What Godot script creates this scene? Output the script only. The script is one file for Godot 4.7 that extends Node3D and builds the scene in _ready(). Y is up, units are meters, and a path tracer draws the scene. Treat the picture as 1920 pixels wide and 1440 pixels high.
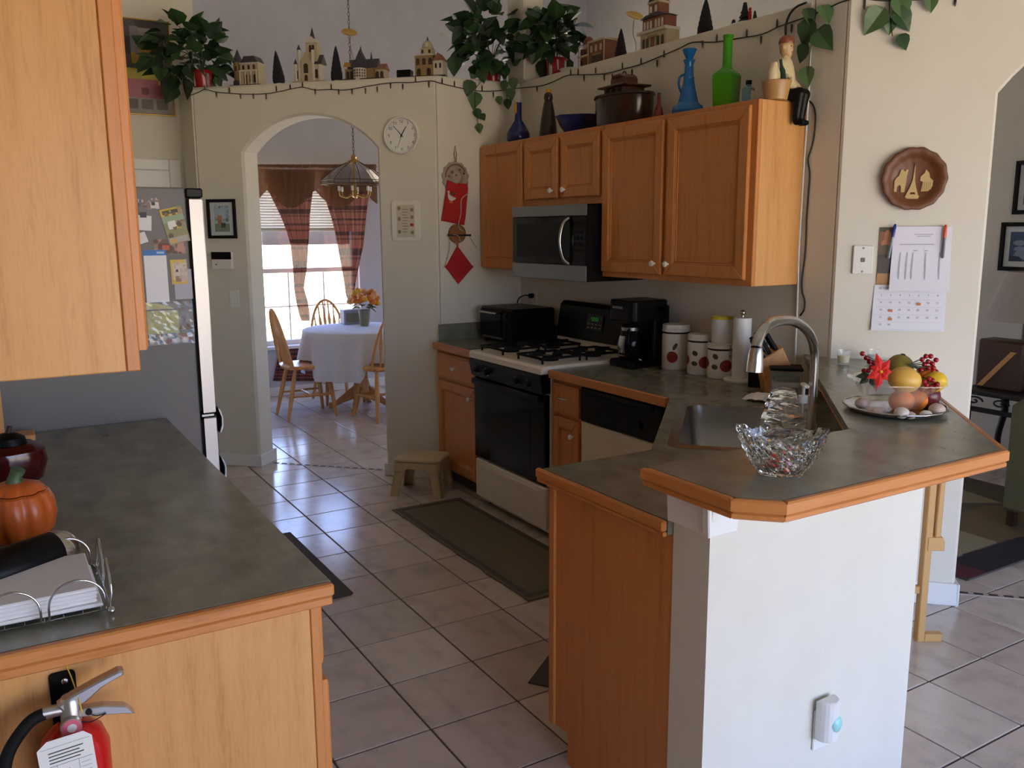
extends Node3D
# A galley kitchen seen from the family room: range wall on the right, arch to the dining room at the end.
# World: -z runs down the galley, +x to the range wall, y up, metres. The floor tiles meet at multiples of a third of a metre.
const F := 1629.88
const EYE := Vector3(-1.115254, 1.612751, 3.712133)
const YAW := 31.061
const PITCH := 10.062
const ROLL := -0.305
const XB := 1.95      # range wall
const ZC := -1.255    # short wall beside the arch wall
const DA := 2.605     # arch wall: x - z
const DK := 0.686     # calendar wall: x - z
const LEDGE := 2.54
const TH := 0.19
const Q := 0.70710678
const AX := Vector3(0.70710678, 0, 0.70710678)    # along the two diagonal walls
const DX := Vector3(0.70710678, 0, -0.70710678)   # into them
var R_ := Vector3(); var U_ := Vector3(); var F_ := Vector3()
var M := {}
var XF := Transform3D.IDENTITY
var names := {}
var rng := RandomNumberGenerator.new()

# ---------------------------------------------------------------- pixel -> direction -> point on a surface that the thing touches
func ray(px, py):
	return R_ * ((px - 960.0) / F) + U_ * (-(py - 720.0) / F) + F_
func onx(px, py, x):
	var d = ray(px, py); return EYE + d * ((x - EYE.x) / d.x)
func ony(px, py, y):
	var d = ray(px, py); return EYE + d * ((y - EYE.y) / d.y)
func onz(px, py, z):
	var d = ray(px, py); return EYE + d * ((z - EYE.z) / d.z)
func onp(px, py, n, q):
	var d = ray(px, py); return EYE + d * (n.dot(q - EYE) / n.dot(d))
func ona(px, py, d = DA):      # wall parallel to the arch wall, x - z = d
	return onp(px, py, Vector3(-1, 0, 1), Vector3(d, 0, 0))
func pa(u, y, d = DA):         # point u metres along such a wall
	return Vector3((u * 1.41421356 + d) / 2, y, (u * 1.41421356 - d) / 2)
func seen(p):
	var v = p - EYE; var z = v.dot(F_)
	return z > 0.2 and abs(v.dot(R_) / z * F) < 1010 and abs(v.dot(U_) / z * F) < 780

# ---------------------------------------------------------------- nodes
func numbered(parent, called):
	var key = str(parent.get_instance_id()) + "/" + called
	var n = names.get(key, 0); names[key] = n + 1
	return called if n == 0 else "%s_%03d" % [called, n]
func thing(called, label, category, at = Vector3.ZERO, turn = 0.0, group = ""):
	var o := Node3D.new(); o.name = numbered(self, called); add_child(o, true)
	o.position = at; o.rotation.y = turn
	o.set_meta("label", label); o.set_meta("category", category)
	if group: o.set_meta("group", group)
	return o
func part(called, s, mat, parent):
	if s is SurfaceTool:
		s.generate_normals(); s = s.commit()
	var o := MeshInstance3D.new(); o.mesh = s; o.name = numbered(parent, called)
	if mat is String: mat = M[mat]
	o.material_override = mat
	parent.add_child(o, true)
	return o
func solo(called, s, mat, label, category, group = "", at = Vector3.ZERO):
	var o = part(called, s, mat, self); o.position = at
	o.set_meta("label", label); o.set_meta("category", category)
	if group: o.set_meta("group", group)
	return o
func struct(called, s, mat):
	var o = part(called, s, mat, self); o.set_meta("kind", "structure"); return o
func struct_root(called, label = ""):
	var o := Node3D.new(); o.name = numbered(self, called); add_child(o, true); o.set_meta("kind", "structure")
	return o

# ---------------------------------------------------------------- shapes
func ns():
	var s := SurfaceTool.new(); s.begin(Mesh.PRIMITIVE_TRIANGLES); s.set_smooth_group(-1); s.set_uv(Vector2.ZERO); return s
func v(s, p): s.add_vertex(XF * p)
func tri(s, a, b, c): v(s, a); v(s, b); v(s, c)
func face(s, pts, ref):                     # convex, flat, turned away from ref
	var n = (pts[1] - pts[0]).cross(pts[2] - pts[0]); var m = Vector3()
	for p in pts: m += p
	m /= pts.size()
	var flip = n.dot(m - ref) < 0
	for i in range(1, pts.size() - 1):
		if flip: tri(s, pts[0], pts[i], pts[i + 1])
		else: tri(s, pts[0], pts[i + 1], pts[i])
func box(s, lo, hi, b = 0.0):
	s.set_smooth_group(-1)
	var a0 = Vector3(min(lo.x, hi.x), min(lo.y, hi.y), min(lo.z, hi.z)); var a1 = Vector3(max(lo.x, hi.x), max(lo.y, hi.y), max(lo.z, hi.z))
	var c = (a0 + a1) / 2; var h = (a1 - a0) / 2
	b = min(b, min(h.x, min(h.y, h.z)) * 0.9)
	var pt = func(ax, sg):
		var p = h - Vector3(b, b, b)
		p[ax] = h[ax]
		return c + p * sg
	for ax in 3:
		var i = (ax + 1) % 3; var j = (ax + 2) % 3
		for sa in [-1, 1]:
			var q = []
			for k in [[-1, -1], [1, -1], [1, 1], [-1, 1]]:
				var sg = Vector3.ONE; sg[ax] = sa; sg[i] = k[0]; sg[j] = k[1]
				q.append(pt.call(ax, sg))
			face(s, q, c)
	if b > 0:
		for ax in 3:
			var i = (ax + 1) % 3; var j = (ax + 2) % 3
			for si in [-1, 1]:
				for sj in [-1, 1]:
					var g0 = Vector3.ONE; g0[ax] = -1; g0[i] = si; g0[j] = sj
					var g1 = g0; g1[ax] = 1
					face(s, [pt.call(i, g0), pt.call(i, g1), pt.call(j, g1), pt.call(j, g0)], c)
		for sx in [-1, 1]:
			for sy in [-1, 1]:
				for sz in [-1, 1]:
					var g = Vector3(sx, sy, sz)
					face(s, [pt.call(0, g), pt.call(1, g), pt.call(2, g)], c)
func cbox(s, c, size, b = 0.0): box(s, c - size / 2, c + size / 2, b)
func one_box(lo, hi, b = 0.0):
	var s = ns(); box(s, lo, hi, b); return s
func area2(p):
	var a = 0.0
	for i in p.size(): a += p[i].cross(p[(i + 1) % p.size()])
	return a
func inset(p, b):                           # same number of points, moved inwards
	var r = PackedVector2Array(); var n = p.size(); var w = sign(area2(p))
	for i in n:
		var e0 = (p[i] - p[(i + n - 1) % n]).normalized(); var e1 = (p[(i + 1) % n] - p[i]).normalized()
		var n0 = Vector2(-e0.y, e0.x) * w; var n1 = Vector2(-e1.y, e1.x) * w
		var m = (n0 + n1).normalized()
		r.append(p[i] + m * (b / max(0.35, m.dot(n0))))
	return r
func extr(s, poly, o, ex, ey, ez, d0, d1, bev = 0.0, smooth = false):
	# polygon in the plane (ex, ey), pushed out from d0 to d1 along ez; both rims bevelled
	var p = PackedVector2Array(poly); var n = p.size()
	var rings = [[p, d0], [p, d1]]
	if bev > 0:
		var q = inset(p, bev); rings = [[q, d0], [p, d0 + bev], [p, d1 - bev], [q, d1]]
	var at = func(r, i): return o + ex * rings[r][0][i].x + ey * rings[r][0][i].y + ez * rings[r][1]
	var turn = ex.cross(ey).dot(ez) * area2(p) > 0
	s.set_smooth_group(1 if smooth else -1)
	for r in rings.size() - 1:
		for i in n:
			var j = (i + 1) % n
			var a = at.call(r, i); var b = at.call(r, j); var c = at.call(r + 1, j); var d = at.call(r + 1, i)
			if turn: tri(s, a, c, b); tri(s, a, d, c)
			else: tri(s, a, b, c); tri(s, a, c, d)
	s.set_smooth_group(-1)
	for r in [0, rings.size() - 1]:
		var ix = Geometry2D.triangulate_polygon(rings[r][0])
		for k in range(0, ix.size(), 3):
			var a = at.call(r, ix[k]); var b = at.call(r, ix[k + 1]); var c = at.call(r, ix[k + 2])
			var out = ez if r > 0 else -ez
			if (b - a).cross(c - a).dot(out) > 0: tri(s, a, c, b)
			else: tri(s, a, b, c)
func slab(s, poly, y0, y1, bev = 0.0):      # footprint (x, z), from y0 up to y1
	extr(s, poly, Vector3.ZERO, Vector3(1, 0, 0), Vector3(0, 0, 1), Vector3(0, 1, 0), y0, y1, bev)
func arc(c, r, a0, a1, n):
	var q = []
	for i in n + 1:
		var t = lerpf(a0, a1, float(i) / n); q.append(c + Vector2(cos(t), sin(t)) * r)
	return q
func rrect(w, h, r, n = 4):                 # rounded rectangle about the origin
	var q = []
	q += arc(Vector2(w / 2 - r, h / 2 - r), r, 0, PI / 2, n); q += arc(Vector2(-w / 2 + r, h / 2 - r), r, PI / 2, PI, n)
	q += arc(Vector2(-w / 2 + r, -h / 2 + r), r, PI, PI * 1.5, n); q += arc(Vector2(w / 2 - r, -h / 2 + r), r, PI * 1.5, PI * 2, n)
	return q
func lathe(s, prof, seg = 24, c = Vector3.ZERO, wob = null):
	# profile (radius, height) from the bottom up the outside; sharp turns stay sharp
	var g = 10
	for i in prof.size() - 1:
		if i > 0 and absf(angle_difference((prof[i] - prof[i - 1]).angle(), (prof[i + 1] - prof[i]).angle())) > 0.6: g += 1
		s.set_smooth_group(g if seg > 6 else -1)
		for j in seg:
			var q = []
			for k in [[i, j], [i, j + 1], [i + 1, j + 1], [i + 1, j]]:
				var t = TAU * (k[1] % seg) / seg
				var r = prof[k[0]].x
				if wob != null: r *= wob.call(t, prof[k[0]].y)
				q.append(c + Vector3(cos(t) * r, prof[k[0]].y, sin(t) * r))
			if prof[i].x > 1e-6: tri(s, q[0], q[1], q[2])
			if prof[i + 1].x > 1e-6: tri(s, q[0], q[2], q[3])
			elif prof[i].x <= 1e-6: pass
func cyl(s, a, b, r, seg = 12): tube(s, [a, b], r, seg)
func tube(s, pts, rad, seg = 8, closed = false):
	var n = pts.size(); var rings = []; var up = Vector3.UP
	var t0 = (pts[1] - pts[0]).normalized()
	if absf(t0.dot(up)) > 0.95: up = Vector3.RIGHT
	var nn = t0.cross(up).normalized()
	for i in n:
		var t
		if closed: t = (pts[(i + 1) % n] - pts[(i + n - 1) % n]).normalized()
		else: t = (pts[min(i + 1, n - 1)] - pts[max(i - 1, 0)]).normalized()
		nn = (nn - t * nn.dot(t)).normalized(); var bb = t.cross(nn)
		var r = rad[i] if rad is Array else rad
		var ring = []
		for k in seg: ring.append(pts[i] + (nn * cos(TAU * k / seg) + bb * sin(TAU * k / seg)) * r)
		rings.append(ring)
	s.set_smooth_group(2)
	for i in (n if closed else n - 1):
		var A = rings[i]; var B = rings[(i + 1) % n]
		for k in seg:
			var l = (k + 1) % seg
			tri(s, A[k], B[l], A[l]); tri(s, A[k], B[k], B[l])
	if not closed:
		s.set_smooth_group(-1)
		for k in range(1, seg - 1):
			tri(s, rings[0][0], rings[0][k], rings[0][k + 1]); tri(s, rings[n - 1][0], rings[n - 1][k + 1], rings[n - 1][k])
func ball(s, c, r, seg = 14, rows = 9):     # r: Vector3 or number
	if not (r is Vector3): r = Vector3(r, r, r)
	s.set_smooth_group(3)
	var at = func(i, j):
		var a = -PI / 2 + PI * i / rows; var t = TAU * (j % seg) / seg
		if i == 0: return c - Vector3(0, r.y, 0)
		if i == rows: return c + Vector3(0, r.y, 0)
		return c + Vector3(cos(a) * cos(t) * r.x, sin(a) * r.y, cos(a) * sin(t) * r.z)
	for i in rows:
		for j in seg:
			var a = at.call(i, j); var b = at.call(i, j + 1); var d = at.call(i + 1, j); var e = at.call(i + 1, j + 1)
			if i > 0: tri(s, a, b, e)
			if i < rows - 1: tri(s, a, e, d)
func sheet(s, grid, smooth = true, thick = 0.0):   # grid[i][j] of points with uv 0..1
	var ni = grid.size(); var nj = grid[0].size()
	s.set_smooth_group(4 if smooth else -1)
	for i in ni - 1:
		for j in nj - 1:
			for k in [[0, 0], [0, 1], [1, 1], [0, 0], [1, 1], [1, 0]]:
				s.set_uv(Vector2(float(j + k[1]) / (nj - 1), float(i + k[0]) / (ni - 1)))
				v(s, grid[i + k[0]][j + k[1]])
	s.set_uv(Vector2.ZERO)
func card(s, c, ex, ey, w, h, t = 0.001):   # thin board, print on the front; ex right, ey up
	var ez = ex.cross(ey)
	var q = [c - ex * w / 2 + ey * h / 2, c + ex * w / 2 + ey * h / 2, c + ex * w / 2 - ey * h / 2, c - ex * w / 2 - ey * h / 2]
	var uv = [Vector2(0, 0), Vector2(1, 0), Vector2(1, 1), Vector2(0, 1)]
	s.set_smooth_group(-1)
	for k in [0, 1, 2, 0, 2, 3]:
		s.set_uv(uv[k]); v(s, q[k] + ez * t)
	for k in 4:
		var a = q[k]; var b = q[(k + 1) % 4]
		for z in [[a, 1], [a, 0], [b, 0], [a, 1], [b, 0], [b, 1]]:
			s.set_uv(uv[k]); v(s, z[0] + ez * t * z[1])
	for k in [0, 2, 1, 0, 3, 2]:
		s.set_uv(uv[k]); v(s, q[k])
	s.set_uv(Vector2.ZERO)
func bez(p, n = 12):                        # smooth curve through points
	var c := Curve3D.new(); var m = p.size()
	for i in m:
		var t = (p[min(i + 1, m - 1)] - p[max(i - 1, 0)]) / 6.0
		c.add_point(p[i], -t, t)
	var r = []
	for i in m - 1:
		for k in n: r.append(c.sample(i, float(k) / n))
	r.append(p[m - 1])
	return r
func frame4(s, w, h, b, d0, d1, o, ex, ey, ez, bev = 0.002):     # mitred frame of four bars
	for k in 4:
		var q
		match k:
			0: q = [Vector2(-w / 2, -h / 2), Vector2(w / 2, -h / 2), Vector2(w / 2 - b, -h / 2 + b), Vector2(-w / 2 + b, -h / 2 + b)]
			1: q = [Vector2(-w / 2, h / 2), Vector2(-w / 2 + b, h / 2 - b), Vector2(w / 2 - b, h / 2 - b), Vector2(w / 2, h / 2)]
			2: q = [Vector2(-w / 2, -h / 2), Vector2(-w / 2 + b, -h / 2 + b), Vector2(-w / 2 + b, h / 2 - b), Vector2(-w / 2, h / 2)]
			3: q = [Vector2(w / 2, -h / 2), Vector2(w / 2, h / 2), Vector2(w / 2 - b, h / 2 - b), Vector2(w / 2 - b, -h / 2 + b)]
		extr(s, q, o, ex, ey, ez, d0, d1, bev)
func text(s, words, size, at, ex, ey, depth = 0.0006, font = "Droid Sans"):
	var t := TextMesh.new(); var f := SystemFont.new(); f.font_names = PackedStringArray([font]); t.font = f
	t.text = words; t.font_size = 64; t.pixel_size = size / 46.0; t.depth = depth; t.curve_step = 2.0
	s.append_from(t, 0, XF * Transform3D(Basis(ex, ey, ex.cross(ey)), at))

# ---------------------------------------------------------------- materials
func mat(called, col, rough = 0.6, metal = 0.0):
	var m := StandardMaterial3D.new(); m.albedo_color = col; m.roughness = rough; m.metallic = metal; m.resource_name = called
	M[called] = m; return m
func noise(seed_, freq, oct = 4, type = FastNoiseLite.TYPE_SIMPLEX_SMOOTH):
	var n := FastNoiseLite.new(); n.seed = seed_; n.noise_type = type; n.frequency = freq; n.fractal_octaves = oct
	n.fractal_type = FastNoiseLite.FRACTAL_FBM if oct > 1 else FastNoiseLite.FRACTAL_NONE
	return n
func tile_noise(n, x, y, w):                # repeats after w pixels
	var a = TAU * x / w; var b = TAU * y / w; var r = w / TAU
	return (n.get_noise_3d(cos(a) * r + 31.7, sin(a) * r, cos(b) * r) + n.get_noise_3d(cos(a) * r, sin(a) * r + 91.3, sin(b) * r)) * 0.75
func ramp_tex(size, n, cols, contrast = 1.0, fine = null, fine_amt = 0.0):
	var im := Image.create(size, size, false, Image.FORMAT_RGB8)
	for y in size:
		for x in size:
			var t = clampf(0.5 + 0.5 * contrast * tile_noise(n, x, y, size), 0.0, 1.0)
			if fine != null: t = clampf(t + fine_amt * fine.get_noise_2d(x, y), 0.0, 1.0)
			var k = t * (cols.size() - 1); var i = min(int(k), cols.size() - 2)
			im.set_pixel(x, y, cols[i].lerp(cols[i + 1], k - i))
	return ImageTexture.create_from_image(im)
func tri_mat(called, tex, scale, rough, world = false):
	var m = mat(called, Color.WHITE, rough); m.albedo_texture = tex
	m.uv1_triplanar = true; m.uv1_world_triplanar = world; m.uv1_scale = scale; m.uv1_triplanar_sharpness = 6.0
	return m
func h(hex): return Color.html(hex)
func print_tex(w, hh, fn):
	var im := Image.create(w, hh, false, Image.FORMAT_RGB8)
	fn.call(im)
	return ImageTexture.create_from_image(im)
func print_mat(called, tex, rough = 0.5):
	var m = mat(called, Color.WHITE, rough); m.albedo_texture = tex; return m
func disc(im, cx, cy, rx, ry, col):
	for y in range(max(0, int(cy - ry)), min(im.get_height(), int(cy + ry) + 1)):
		for x in range(max(0, int(cx - rx)), min(im.get_width(), int(cx + rx) + 1)):
			if pow((x - cx) / rx, 2) + pow((y - cy) / ry, 2) <= 1.0: im.set_pixel(x, y, col)
func blots(im, cols, n, size, seed_):
	var r := RandomNumberGenerator.new(); r.seed = seed_
	for i in n:
		disc(im, r.randf() * im.get_width(), r.randf() * im.get_height(), size * r.randf_range(0.4, 1.3), size * r.randf_range(0.4, 1.3), cols[r.randi() % cols.size()])
func fill(im, x, y, w, hh, col): im.fill_rect(Rect2i(int(x), int(y), int(w), int(hh)), col)

func _ready():
	# ------------------------------------------------------------ camera, sky, exposure
	var yw = deg_to_rad(YAW); var pt = deg_to_rad(PITCH); var rl = deg_to_rad(ROLL)
	F_ = Vector3(sin(yw) * cos(pt), -sin(pt), -cos(yw) * cos(pt))
	var r0 = Vector3(cos(yw), 0, sin(yw)); var u0 = r0.cross(F_)
	R_ = r0 * cos(rl) + u0 * sin(rl); U_ = u0 * cos(rl) - r0 * sin(rl)
	var cam := Camera3D.new(); cam.name = "camera"; cam.fov = rad_to_deg(2 * atan(720.0 / F)); cam.near = 0.05; cam.far = 200
	cam.transform = Transform3D(Basis(R_, U_, -F_), EYE); add_child(cam)
	var sky_mat := ProceduralSkyMaterial.new()
	sky_mat.sky_top_color = Color(0.46, 0.64, 1.0); sky_mat.sky_horizon_color = Color(0.89, 0.94, 1.0); sky_mat.sky_curve = 0.2
	sky_mat.ground_horizon_color = Color(1.0, 0.94, 0.86); sky_mat.ground_bottom_color = Color(1.0, 0.93, 0.83); sky_mat.ground_energy_multiplier = 0.92   # sunlit pale paving
	sky_mat.sky_energy_multiplier = 1.0
	var sky := Sky.new(); sky.sky_material = sky_mat
	var env := Environment.new(); env.background_mode = Environment.BG_SKY; env.sky = sky; env.background_energy_multiplier = 10.6
	env.tonemap_mode = Environment.TONE_MAPPER_LINEAR; env.tonemap_exposure = 1.0
	env.sdfgi_enabled = true; env.ssao_enabled = true; env.ssil_enabled = true
	var we := WorldEnvironment.new(); we.name = "world_environment"; we.environment = env; add_child(we)
	rng.seed = 7
	materials()
	shell()
	large_kitchen()
	appliances()
	left_side()
	bar_things()
	counter_things()
	calendar_wall_things()
	arch_wall_things()
	cabinet_top_things()
	ledge_things()
	dining_room()
	living_room()
	small_things()

func materials():
	var wood = ramp_tex(512, noise(3, 0.012, 5), [h("b97e43"), h("cf9555"), h("d69d5e"), h("c48a4a")], 1.1, noise(9, 0.09, 3), 0.22)
	var wood_dark = ramp_tex(512, noise(5, 0.014, 5), [h("b06a32"), h("c67e40"), h("cd8648"), h("ba743a")], 1.1, noise(8, 0.09, 3), 0.2)
	tri_mat("wood", wood, Vector3(3.2, 0.35, 3.2), 0.42)             # upright grain, cabinet veneer
	tri_mat("wood_x", wood, Vector3(0.35, 3.2, 3.2), 0.42)
	tri_mat("wood_deep", wood_dark, Vector3(3.5, 0.35, 3.5), 0.40)   # doors and frames
	tri_mat("trim_x", wood_dark, Vector3(0.5, 6.0, 6.0), 0.35)       # solid edge strips
	tri_mat("trim_z", wood_dark, Vector3(6.0, 6.0, 0.5), 0.35)
	tri_mat("oak", wood, Vector3(5.0, 5.0, 5.0), 0.35)
	var lam = ramp_tex(512, noise(11, 0.016, 4), [h("646355"), h("727161"), h("7c7b69"), h("868472")], 1.3, noise(12, 0.25, 2), 0.25)
	var l = tri_mat("laminate", lam, Vector3(1.1, 1.1, 1.1), 0.27, true)
	l.metallic_specular = 0.7
	var wall = ramp_tex(256, noise(21, 0.02, 4), [h("d9d2c0"), h("ddd6c5"), h("e0dac9")], 1.0, noise(22, 0.3, 2), 0.2)
	tri_mat("wall", wall, Vector3(1.2, 1.2, 1.2), 0.75, true)
	var grey = ramp_tex(256, noise(23, 0.02, 4), [h("bab8bc"), h("bfbdc1"), h("c4c2c6")], 1.0, noise(24, 0.3, 2), 0.2)
	tri_mat("grey_wall", grey, Vector3(1.2, 1.2, 1.2), 0.8, true)
	var taupe = ramp_tex(256, noise(25, 0.02, 4), [h("c6c2b8"), h("cac6bc"), h("cecac0")], 1.0, noise(26, 0.3, 2), 0.2)
	tri_mat("taupe_wall", taupe, Vector3(1.2, 1.2, 1.2), 0.8, true)
	mat("ceiling", h("d8d4c8"), 0.9)
	mat("white_trim", h("e8e6df"), 0.4)
	mat("white_plastic", h("e6e3da"), 0.35)
	mat("bisque", h("d8cdb4"), 0.3)
	mat("range_enamel", h("e8dfcb"), 0.3)
	mat("black_gloss", h("0a0a0b"), 0.10).metallic_specular = 0.3
	mat("black", h("0e0d0e"), 0.34).metallic_specular = 0.28
	mat("black_matte", h("151414"), 0.7).metallic_specular = 0.3
	mat("steel", h("8f8d8a"), 0.30, 0.9)
	mat("steel_bright", h("c4c2bd"), 0.22, 1.0)
	mat("steel_door", h("a49d95"), 0.36, 0.9)
	mat("steel_strip", h("84888a"), 0.34, 0.75)
	mat("chrome", h("d0d0d2"), 0.12, 1.0)
	mat("brass", h("b08d4a"), 0.3, 0.9)
	mat("gold", h("c9a253"), 0.25, 1.0)
	mat("fridge_grey", h("7c7977"), 0.5).metallic_specular = 0.35
	mat("white", h("eceae4"), 0.5)
	mat("paper", h("e4e3e6"), 0.7)
	mat("ceramic", h("e9e4d6"), 0.25)
	mat("red_cloth", h("b01e1e"), 0.85)
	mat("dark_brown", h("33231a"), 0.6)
	mat("pottery_brown", h("4a2a1c"), 0.35)
	mat("cord_black", h("1a1815"), 0.5)
	mat("cord_white", h("e8e4da"), 0.5)
	mat("grout", h("54483f"), 0.85)
	for k in 4:
		var base = [h("cbbcae"), h("c6b7aa"), h("d0c2b4"), h("c2b3a6")][k]
		var t = ramp_tex(128, noise(40 + k, 0.03, 4), [base.darkened(0.09), base, base.lightened(0.06)], 1.4, noise(50 + k, 0.3, 2), 0.2)
		var m = tri_mat("tile_%d" % k, t, Vector3(2.1, 2.1, 2.1), 0.18, true)
		m.metallic_specular = 1.0
	var g = mat("pane", Color(0.9, 0.95, 0.95, 0.06), 0.02); g.transparency = BaseMaterial3D.TRANSPARENCY_ALPHA
	var c = mat("crystal", Color(0.98, 0.99, 0.99, 0.0), 0.0); c.refraction_enabled = true; c.refraction_scale = 0.05
	mat("bowl_glass", Color(0.9, 0.93, 0.93, 0.07), 0.04).transparency = BaseMaterial3D.TRANSPARENCY_ALPHA
	var c2 = mat("clear_glass", Color(0.9, 0.93, 0.93, 0.16), 0.04); c2.transparency = BaseMaterial3D.TRANSPARENCY_ALPHA

# ---------------------------------------------------------------- the room
func shell():
	floor_tiles()
	# wall with the arch to the dining room
	var s = ns()
	var p = [Vector2(-1.62, 0), Vector2(-1.27, 0)]
	var rad = 0.615; var cc = Vector2(-0.80, 2.337 - rad); var half = asin(0.467 / rad)
	p += arc(cc, rad, PI / 2 + half, PI / 2 - half, 20)
	p += [Vector2(-0.333, 0), Vector2(0.067, 0), Vector2(0.067, LEDGE), Vector2(-1.62, LEDGE)]
	extr(s, p, pa(0, 0), AX, Vector3.UP, DX, 0, TH, 0.015)
	struct("wall_arch", s, "wall")
	s = ns(); slab(s, [Vector2(1.35, ZC), Vector2(2.14, ZC), Vector2(2.14, ZC - TH), Vector2(1.43, ZC - TH)], 0, LEDGE, 0.01)
	struct("wall_end", s, "wall")
	s = ns(); box(s, Vector3(XB, 0, ZC - 0.02), Vector3(XB + TH, LEDGE, 1.25)); struct("wall_range", s, "wall")
	# pillar that rises behind the corner of the ledge
	var zf = -1.15; var xl = onz(983, 10, zf).x; var xr = onz(1020, 10, zf).x; var zb = onx(950, 10, xl).z
	s = ns(); box(s, Vector3(xl, LEDGE, zb), Vector3(xr, 4.3, zf), 0.012); struct("wall_pillar", s, "wall")
	# wall with the calendar and the arch to the living room
	s = ns()
	var u0 = (XB + XB - DK) * Q - 0.012; var ua = 2.836; var ub = 4.14; var rr = 0.80; var hf = asin((ub - ua) / 2 / rr)
	p = [Vector2(u0, 0), Vector2(ua, 0)]
	p += arc(Vector2((ua + ub) / 2, 2.13 - rr * cos(hf)), rr, PI / 2 + hf, PI / 2 - hf, 20)
	p += [Vector2(ub, 0), Vector2(6.6, 0), Vector2(6.6, LEDGE), Vector2(u0, LEDGE)]
	extr(s, p, pa(0, 0, DK), AX, Vector3.UP, DX, 0, 0.14, 0.012)
	struct("wall_calendar", s, "wall")
	# nook beside the fridge, with a white door
	s = ns(); box(s, Vector3(-1.4, 0, -3.0), Vector3(0.292, 4.3, -2.87)); struct("wall_nook", s, "wall")
	s = ns(); box(s, Vector3(0.157, 0, -2.9), Vector3(0.30, LEDGE, -2.455)); struct("wall_return", s, "wall")
	var d = struct_root("door_1")
	s = ns(); box(s, Vector3(-0.74, 0.01, -2.868), Vector3(0.06, 2.03, -2.862)); part("door_leaf", s, "white_trim", d)
	for k in [[-0.64, -0.38, 1.15, 1.9], [-0.30, -0.04, 1.15, 1.9], [-0.64, -0.38, 0.2, 1.0], [-0.30, -0.04, 0.2, 1.0]]:
		s = ns(); frame4(s, k[1] - k[0], k[3] - k[2], 0.03, 0, 0.008, Vector3((k[0] + k[1]) / 2, (k[2] + k[3]) / 2, -2.862), Vector3.RIGHT, Vector3.UP, Vector3.BACK); part("panel_moulding", s, "white_trim", d)
	for k in [[0.06, 0.135, 0, 2.108], [-0.815, -0.74, 0, 2.108], [-0.74, 0.06, 2.032, 2.108]]:
		s = ns(); box(s, Vector3(k[0], k[2], -2.868), Vector3(k[1], k[3], -2.845), 0.006); part("casing", s, "white_trim", d)
	# outer walls; daylight comes in by the dining window, the patio doors behind the camera and two added unseen windows
	s = ns(); box(s, Vector3(-1.32, 0, -3.0), Vector3(-1.205, 4.3, 2.04)); struct("wall_left", s, "wall")
	s = ns(); box(s, Vector3(-4.6, 0, 1.9), Vector3(-1.32, 4.3, 2.04)); struct("wall_family", s, "wall")
	s = ns(); box(s, Vector3(-4.6, 0, 2.04), Vector3(-4.45, 4.3, 7.2)); struct("wall_side", s, "wall")
	added_living_window()
	s = ns(); box(s, Vector3(0.15, 0, -5.0), Vector3(0.29, 4.3, -3.0)); struct("wall_dining_side", s, "grey_wall")
	dining_window_wall()
	patio_doors()
	s = ns(); box(s, Vector3(-4.7, 4.3, -5.0), Vector3(5.15, 4.42, 7.2)); struct("ceiling", s, "ceiling")
	# baseboards
	s = ns(); extr(s, [Vector2(-1.62, 0), Vector2(-1.255, 0), Vector2(-1.255, 0.085), Vector2(-1.62, 0.085)], pa(0, 0), AX, Vector3.UP, -DX, 0, 0.014, 0.004)
	struct("baseboard_arch", s, "white_trim")
	s = ns(); extr(s, [Vector2(0, 0), Vector2(0.22, 0), Vector2(0.22, 0.085), Vector2(0, 0.085)], pa(-1.27, 0) - DX * 0.014, DX, Vector3.UP, AX, 0, 0.014, 0.004); struct("baseboard_jamb", s, "white_trim")
	s = ns(); extr(s, [Vector2(-0.345, 0), Vector2(0.066, 0), Vector2(0.066, 0.085), Vector2(-0.345, 0.085)], pa(0, 0), AX, Vector3.UP, -DX, 0, 0.014, 0.004); struct("baseboard_corner", s, "white_trim")
	s = ns(); extr(s, [Vector2(2.42, 0), Vector2(2.85, 0), Vector2(2.85, 0.10), Vector2(2.42, 0.10)], pa(0, 0, DK), AX, Vector3.UP, -DX, 0, 0.016, 0.004); struct("baseboard_calendar", s, "white_trim")
	s = ns(); extr(s, [Vector2(-0.016, 0), Vector2(0.15, 0), Vector2(0.15, 0.10), Vector2(-0.016, 0.10)], pa(2.836, 0, DK), DX, Vector3.UP, AX, 0, 0.016, 0.004); struct("baseboard_opening", s, "white_trim")
	# dashed mosaic strips in the two thresholds
	for k in [[DA + 0.16, -1.24, -0.345, 15], [DK + 0.21, 2.88, 4.1, 20]]:
		var t = struct_root("trim_1" if k[0] > 1 else "trim_2")
		s = ns(); extr(s, [Vector2(k[1], -0.018), Vector2(k[2], -0.018), Vector2(k[2], 0.018), Vector2(k[1], 0.018)], pa(0, 0, k[0]), AX, DX, Vector3.UP, -0.004, 0.0015); part("strip", s, "tile_1", t)
		for i in k[3]:
			var u = lerpf(k[1], k[2], (i + 0.5) / k[3])
			s = ns(); extr(s, [Vector2(u - 0.019, -0.009), Vector2(u + 0.019, -0.009), Vector2(u + 0.019, 0.009), Vector2(u - 0.019, 0.009)], pa(0, 0, k[0]), AX, DX, Vector3.UP, 0.0, 0.0028); part("mosaic_piece", s, "dark_brown", t)
	knee_wall()

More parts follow.
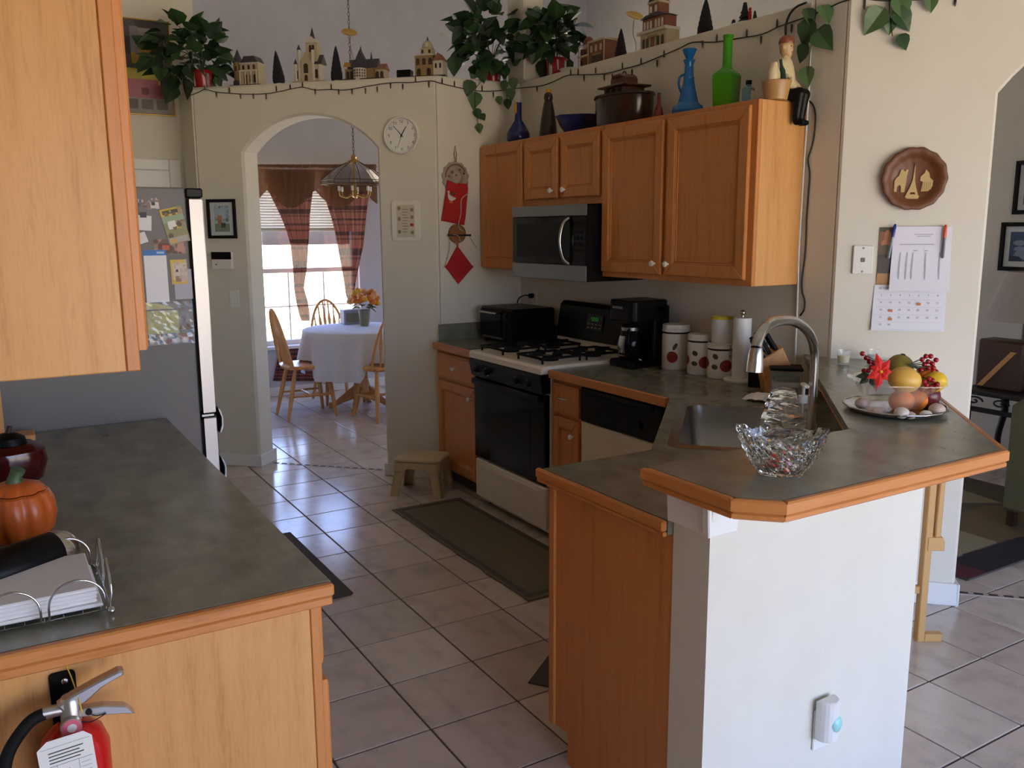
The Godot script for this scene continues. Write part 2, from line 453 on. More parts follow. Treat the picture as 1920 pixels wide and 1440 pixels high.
func floor_tiles():
	var fl = struct_root("floor")
	var s = ns(); box(s, Vector3(-4.6, -0.1, -5.0), Vector3(5.15, -0.004, 7.2)); part("grout", s, "grout", fl)
	s = ns(); var t = 1.0 / 3.0; var gap = 0.0035
	box(s, Vector3(-t / 2 + gap, -0.006, -t / 2 + gap), Vector3(t / 2 - gap, 0, t / 2 - gap), 0.002)
	s.generate_normals(); var tile_mesh = s.commit()
	var rest = ns(); var few = 0
	var cells = []
	for i in range(-14, 15):
		for j in range(-15, 21):
			var c = Vector3((i + 0.5) * t, 0, (j + 0.5) * t)
			var show = seen(c) or seen(c + Vector3(t / 2, 0, t / 2)) or seen(c + Vector3(t / 2, 0, -t / 2))
			if c.x > 2.6 and c.z < 1.5: show = false          # under the rug
			if c.x < 0.3 and c.z < -2.4: show = false
			if c.x > 1.3 and c.x < 2.2 and c.z > -1.4 and c.z < 1.2: show = false
			if c.x < -0.64 or (c.x > 1.95 and c.z < 0.9 and c.z > -3.2) or c.z < -4.75: show = false
			cells.append([c, c.distance_to(EYE) if show else 1e3])
	cells.sort_custom(func(a, b): return a[1] < b[1])
	for q in cells:
		if q[1] < 900 and few < 300:
			few += 1
			var o = part("tile", tile_mesh, "tile_%d" % (rng.randi() % 4), fl); o.position = q[0]
		else:
			box(rest, q[0] + Vector3(-t / 2 + gap, -0.006, -t / 2 + gap), q[0] + Vector3(t / 2 - gap, 0, t / 2 - gap))
	var o = part("tile_field", rest, "tile_0", fl); o.set_meta("kind", "stuff")

func dining_window_wall():
	# wall at z = -4.75 with one window in view and one added out of view for light
	var z0 = -4.75; var xa = 0.80; var xb = 2.17; var ya = 0.50; var yb = 2.22
	var s = ns()
	for k in [[0.29, xa, 0, 4.3], [xb, 2.9, 0, 4.3], [4.7, 5.0, 0, 4.3], [2.9, 4.7, 0, 0.6], [2.9, 4.7, 2.3, 4.3], [xa, xb, 0, ya], [xa, xb, yb, 4.3]]:
		box(s, Vector3(k[0], k[2], z0 - 0.16), Vector3(k[1], k[3], z0))
	struct("wall_dining", s, "grey_wall")
	var w = struct_root("window_4")  # unseen window, added to brighten the living-room wall
	s = ns(); frame4(s, 1.8, 1.7, 0.05, 0, 0.06, Vector3(3.8, 1.45, z0 - 0.13), Vector3.RIGHT, Vector3.UP, Vector3.BACK); part("sash", s, "white_trim", w)
	s = ns(); box(s, Vector3(2.94, 0.64, z0 - 0.102), Vector3(4.66, 2.26, z0 - 0.099)); part("pane", s, "pane", w)
	w = struct_root("window_1")
	s = ns(); frame4(s, xb - xa, yb - ya, 0.045, 0, 0.07, Vector3((xa + xb) / 2, (ya + yb) / 2, z0 - 0.13), Vector3.RIGHT, Vector3.UP, Vector3.BACK); part("window_frame", s, "white_trim", w)
	s = ns(); box(s, Vector3(xa, 1.205, z0 - 0.125), Vector3(xb, 1.25, z0 - 0.075), 0.004); part("meeting_rail", s, "white_trim", w)
	for x in [1.12, 1.46, 1.82]:
		s = ns(); box(s, Vector3(x - 0.007, ya, z0 - 0.11), Vector3(x + 0.007, 1.21, z0 - 0.095)); part("glazing_bar", s, "white_trim", w)
	s = ns(); box(s, Vector3(xa, 0.868, z0 - 0.11), Vector3(xb, 0.88, z0 - 0.095)); part("glazing_bar", s, "white_trim", w)
	for k in [[ya, 1.21], [1.245, yb]]:
		s = ns(); box(s, Vector3(xa + 0.03, k[0], z0 - 0.104), Vector3(xb - 0.03, k[1], z0 - 0.101)); part("pane", s, "pane", w)
	s = ns(); box(s, Vector3(xa - 0.04, ya - 0.035, z0 - 0.02), Vector3(xb + 0.04, ya, z0 + 0.05), 0.006); part("window_sill", s, "white_trim", w)
	s = ns(); box(s, Vector3(0.29, 0, z0), Vector3(5.0, 0.09, z0 + 0.014), 0.004); struct("baseboard_dining", s, "white_trim")
	# the porch beam that crosses the view outside
	s = ns(); box(s, Vector3(-1, onz(560, 459, -5.9).y, -5.98), Vector3(5, onz(560, 431, -5.9).y + 0.02, -5.9)); struct("trim_3", s, "dark_brown")

func added_living_window():
	# unseen side window, added to light the dining end from the right
	var x0 = 5.0; var za = -3.3; var zb = -2.4; var ya = 0.6; var yb = 2.3; var s = ns()
	for k in [[-5.0, za, 0, 4.3], [zb, 7.2, 0, 4.3], [za, zb, 0, ya], [za, zb, yb, 4.3]]: box(s, Vector3(x0, k[2], k[0]), Vector3(x0 + 0.15, k[3], k[1]))
	struct("wall_living", s, "taupe_wall")
	var w = struct_root("window_3")
	for i in 2:
		var z0 = lerpf(za, zb, i / 2.0); var z1 = lerpf(za, zb, (i + 1) / 2.0)
		s = ns(); frame4(s, z1 - z0, yb - ya, 0.05, 0, 0.06, Vector3(x0 + 0.04, (ya + yb) / 2, (z0 + z1) / 2), Vector3.BACK, Vector3.UP, Vector3.RIGHT); part("sash", s, "white_trim", w)
		s = ns(); box(s, Vector3(x0 + 0.068, ya + 0.04, z0 + 0.04), Vector3(x0 + 0.071, yb - 0.04, z1 - 0.04)); part("pane", s, "pane", w)

func patio_doors():
	var z0 = 6.1; var xa = -0.9; var xb = 4.3; var yb = 2.3
	var s = ns()
	for k in [[-4.6, xa, 0, 4.3], [xb, 5.15, 0, 4.3], [xa, xb, yb, 4.3]]:
		box(s, Vector3(k[0], k[2], z0), Vector3(k[1], k[3], z0 + 0.16))
	struct("wall_rear", s, "wall")
	var w = struct_root("window_2")
	for i in 4:
		var x0 = lerpf(xa, xb, i / 4.0); var x1 = lerpf(xa, xb, (i + 1) / 4.0)
		s = ns(); frame4(s, x1 - x0, yb, 0.06, 0, 0.06, Vector3((x0 + x1) / 2, yb / 2, z0 + 0.05), Vector3.RIGHT, Vector3.UP, Vector3.BACK); part("sash", s, "white_trim", w)
		s = ns(); box(s, Vector3(x0 + 0.05, 0.05, z0 + 0.078), Vector3(x1 - 0.05, yb - 0.05, z0 + 0.081)); part("pane", s, "pane", w)

func knee_wall():
	var s = ns()
	slab(s, [Vector2(0.27, 2.175), Vector2(0.27, 2.30), Vector2(1.075, 2.30), Vector2(2.03, 1.345), Vector2(1.942, 1.257), Vector2(1.023, 2.175)], 0, 1.022, 0.012)
	struct("wall_bar", s, "wall")
	# the little white cap mouldings under the end of the bar
	s = ns(); extr(s, [Vector2(2.172, 0.915), Vector2(2.318, 0.915), Vector2(2.326, 0.99), Vector2(2.326, 1.022), Vector2(2.166, 1.022), Vector2(2.166, 0.99)], Vector3(0.27, 0, 0), Vector3.BACK, Vector3.UP, Vector3.LEFT, 0, 0.02, 0.003)
	extr(s, [Vector2(0.245, 0.915), Vector2(0.335, 0.915), Vector2(0.352, 1.022), Vector2(0.238, 1.022)], Vector3(0, 0, 2.30), Vector3.RIGHT, Vector3.UP, Vector3.BACK, 0, 0.022, 0.003)
	struct("trim_4", s, "white_trim")

func wthing(called, label, category, at, group = "", turn = 0.0):   # parts are then written in world coordinates until W()
	var o = thing(called, label, category, at, turn, group)
	XF = o.transform.affine_inverse()
	return o
func W(): XF = Transform3D.IDENTITY

# ---------------------------------------------------------------- cabinets
func door(parent, w, hh, c, ex, ez, called = "door", knob = null, wood = "wood_deep"):
	# frame and panel door centred on c, ez outwards
	var ey = Vector3.UP; var b = min(0.055, w * 0.22); if called == "drawer": b = 0.012
	var s = ns(); frame4(s, w, hh, b, 0, 0.02, c, ex, ey, ez, 0.004)
	var d = part(called, s, wood, parent)
	if called == "door":
		s = ns(); frame4(s, w - 2 * b, hh - 2 * b, 0.007, 0, 0.0165, c, ex, ey, ez, 0.0025); frame4(s, w - 2 * b - 0.02, hh - 2 * b - 0.02, 0.006, 0, 0.0125, c, ex, ey, ez, 0.002); part("moulding", s, wood, d)
	s = ns(); extr(s, [Vector2(-w / 2 + b, -hh / 2 + b), Vector2(w / 2 - b, -hh / 2 + b), Vector2(w / 2 - b, hh / 2 - b), Vector2(-w / 2 + b, hh / 2 - b)], c, ex, ey, ez, 0.002, 0.009 if called == "door" else 0.0195); part("panel", s, "wood_deep", d)
	if knob != null:
		s = ns(); var old = XF
		XF = XF * Transform3D(Basis(ex, ez, ex.cross(ez)), c + ex * knob.x + ey * knob.y + ez * 0.02)
		lathe(s, [Vector2(0, 0), Vector2(0.006, 0), Vector2(0.006, 0.01), Vector2(0.013, 0.015), Vector2(0.015, 0.021), Vector2(0.011, 0.027), Vector2(0, 0.029)], 14)
		XF = old; part("knob", s, "ceramic", d)
	return d

func large_kitchen():
	var XD = Vector3(0, 0, 1); var OUT = Vector3.LEFT
	# ---- wall cabinets over the range: three units, one worktop line
	var xf = 1.66; var grp = "maple wall cabinets over the range"
	var t = wthing("wall_cabinet", "narrow one-door maple wall cabinet in the corner by the pot holders", "cabinet", Vector3(xf, 1.37, -0.99), grp)
	var s = ns(); box(s, Vector3(xf, 1.37, -1.25), Vector3(XB - 0.002, 2.135, -0.732), 0.002); part("body", s, "wood", t)
	door(t, 0.50, 0.745, Vector3(xf, 1.752, -0.992), XD, OUT, "door"); W()
	t = wthing("wall_cabinet", "short two-door maple wall cabinet above the microwave", "cabinet", Vector3(xf, 1.75, -0.35), grp)
	s = ns(); box(s, Vector3(xf, 1.745, -0.728), Vector3(XB - 0.002, 2.135, 0.024), 0.002); part("body", s, "wood_deep", t)
	door(t, 0.345, 0.325, Vector3(xf, 1.947, -0.545), XD, OUT, "door", Vector2(0.13, -0.12)); door(t, 0.345, 0.325, Vector3(xf, 1.947, -0.165), XD, OUT, "door", Vector2(-0.13, -0.12)); W()
	t = wthing("wall_cabinet", "tall two-door maple wall cabinet with its end panel toward the bar", "cabinet", Vector3(xf, 1.37, 0.55), grp)
	s = ns(); box(s, Vector3(xf + 0.02, 1.37, 0.028), Vector3(XB - 0.002, 2.135, 1.071), 0.002); part("body", s, "wood", t)
	s = ns(); box(s, Vector3(xf, 1.37, 0.028), Vector3(xf + 0.019, 2.135, 1.0712), 0.002); part("face_frame", s, "wood_deep", t)
	door(t, 0.465, 0.715, Vector3(xf, 1.755, 0.272), XD, OUT, "door", Vector2(0.195, -0.305)); door(t, 0.505, 0.715, Vector3(xf, 1.755, 0.788), XD, OUT, "door", Vector2(-0.225, -0.305)); W()
	# ---- base cabinets
	var xb = 1.32; grp = "maple base cabinets of the range wall"
	t = wthing("base_cabinet", "maple base cabinet with drawer and door between corner wall and range", "cabinet", Vector3(xb, 0, -0.97), grp)
	s = ns(); box(s, Vector3(xb, 0.10, -1.25), Vector3(XB - 0.002, 0.875, -0.70), 0.002); part("body", s, "wood_deep", t)
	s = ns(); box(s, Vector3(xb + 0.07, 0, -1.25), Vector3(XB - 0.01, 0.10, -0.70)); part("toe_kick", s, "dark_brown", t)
	door(t, 0.49, 0.155, Vector3(xb, 0.775, -0.975), XD, OUT, "drawer", Vector2(0.0, 0.0)); door(t, 0.49, 0.56, Vector3(xb, 0.40, -0.975), XD, OUT, "door", Vector2(0.2, 0.22)); W()
	t = wthing("base_cabinet", "narrow maple base cabinet with drawer between range and dishwasher", "cabinet", Vector3(xb, 0, 0.21), grp)
	s = ns(); box(s, Vector3(xb, 0.10, 0.082), Vector3(XB - 0.002, 0.875, 0.342), 0.002); part("body", s, "wood_deep", t)
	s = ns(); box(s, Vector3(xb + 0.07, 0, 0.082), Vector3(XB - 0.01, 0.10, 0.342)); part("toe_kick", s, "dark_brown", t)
	var dr = door(t, 0.22, 0.15, Vector3(xb, 0.775, 0.212), XD, OUT, "drawer")
	s = ns(); tube(s, bez([Vector3(xb - 0.02, 0.785, 0.165), Vector3(xb - 0.042, 0.785, 0.175), Vector3(xb - 0.045, 0.785, 0.212), Vector3(xb - 0.042, 0.785, 0.249), Vector3(xb - 0.02, 0.785, 0.259)], 4), 0.004, 6); part("handle", s, "steel_bright", dr)
	door(t, 0.22, 0.55, Vector3(xb, 0.405, 0.212), XD, OUT, "door", Vector2(0.075, 0.2)); W()
	t = wthing("base_cabinet", "diagonal maple sink cabinet in the corner under the sink", "cabinet", Vector3(1.0, 0, 1.33), grp)
	s = ns(); slab(s, [Vector2(1.318, 0.972), Vector2(0.672, 1.618), Vector2(0.672, 1.66), Vector2(1.36, 0.972)], 0.10, 0.70); part("front", s, "wood_deep", t)
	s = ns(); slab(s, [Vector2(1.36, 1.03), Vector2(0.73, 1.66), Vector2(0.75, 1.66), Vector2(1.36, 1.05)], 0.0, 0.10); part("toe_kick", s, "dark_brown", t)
	for k in [-1, 1]:
		door(t, 0.40, 0.55, Vector3(0.995, 0.40, 1.295) + DX * 0.215 * k, DX, Vector3(-Q, 0, -Q), "door", Vector2(-0.16 * k, 0.2))
	W()
	t = wthing("base_cabinet", "maple peninsula cabinet with plain end panel beside the white bar wall", "cabinet", Vector3(0.27, 0, 1.9), grp)
	s = ns(); box(s, Vector3(0.30, 0.10, 1.64), Vector3(0.67, 0.875, 2.172)); part("body", s, "wood", t)
	s = ns(); extr(s, [Vector2(1.66, 0.10), Vector2(1.725, 0.10), Vector2(1.725, 0), Vector2(2.173, 0), Vector2(2.173, 0.875), Vector2(1.66, 0.875)], Vector3(0.272, 0, 0), Vector3.BACK, Vector3.UP, Vector3.RIGHT, 0, 0.028, 0.001); part("end_panel", s, "wood_deep", t)
	s = ns(); box(s, Vector3(0.264, 0.10, 1.632), Vector3(0.30, 0.875, 1.66), 0.002); part("stile", s, "wood_deep", t)
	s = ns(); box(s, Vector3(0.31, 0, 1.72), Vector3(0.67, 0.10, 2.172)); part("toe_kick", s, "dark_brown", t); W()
	# ---- worktops: laminate with a hardwood edge
	t = wthing("worktop", "short green-grey laminate worktop left of the range with low backsplash", "worktop", Vector3(1.6, 0.914, -0.97))
	s = ns(); box(s, Vector3(1.305, 0.876, -1.252), Vector3(XB - 0.002, 0.914, -0.698), 0.002); part("laminate_top", s, "laminate", t)
	s = ns(); box(s, Vector3(1.297 - 0.012, 0.872, -1.252), Vector3(1.304, 0.9135, -0.698), 0.003); part("wood_edge", s, "trim_z", t)
	s = ns(); box(s, Vector3(1.33, 0.914, -1.2535), Vector3(XB - 0.02, 1.022, -1.236), 0.002); box(s, Vector3(XB - 0.02, 0.914, -1.2535), Vector3(XB - 0.002, 1.022, -0.698), 0.002); part("backsplash", s, "laminate", t); W()
	t = wthing("worktop", "green-grey laminate worktop running from range round the corner sink to the peninsula", "worktop", Vector3(1.3, 0.914, 1.2))
	var poly = PackedVector2Array([Vector2(1.305, 0.082), Vector2(1.305, 0.98), Vector2(0.667, 1.618), Vector2(0.253, 1.618), Vector2(0.253, 2.173), Vector2(1.022, 2.173), Vector2(1.94, 1.254), Vector2(XB - 0.002, 1.25), Vector2(XB - 0.002, 0.082)])
	var sc = sink_at(); var hole = PackedVector2Array()
	for k in [[-1, -1], [1, -1], [1, 1], [-1, 1]]:
		var q = sc + DX * k[0] * 0.345 + AX * k[1] * 0.205; hole.append(Vector2(q.x, q.z))
	s = ns()
	for side in [-1, 1]:
		var half = PackedVector2Array()
		for k in [[0, -3], [3, -3], [3, 3], [0, 3]]:
			var q = sc + DX * k[0] * side + AX * k[1]; half.append(Vector2(q.x, q.z))
		for a in Geometry2D.intersect_polygons(poly, half):
			for b in Geometry2D.clip_polygons(a, hole): slab(s, b, 0.876, 0.914)
	part("laminate_top", s, "laminate", t)
	s = ns(); box(s, Vector3(1.285, 0.872, 0.082), Vector3(1.304, 0.9135, 0.975), 0.003); part("wood_edge", s, "trim_z", t)
	s = ns(); extr(s, [Vector2(0, 0.872), Vector2(0.902, 0.872), Vector2(0.902, 0.8755), Vector2(0, 0.8755)], Vector3(0.674, 0, 1.624), DX, Vector3.UP, Vector3(-Q, 0, -Q), 0.0005, 0.012, 0.002); part("wood_edge", s, "trim_x", t)
	s = ns(); box(s, Vector3(0.235, 0.886, 1.60), Vector3(0.2525, 0.9135, 2.173), 0.004); box(s, Vector3(0.240, 0.872, 1.60), Vector3(0.2525, 0.885, 2.173), 0.003); part("wood_edge", s, "trim_z", t)
	s = ns(); box(s, Vector3(XB - 0.02, 0.914, 0.082), Vector3(XB - 0.002, 1.0, 1.05), 0.002); part("backsplash", s, "laminate", t); W()
	sink(sc)
	# ---- raised bar
	t = wthing("bar_top", "raised green-grey laminate bar top with orange hardwood edge on white half wall", "worktop", Vector3(0.9, 1.024, 2.35))
	var outer = [Vector2(0.15, 2.188), Vector2(0.15, 2.478), Vector2(0.228, 2.556), Vector2(1.022, 2.556), Vector2(2.128, 1.450), Vector2(XB + 0.008, 1.27), Vector2(XB - 0.003, 1.125), Vector2(0.887, 2.188)]
	var top_poly = inset(PackedVector2Array(outer), 0.018); top_poly[0] = Vector2(0.168, 2.188); top_poly[6] = outer[6]; top_poly[7] = outer[7]
	s = ns(); slab(s, top_poly, 1.044, 1.0668); part("laminate_top", s, "laminate", t)
	var seg = [[0, 1, "trim_z"], [1, 2, "trim_x"], [2, 3, "trim_x"], [3, 4, "trim_x"], [6, 7, "trim_x"], [7, 0, "trim_x"]]
	var inn = inset(PackedVector2Array(outer), 0.0178)
	for g in seg:
		var i = g[0]; var j = g[1]; s = ns()
		var in2 = inset(PackedVector2Array(outer), 0.004)
		if i >= 6:
			slab(s, [in2[i], in2[j], inn[j], inn[i]], 1.026, 1.0435, 0.002); part("wood_edge", s, g[2], t); continue
		slab(s, [outer[i], outer[j], inn[j], inn[i]], 1.038, 1.0672, 0.004)
		slab(s, [in2[i], in2[j], inn[j], inn[i]], 1.023, 1.0372, 0.003)
		part("wood_edge", s, g[2], t)
	W()
	# ---- left run
	t = wthing("wall_cabinet", "maple wall cabinet with wide plain end panel above the left worktop", "cabinet", Vector3(-1.05, 1.37, 1.2))
	s = ns(); box(s, Vector3(-1.203, 1.37, 0.30), Vector3(-0.916, 2.55, 2.066), 0.002); part("body", s, "wood", t)
	s = ns(); box(s, Vector3(-0.9155, 1.37, 0.30), Vector3(-0.893, 2.55, 2.068), 0.002); part("face_frame", s, "wood_deep", t)
	for k in 3: door(t, 0.545, 1.13, Vector3(-0.893, 1.968, 1.768 - 0.58 * k), Vector3.FORWARD, Vector3.RIGHT, "door")
	W()
	t = wthing("base_cabinet", "maple base cabinet with plain end panel carrying the fire extinguisher", "cabinet", Vector3(-0.9, 0, 1.2))
	s = ns(); box(s, Vector3(-1.203, 0.0, 0.26), Vector3(-0.617, 0.875, 2.088), 0.001); part("body", s, "wood", t)
	s = ns(); box(s, Vector3(-0.6165, 0.10, 0.26), Vector3(-0.597, 0.875, 2.09), 0.002); part("face_frame", s, "wood_deep", t)
	for k in 4:
		door(t, 0.42, 0.56, Vector3(-0.597, 0.41, 1.86 - 0.45 * k), Vector3.FORWARD, Vector3.RIGHT, "door")
		door(t, 0.42, 0.14, Vector3(-0.597, 0.785, 1.835 - 0.45 * k), Vector3.FORWARD, Vector3.RIGHT, "drawer")
	W()
	t = wthing("worktop", "long dark green-grey laminate worktop between fridge and fire extinguisher end", "worktop", Vector3(-0.9, 0.914, 1.2))
	s = ns(); box(s, Vector3(-1.203, 0.892, 0.262), Vector3(-0.572, 0.914, 2.092), 0.001); part("laminate_top", s, "laminate", t)
	s = ns(); box(s, Vector3(-1.203, 0.888, 2.0925), Vector3(-0.571, 0.9135, 2.113), 0.004); box(s, Vector3(-1.203, 0.868, 2.0925), Vector3(-0.574, 0.8872, 2.108), 0.003); part("wood_edge", s, "trim_x", t)
	s = ns(); box(s, Vector3(-0.5975, 0.872, 0.262), Vector3(-0.573, 0.8915, 2.092), 0.002); part("wood_edge", s, "trim_z", t); W()

func sink_at():
	return Vector3(0.985, 0.914, 1.345) + AX * 0.235
func sink(c):
	var t = wthing("sink", "stainless steel drop-in kitchen sink set in the diagonal corner worktop", "sink", c)
	var wid = 0.375; var dep = 0.222
	var s = ns()
	var rim = []; var lip = []; var bot = []
	for q in rrect(wid * 2, dep * 2, 0.05, 5): rim.append(c + DX * q.x + AX * q.y + Vector3(0, 0.001, 0))
	for q in rrect(wid * 2 - 0.07, dep * 2 - 0.07, 0.06, 5): lip.append(c + DX * q.x + AX * q.y + Vector3(0, 0.003, 0))
	for q in rrect(wid * 2 - 0.13, dep * 2 - 0.13, 0.05, 5): bot.append(c + DX * q.x + AX * q.y + Vector3(0, -0.17, 0))
	var n = rim.size(); s.set_smooth_group(1)
	for i in n:
		var j = (i + 1) % n
		tri(s, rim[i], rim[j], lip[j]); tri(s, rim[i], lip[j], lip[i])
	part("rim", s, "steel_bright", t)
	s = ns(); s.set_smooth_group(1)
	for i in n:
		var j = (i + 1) % n
		tri(s, lip[i], lip[j], bot[j]); tri(s, lip[i], bot[j], bot[i]); tri(s, bot[i], bot[j], c + Vector3(0, -0.178, 0))
	part("basin", s, "steel", t)
	s = ns(); box(s, c + Vector3(-0.006, -0.17, -0.006), c + Vector3(0.006, -0.168, 0.006))
	var dd = c + Vector3(0, -0.172, 0); lathe(s, [Vector2(0, 0.004), Vector2(0.03, 0.004), Vector2(0.042, 0.0)], 20, dd); part("drain", s, "chrome", t); W()

# ---------------------------------------------------------------- appliances
func appliances():
	stove(); microwave(); dishwasher(); fridge(); toaster_oven(); coffee_maker()

func stove():
	var za = -0.69; var zb = 0.07; var t = wthing("gas_range", "bisque and black gas range with four burners between the base cabinets", "stove", Vector3(1.6, 0, -0.31))
	var s = ns(); box(s, Vector3(1.31, 0.03, za), Vector3(1.93, 0.885, zb), 0.003); part("body", s, "range_enamel", t)
	for z in [za + 0.05, zb - 0.05]:
		for x in [1.36, 1.88]:
			s = ns(); cyl(s, Vector3(x, 0, z), Vector3(x, 0.035, z), 0.015, 8); part("foot", s, "black", t)
	s = ns(); box(s, Vector3(1.278, 0.055, za + 0.004), Vector3(1.309, 0.285, zb - 0.004), 0.008)
	var d = part("drawer", s, "range_enamel", t)
	s = ns(); box(s, Vector3(1.272, 0.235, za + 0.06), Vector3(1.280, 0.262, zb - 0.06), 0.003); part("drawer_grip", s, "range_enamel", d)
	s = ns(); box(s, Vector3(1.275, 0.297, za + 0.004), Vector3(1.309, 0.775, zb - 0.004), 0.006); d = part("oven_door", s, "black_gloss", t)
	s = ns(); box(s, Vector3(1.2735, 0.36, za + 0.14), Vector3(1.2755, 0.66, zb - 0.14), 0.001); part("oven_window", s, "black_gloss", d)
	s = ns(); box(s, Vector3(1.245, 0.735, za + 0.02), Vector3(1.2655, 0.772, zb - 0.02), 0.008)
	for z in [za + 0.06, zb - 0.06]: box(s, Vector3(1.26, 0.74, z - 0.015), Vector3(1.276, 0.765, z + 0.015))
	part("door_handle", s, "black", d)
	# slanted control panel
	s = ns(); extr(s, [Vector2(1.262, 0.785), Vector2(1.309, 0.785), Vector2(1.309, 0.884), Vector2(1.252, 0.884), Vector2(1.244, 0.865)], Vector3(0, 0, za), Vector3.RIGHT, Vector3.UP, Vector3.BACK, 0.0, zb - za, 0.002); d = part("control_panel", s, "black", t)
	for z in [-0.605, -0.49, -0.165, -0.05]:
		var nrm = Vector3(-0.976, -0.22, 0).normalized(); s = ns(); var old = XF
		XF = XF * Transform3D(Basis(Vector3.BACK.cross(nrm).normalized() * -1, nrm, Vector3.BACK), Vector3(1.253, 0.828, z))
		lathe(s, [Vector2(0.0235, 0), Vector2(0.0235, 0.004), Vector2(0.021, 0.004)], 20); var ring = part("knob_ring", s, "steel_bright", d)
		s = ns(); lathe(s, [Vector2(0.0205, 0), Vector2(0.019, 0.022), Vector2(0, 0.023)], 20); cbox(s, Vector3(0, 0.026, 0), Vector3(0.008, 0.012, 0.034), 0.002); XF = old
		part("knob", s, "black", d)
	# cooktop
	s = ns(); extr(s, [Vector2(1.248, 0.888), Vector2(1.93, 0.888), Vector2(1.93, 0.928), Vector2(1.262, 0.928), Vector2(1.248, 0.916)], Vector3(0, 0, za - 0.003), Vector3.RIGHT, Vector3.UP, Vector3.BACK, 0, zb - za + 0.006, 0.004); d = part("cooktop", s, "range_enamel", t)
	for x in [1.42, 1.70]:
		for z in [-0.515, -0.115]:
			var c = Vector3(x, 0.929, z)
			s = ns(); lathe(s, [Vector2(0.055, 0), Vector2(0.05, 0.008), Vector2(0.036, 0.008), Vector2(0.036, 0.018), Vector2(0.03, 0.024), Vector2(0, 0.025)], 18, c); part("burner", s, "black", t)
			s = ns(); frame4(s, 0.25, 0.25, 0.010, 0.022, 0.034, c, Vector3.RIGHT, Vector3.BACK, Vector3.UP, 0.001)
			for k in 4:
				var a = PI / 2 * k; var dir = Vector3(cos(a), 0, sin(a)); var sd = Vector3(-sin(a), 0, cos(a)) * 0.005
				extr(s, [Vector2(0.035, 0.024), Vector2(0.122, 0.024), Vector2(0.122, 0.042), Vector2(0.045, 0.046)], c, dir, Vector3.UP, sd.normalized(), -0.005, 0.005)
				cyl(s, c + Vector3(0.118 * (1 if k < 2 else -1), 0, 0.118 * (1 if k % 2 == 0 else -1)), c + Vector3(0.118 * (1 if k < 2 else -1), 0.03, 0.118 * (1 if k % 2 == 0 else -1)), 0.006, 6)
			part("grate", s, "black_matte", t)
	# backguard
	s = ns(); box(s, Vector3(1.862, 0.929, za), Vector3(1.93, 0.975, zb), 0.004); part("backguard_base", s, "range_enamel", t)
	s = ns(); extr(s, [Vector2(1.852, 0.976), Vector2(1.935, 0.976), Vector2(1.935, 1.188), Vector2(1.905, 1.188), Vector2(1.882, 1.165)], Vector3(0, 0, za), Vector3.RIGHT, Vector3.UP, Vector3.BACK, 0, zb - za, 0.006); d = part("backguard", s, "black", t)
	var up = Vector3(0.03, 0.19, 0).normalized(); var c2 = Vector3(1.8665, 1.085, -0.31); var nn = Vector3.BACK.cross(up)
	s = ns(); card(s, c2 + nn * 0.002, Vector3.BACK, up, 0.15, 0.09, 0.001); var disp = part("display", s, "black_gloss", d)
	s = ns(); text(s, "12:53", 0.020, c2 + up * 0.018 + nn * 0.0045, Vector3.BACK, up)
	var gm = mat("green_digits", h("1e5a22"), 0.5); gm.emission_enabled = true; gm.emission = h("38c845"); gm.emission_energy_multiplier = 0.25
	part("display_digits", s, gm, disp)
	for i in 8:
		s = ns(); cbox(s, c2 + Vector3.BACK * (-0.052 + 0.035 * (i % 4)) + up * (-0.012 - 0.02 * int(i / 4)) + nn * 0.004, Vector3(0.002, 0.009, 0.022), 0.0008); part("touch_key", s, "fridge_grey", disp)
	W()

func microwave():
	var za = -0.70; var zb = 0.022; var xf = 1.565; var t = wthing("microwave", "stainless and black over-the-range microwave with arched handle under wall cabinet", "microwave", Vector3(1.7, 1.34, -0.34))
	var s = ns(); box(s, Vector3(xf, 1.342, za), Vector3(XB - 0.004, 1.742, zb), 0.004); part("body", s, "black", t)
	s = ns(); box(s, Vector3(xf - 0.016, 1.683, za - 0.002), Vector3(xf - 0.001, 1.742, zb + 0.002), 0.003); part("top_strip", s, "steel_strip", t)
	s = ns(); box(s, Vector3(xf - 0.016, 1.342, za - 0.002), Vector3(xf - 0.001, 1.425, zb + 0.002), 0.003); part("bottom_strip", s, "steel_strip", t)
	s = ns(); box(s, Vector3(xf - 0.014, 1.427, za), Vector3(xf - 0.001, 1.681, -0.105), 0.002); var d = part("door", s, "black_gloss", t)
	s = ns(); box(s, Vector3(xf - 0.0145, 1.46, za + 0.05), Vector3(xf - 0.0135, 1.65, -0.21)); part("door_window", s, "black", d)
	s = ns(); tube(s, bez([Vector3(xf - 0.014, 1.672, -0.12), Vector3(xf - 0.04, 1.64, -0.14), Vector3(xf - 0.052, 1.553, -0.153), Vector3(xf - 0.04, 1.465, -0.14), Vector3(xf - 0.014, 1.432, -0.12)], 5), 0.009, 8); part("handle", s, "steel_bright", d)
	s = ns(); box(s, Vector3(xf - 0.012, 1.427, -0.10), Vector3(xf - 0.001, 1.681, zb), 0.002); d = part("control_panel", s, "black_gloss", t)
	s = ns(); box(s, Vector3(xf - 0.0125, 1.63, -0.085), Vector3(xf - 0.0118, 1.66, 0.005)); part("display", s, "black_matte", d)
	for i in 12:
		s = ns(); cbox(s, Vector3(xf - 0.0125, 1.60 - 0.032 * int(i / 3), -0.07 + 0.03 * (i % 3)), Vector3(0.001, 0.018, 0.022)); part("key", s, "black_matte", d)
	W()

